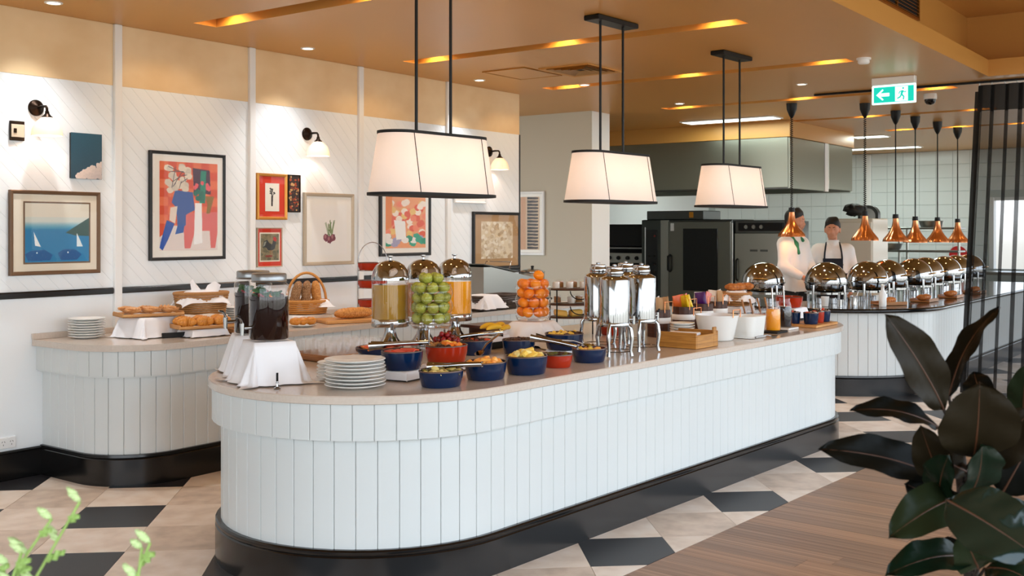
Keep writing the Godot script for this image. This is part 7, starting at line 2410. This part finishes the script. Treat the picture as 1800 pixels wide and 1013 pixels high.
	# bottles
	for e in [[7.225, -3.51, "glass bottle of bright orange juice with pourer", M.juice_bottle], [7.54, -3.57, "glass bottle of dark plum juice with pourer", M.plum_juice]]:
		var b := thing("juice_bottle", e[2], "bottle", at_isle(e[0], e[1], Y + 0.016), 0.0, "juice bottles on the island")
		part(b, "glass", mb().lathe([v2(0, 0), v2(0.05, 0), v2(0.054, 0.006), v2(0.054, 0.13), v2(0.046, 0.17), v2(0.038, 0.195), v2(0.04, 0.21), v2(0.038, 0.215)], 32).done(), M.glass)
		part(b, "juice", mb().lathe([v2(0, 0.003), v2(0.049, 0.003), v2(0.051, 0.01), v2(0.051, 0.13), v2(0.046, 0.155), v2(0, 0.156)], 30).done(), e[3])
		part(b, "dipper", mb().tube([Vector3(0, 0.1, 0), Vector3(-0.01, 0.31, 0.0)], 0.006, 8).done(), M.satin_chrome)
		single("coaster", "white coaster under the " + ("orange" if e[0] < 7.4 else "plum") + " juice bottle", "coaster", box_mesh(Vector3(0.17, 0.014, 0.15), 0.003, Vector3(0, 0.007, 0)), M.china if e[0] > 7.4 else M.black_matte, at_isle(e[0], e[1], Y), Vector3(0, ISLE_TURN, 0), "coasters under the bottles")
	# jars of spreads with spoons
	for k in 4:
		var n := -3.95
		var u: float = [7.64, 7.77, 7.90, 8.03][k]
		var j := thing("spread_jar", "%s open jar of %s with a wooden spoon" % [["first", "second", "third", "fourth"][k], ["jam", "chutney", "honey", "jam"][k]], "jar", at_isle(u, n, Y), 0.0, "jars of spreads")
		part(j, "glass", mb().lathe([v2(0, 0), v2(0.045, 0), v2(0.05, 0.006), v2(0.05, 0.1), v2(0.045, 0.112), v2(0.045, 0.12)], 28).done(), M.glass)
		part(j, "spread", mb().lathe([v2(0, 0.003), v2(0.044, 0.003), v2(0.0465, 0.01), v2(0.0465, 0.075), v2(0, 0.075)], 26).done(), [M.jam_red, M.prune, M.honey, M.jam_red][k])
		part(j, "spoon", mb().tube([Vector3(0.01, 0.05, 0), Vector3(-0.025, 0.2, 0.0)], [0.006, 0.008], 8).done(), M.tray_wood)
	# board of little bowls
	var lb := thing("bowl_board", "light wooden board under the little bowls at the island's far end", "board", at_isle(7.95, -3.53, Y), ISLE_TURN + 3, "boards on the buffet")
	part(lb, "slab", box_mesh(Vector3(0.46, 0.022, 0.24), 0.005, Vector3(0, 0.011, 0)), M.board_wood)
	var small := [[7.80, -3.61, 0.045, M.blue_glaze, "little navy bowl of dried fruit at the back of the light board"], [7.83, -3.49, 0.058, M.blue_glaze, "little blue bowl of nuts at the front of the light board"], [7.98, -3.50, 0.05, M.red_glaze, "little red bowl on the light board"], [8.10, -3.50, 0.048, M.blue_glaze, "little blue bowl at the end of the light board"]]
	for s in small:
		bowl(s[4], at_isle(s[0], s[1], Y + 0.024), ISLE_TURN, s[2], s[2], 0.085, s[3], "little bowls on the board")
		heap("dried_fruit", "piece of dried fruit in the " + s[4].substr(0, 15).strip_edges() + " on the light board", "fruit", "dried fruit in the little bowls", berry, [M.date_brown, M.salmon, M.wrap_white], at_isle(s[0], s[1], Y + 0.024 + 0.08), 0.0, s[2] * 0.66, s[2] * 0.66, 0.012, 9)
	# casserole and bread basket at the far end
	riser("white cloth riser under the red casserole dish", at_isle(8.36, -3.92, Y), ISLE_TURN, 0.13, 0.1, 0.1, 0.09, 33, 0.25)
	bowl("red oval casserole dish on a white cloth near the kitchen bar", at_isle(8.36, -3.92, Y + 0.107), ISLE_TURN + 40, 0.155, 0.11, 0.085, M.red_glaze)
	riser("cloth riser under the far wicker bread basket", at_isle(8.28, -4.36, Y), ISLE_TURN, 0.12, 0.1, 0.1, 0.06, 35, 0.2)
	var fb := basket("wicker bread basket with draped white cloth at the island's far end", at_isle(8.28, -4.36, Y + 0.108), ISLE_TURN + 30, 0.15, 0.105, 0.1, M.wicker, 1.15)
	part(fb, "cloth", cloth_mesh(0.12, 0.07, 0.12, 0.09, 37, 0.7, 18), M.linen)
	for k in 4:
		single("bread_roll", "%s crusty roll on the cloth of the far wicker basket" % ["first", "second", "third", "fourth"][k], "bread", roll_mesh(), M.crust, at_isle(8.20 + 0.07 * k, -4.36 + 0.03 * (k % 2), Y + 0.262), Vector3(0, 50 * k, 0), "rolls in the far basket")

func packet_mesh(sd: int) -> ArrayMesh:
	var r := RandomNumberGenerator.new()
	r.seed = sd
	var g := []
	for side in [1.0]:
		for j in 7:
			var q := j / 6.0
			var ring := []
			for i in 16:
				var a := TAU * i / 16
				var puff := 0.017 * sin(q * PI) + 0.001
				ring.append(Vector3(cos(a) * 0.042, -0.05 + q * 0.115, sin(a) * puff + 0.003 * sin(a * 5 + sd)))
			g.append(ring)
	return mb().grid(g, true, -1.0).done()

# ---------------------------------------------------------------- plants and curtain

# a leaf from base to tip: width w, folded along the midrib, bent downwards by sag; face points towards up
func leaf_mesh(a: Vector3, b: Vector3, up: Vector3, w: float, sag: float, fold := 0.30, round_ := 0.92) -> ArrayMesh:
	var d := b - a
	var ln := d.length()
	d /= ln
	up = (up - d * up.dot(d)).normalized()
	var side := d.cross(up)
	var top := []
	var bot := []
	var rows := 14
	for j in rows + 1:
		var q := float(j) / rows
		var prof := pow(sin(PI * clampf(pow(q, round_), 0.0, 1.0)), 0.62)
		if j == rows:
			prof = 0.0
		var c := a + d * (ln * q) - up * (sag * 4.0 * (q - 0.5) * (q - 0.5) - sag)
		var r1 := []
		var r2 := []
		for i in 9:
			var s := (i - 4) / 4.0
			var h := fold * w * 0.5 * (absf(s) - 0.16 * s * s * 2.0) * prof + 0.004 * sin(q * 17.0 + s * 3.0) * absf(s)
			var p := c + side * (s * w * 0.5 * prof) + up * h
			r1.append(p)
			r2.append(p - up * 0.0012)
		top.append(r1)
		bot.append(r2)
	var m := mb()
	m.grid(top, false, 1.0 if side.cross(d).dot(up) > 0 else -1.0)
	m.grid(bot, false, -1.0 if side.cross(d).dot(up) > 0 else 1.0)
	return m.done()

func rib_mesh(a: Vector3, b: Vector3, up: Vector3, sag: float) -> ArrayMesh:
	var d := b - a
	var ln := d.length()
	d /= ln
	up = (up - d * up.dot(d)).normalized()
	var pts := []
	var rr := []
	for j in 11:
		var q := j / 10.0
		pts.append(a + d * (ln * q) - up * (sag * 4.0 * (q - 0.5) * (q - 0.5) - sag + 0.0008))
		rr.append(lerpf(0.0028, 0.0008, q))
	return mb().tube(pts, rr, 6).done()

func build_plants() -> void:
	var green := mat("rubber_leaf", Color(0.055, 0.105, 0.06), 0.3)
	var under := mat("rubber_leaf_brown", Color(0.13, 0.105, 0.06), 0.45)
	var dark := mat("rubber_leaf_dark", Color(0.045, 0.048, 0.032), 0.45)
	var deep := mat("rubber_leaf_deep", Color(0.03, 0.12, 0.095), 0.12)
	var olive := mat("rubber_leaf_olive", Color(0.12, 0.15, 0.085), 0.35)
	mat("leaf_rib", Color(0.30, 0.17, 0.09), 0.45)
	mat("bark", Color(0.16, 0.115, 0.08), 0.8)
	mat("terracotta_grey", Color(0.34, 0.33, 0.31), 0.7)
	var t := thing("rubber_plant", "dark glossy rubber plant in the foreground by the dining floor", "plant", Vector3(0.86, 0, -1.98))
	var o := t.position
	part(t, "pot", mb().lathe([v2(0, 0), v2(0.15, 0), v2(0.17, 0.02), v2(0.2, 0.36), v2(0.205, 0.38), v2(0.19, 0.38), v2(0.18, 0.34), v2(0, 0.34)], 36).done(), M.terracotta_grey)
	part(t, "soil", mb().lathe([v2(0, 0.352), v2(0.182, 0.35)], 28).done(), M.bark)
	part(t, "stem", mb().tube([Vector3(0, 0.34, 0), Vector3(0.01, 0.7, 0.01), Vector3(-0.01, 1.0, 0.0), Vector3(-0.03, 1.2, 0.0), Vector3(-0.045, 1.34, 0.01)], [0.02, 0.017, 0.014, 0.011, 0.006], 10).done(), M.bark)
	part(t, "stem", mb().tube([Vector3(0.01, 0.55, 0.01), Vector3(0.05, 0.8, 0.05), Vector3(0.06, 1.05, 0.08)], [0.014, 0.011, 0.007], 8).done(), M.bark)
	# leaves as points in the room: base, tip, which way the upper face looks, width, sag
	for m in [green, under, dark, olive]:
		m.metallic_specular = 0.22
	var leaves := [
		[Vector3(0.794, 1.319, -1.97), Vector3(0.668, 1.500, -1.92), Vector3(0.2, 0.15, 0.95), 0.088, 0.012, under],
		[Vector3(0.811, 1.339, -1.99), Vector3(0.933, 1.503, -2.05), Vector3(-0.9, 0.3, 0.28), 0.062, 0.02, dark],
		[Vector3(0.784, 1.287, -1.97), Vector3(0.614, 1.322, -1.95), Vector3(0.1, 0.8, 0.55), 0.058, 0.02, dark],
		[Vector3(0.781, 1.198, -1.95), Vector3(0.548, 1.258, -1.92), Vector3(0.12, 0.66, 0.72), 0.082, 0.022, dark],
		[Vector3(0.801, 1.255, -1.86), Vector3(0.785, 1.395, -1.80), Vector3(-0.15, 0.1, 0.95), 0.135, 0.008, under],
		[Vector3(0.697, 1.217, -1.72), Vector3(0.799, 1.152, -1.62), Vector3(0.1, 0.25, 0.95), 0.112, 0.012, deep],
		[Vector3(0.780, 1.189, -1.86), Vector3(0.625, 1.139, -1.78), Vector3(-0.2, 0.6, 0.75), 0.082, 0.022, olive],
		[Vector3(0.821, 1.065, -1.90), Vector3(0.626, 1.070, -1.80), Vector3(0.0, 0.85, 0.5), 0.075, 0.025, green],
		[Vector3(0.773, 1.194, -1.93), Vector3(0.716, 1.308, -1.88), Vector3(-0.4, 0.1, 0.9), 0.066, 0.008, under],
		[Vector3(0.753, 1.176, -1.88), Vector3(0.733, 1.273, -1.80), Vector3(-0.75, 0.2, 0.6), 0.07, 0.01, green],
		[Vector3(0.798, 1.181, -1.88), Vector3(0.797, 1.288, -1.82), Vector3(0.35, 0.2, 0.9), 0.1, 0.01, green],
		[Vector3(0.855, 1.225, -1.93), Vector3(0.922, 1.332, -1.90), Vector3(-0.5, 0.4, 0.75), 0.09, 0.012, under],
		[Vector3(0.881, 1.174, -1.93), Vector3(0.947, 1.304, -1.92), Vector3(-0.3, 0.3, 0.85), 0.1, 0.015, dark],
		[Vector3(0.895, 1.312, -2.02), Vector3(0.896, 1.374, -2.08), Vector3(-0.5, 0.3, 0.7), 0.055, 0.01, dark],
		[Vector3(1.003, 1.277, -2.10), Vector3(0.985, 1.394, -2.05), Vector3(-0.6, 0.3, 0.75), 0.06, 0.01, olive],
		[Vector3(0.773, 1.153, -1.93), Vector3(0.706, 1.194, -1.93), Vector3(0.0, 0.4, 0.9), 0.06, 0.012, dark],
		[Vector3(0.809, 1.063, -1.86), Vector3(0.754, 1.144, -1.80), Vector3(-0.4, 0.4, 0.8), 0.07, 0.012, olive],
		[Vector3(0.837, 1.050, -1.90), Vector3(0.908, 1.030, -1.84), Vector3(0.2, 0.7, 0.7), 0.085, 0.02, green],
		[Vector3(0.846, 1.067, -1.98), Vector3(0.785, 1.019, -2.00), Vector3(0.0, 0.9, 0.4), 0.05, 0.02, dark],
		[Vector3(0.869, 1.076, -1.95), Vector3(0.997, 1.125, -2.00), Vector3(0.0, 0.7, 0.6), 0.09, 0.02, green],
		[Vector3(0.832, 1.208, -1.96), Vector3(0.756, 1.235, -1.98), Vector3(0.2, 0.3, 0.9), 0.06, 0.01, under],
		[Vector3(0.872, 1.246, -1.98), Vector3(0.907, 1.252, -1.90), Vector3(0.0, 0.6, 0.8), 0.1, 0.01, dark],
	]
	for l in leaves:
		var lf := part(t, "leaf", leaf_mesh(l[0] - o, l[1] - o, l[2], l[3], l[4]), l[5])
		part(lf, "midrib", rib_mesh(l[0] - o, l[1] - o, l[2], l[4]), M.leaf_rib)
		# stalk from the stem to the leaf's base
		var lb: Vector3 = l[0] - o
		var sy := minf(lb.y - 0.035, 1.33)
		var sx := lerpf(0.0, -0.045, clampf((sy - 0.9) / 0.44, 0.0, 1.0))
		part(lf, "stalk", mb().tube([Vector3(sx, sy, 0.004), Vector3(sx, sy, 0.004).lerp(lb, 0.5) - Vector3(0, 0.012, 0), lb, lb + (l[1] - l[0]).normalized() * 0.01], [0.0045, 0.0035, 0.003, 0.002], 6).done(), M.bark)
	# pale sprigs in the foreground, in a planter on a stand
	var sprig := mat("sprig_leaf", Color(0.62, 0.74, 0.40), 0.5)
	sprig.backlight_enabled = true
	sprig.backlight = Color(0.4, 0.5, 0.25)
	var pale := mat("sprig_pale", Color(0.78, 0.86, 0.62), 0.5)
	var s := thing("sprig_plant", "pale green leafy sprigs low in the foreground", "plant", Vector3(-0.60, 0.0, -1.32))
	var so := s.position
	part(s, "plinth", box_mesh(Vector3(0.34, 0.86, 0.22), 0.006, Vector3(0, 0.43, 0)), M.walnut)
	part(s, "planter", mb().lathe([v2(0, 0.86), v2(0.09, 0.86), v2(0.12, 1.06), v2(0.11, 1.06), v2(0, 1.03)], 28, Vector3.ZERO, 1.3, 0.8).done(), M.terracotta_grey)
	var stems := [
		[Vector3(-0.585, 1.04, -1.32), Vector3(-0.600, 1.24, -1.30), Vector3(-0.558, 1.30, -1.30)],
		[Vector3(-0.60, 1.04, -1.32), Vector3(-0.585, 1.22, -1.31), Vector3(-0.528, 1.318, -1.31)],
		[Vector3(-0.63, 1.04, -1.32), Vector3(-0.615, 1.20, -1.30), Vector3(-0.590, 1.262, -1.29)],
		[Vector3(-0.50, 1.04, -1.32), Vector3(-0.47, 1.2, -1.31), Vector3(-0.442, 1.268, -1.31)],
		[Vector3(-0.50, 1.04, -1.32), Vector3(-0.46, 1.2, -1.31), Vector3(-0.452, 1.262, -1.31)],
		[Vector3(-0.66, 1.04, -1.32), Vector3(-0.65, 1.2, -1.30), Vector3(-0.61, 1.245, -1.30)],
	]
	var sr := RandomNumberGenerator.new()
	sr.seed = 19
	for e in stems:
		var c := Curve3D.new()
		c.add_point(e[0] - so)
		c.add_point(e[1] - so, (e[0] - e[2]) * 0.2, (e[2] - e[0]) * 0.2)
		c.add_point(e[2] - so)
		var pts := []
		for k in 12:
			pts.append(c.sample_baked(c.get_baked_length() * k / 11.0))
		part(s, "stem", mb().tube(pts, 0.0018, 6).done(), sprig)
		for k in 5:
			var p := c.sample_baked(c.get_baked_length() * (0.62 + 0.095 * k))
			var sd := -1.0 if k % 2 == 0 else 1.0
			var d := Vector3(sd * sr.randf_range(0.012, 0.022), sr.randf_range(0.008, 0.02), sr.randf_range(-0.01, 0.012))
			part(s, "leaf", leaf_mesh(p, p + d, Vector3(0, 0.5, 0.9), 0.0095, 0.001, 0.2), pale if k % 2 == 0 else sprig)

func build_curtain() -> void:
	var rail := thing("curtain_rail", "thin black curtain rail running under the ceiling", "rail", at_room(11.32, -2.6, CEIL), ROOM_TURN)
	part(rail, "track", box_mesh(Vector3(0.03, 0.022, 3.5), 0.003, Vector3(0, -0.011, 0.06)), M.black_metal)
	var sheer := mat("sheer_black", Color(0.025, 0.024, 0.026, 0.62), 0.9)
	sheer.transparency = BaseMaterial3D.TRANSPARENCY_ALPHA
	var band := mat("sheer_band", Color(0.02, 0.02, 0.022, 0.96), 0.9)
	band.transparency = BaseMaterial3D.TRANSPARENCY_ALPHA
	var c := thing("sheer_curtain", "black sheer curtain hanging in soft pleats at the edge", "curtain", at_room(11.32, -2.62, 0.0), ROOM_TURN)
	var g := []
	var tops := []
	var n1 := 1.55
	var cols := 220
	for j in 13:
		var q := j / 12.0
		var y := lerpf(0.02, CEIL - 0.045, q)
		var ring := []
		for i in cols + 1:
			var s := float(i) / cols
			var spread := lerpf(-0.15, 0.0, q)
			var n := lerpf(spread, n1, s)
			var amp := lerpf(0.055, 0.04, q)
			var ph := s * TAU * 13.0 + 0.5 * sin(s * 21.0)
			ring.append(Vector3(sin(ph) * amp, y, n + cos(ph) * 0.045))
		if y < CEIL - 0.13:
			g.append(ring)
		if j >= 11:
			tops.append(ring)
	var lo: Array = g[-1]
	part(c, "sheer", mb().grid(g, false, 1.0).done(), sheer)
	part(c, "heading", mb().grid([lo, tops[-1]], false, 1.0).done(), band)
	for i in 14:
		part(c, "glider", box_mesh(Vector3(0.012, 0.03, 0.012), 0.002, Vector3(0, CEIL - 0.03, 0.02 + i * n1 / 13.5)), M.white_paint)
	# hems run down the pleats as darker doubled cloth
	part(c, "hem", mb().grid([[Vector3(0.01, 0.02, -0.17), Vector3(0.012, 0.02, -0.12)], [Vector3(0.01, CEIL - 0.1, -0.025), Vector3(0.012, CEIL - 0.1, 0.03)]], false, 1.0).done(), band)
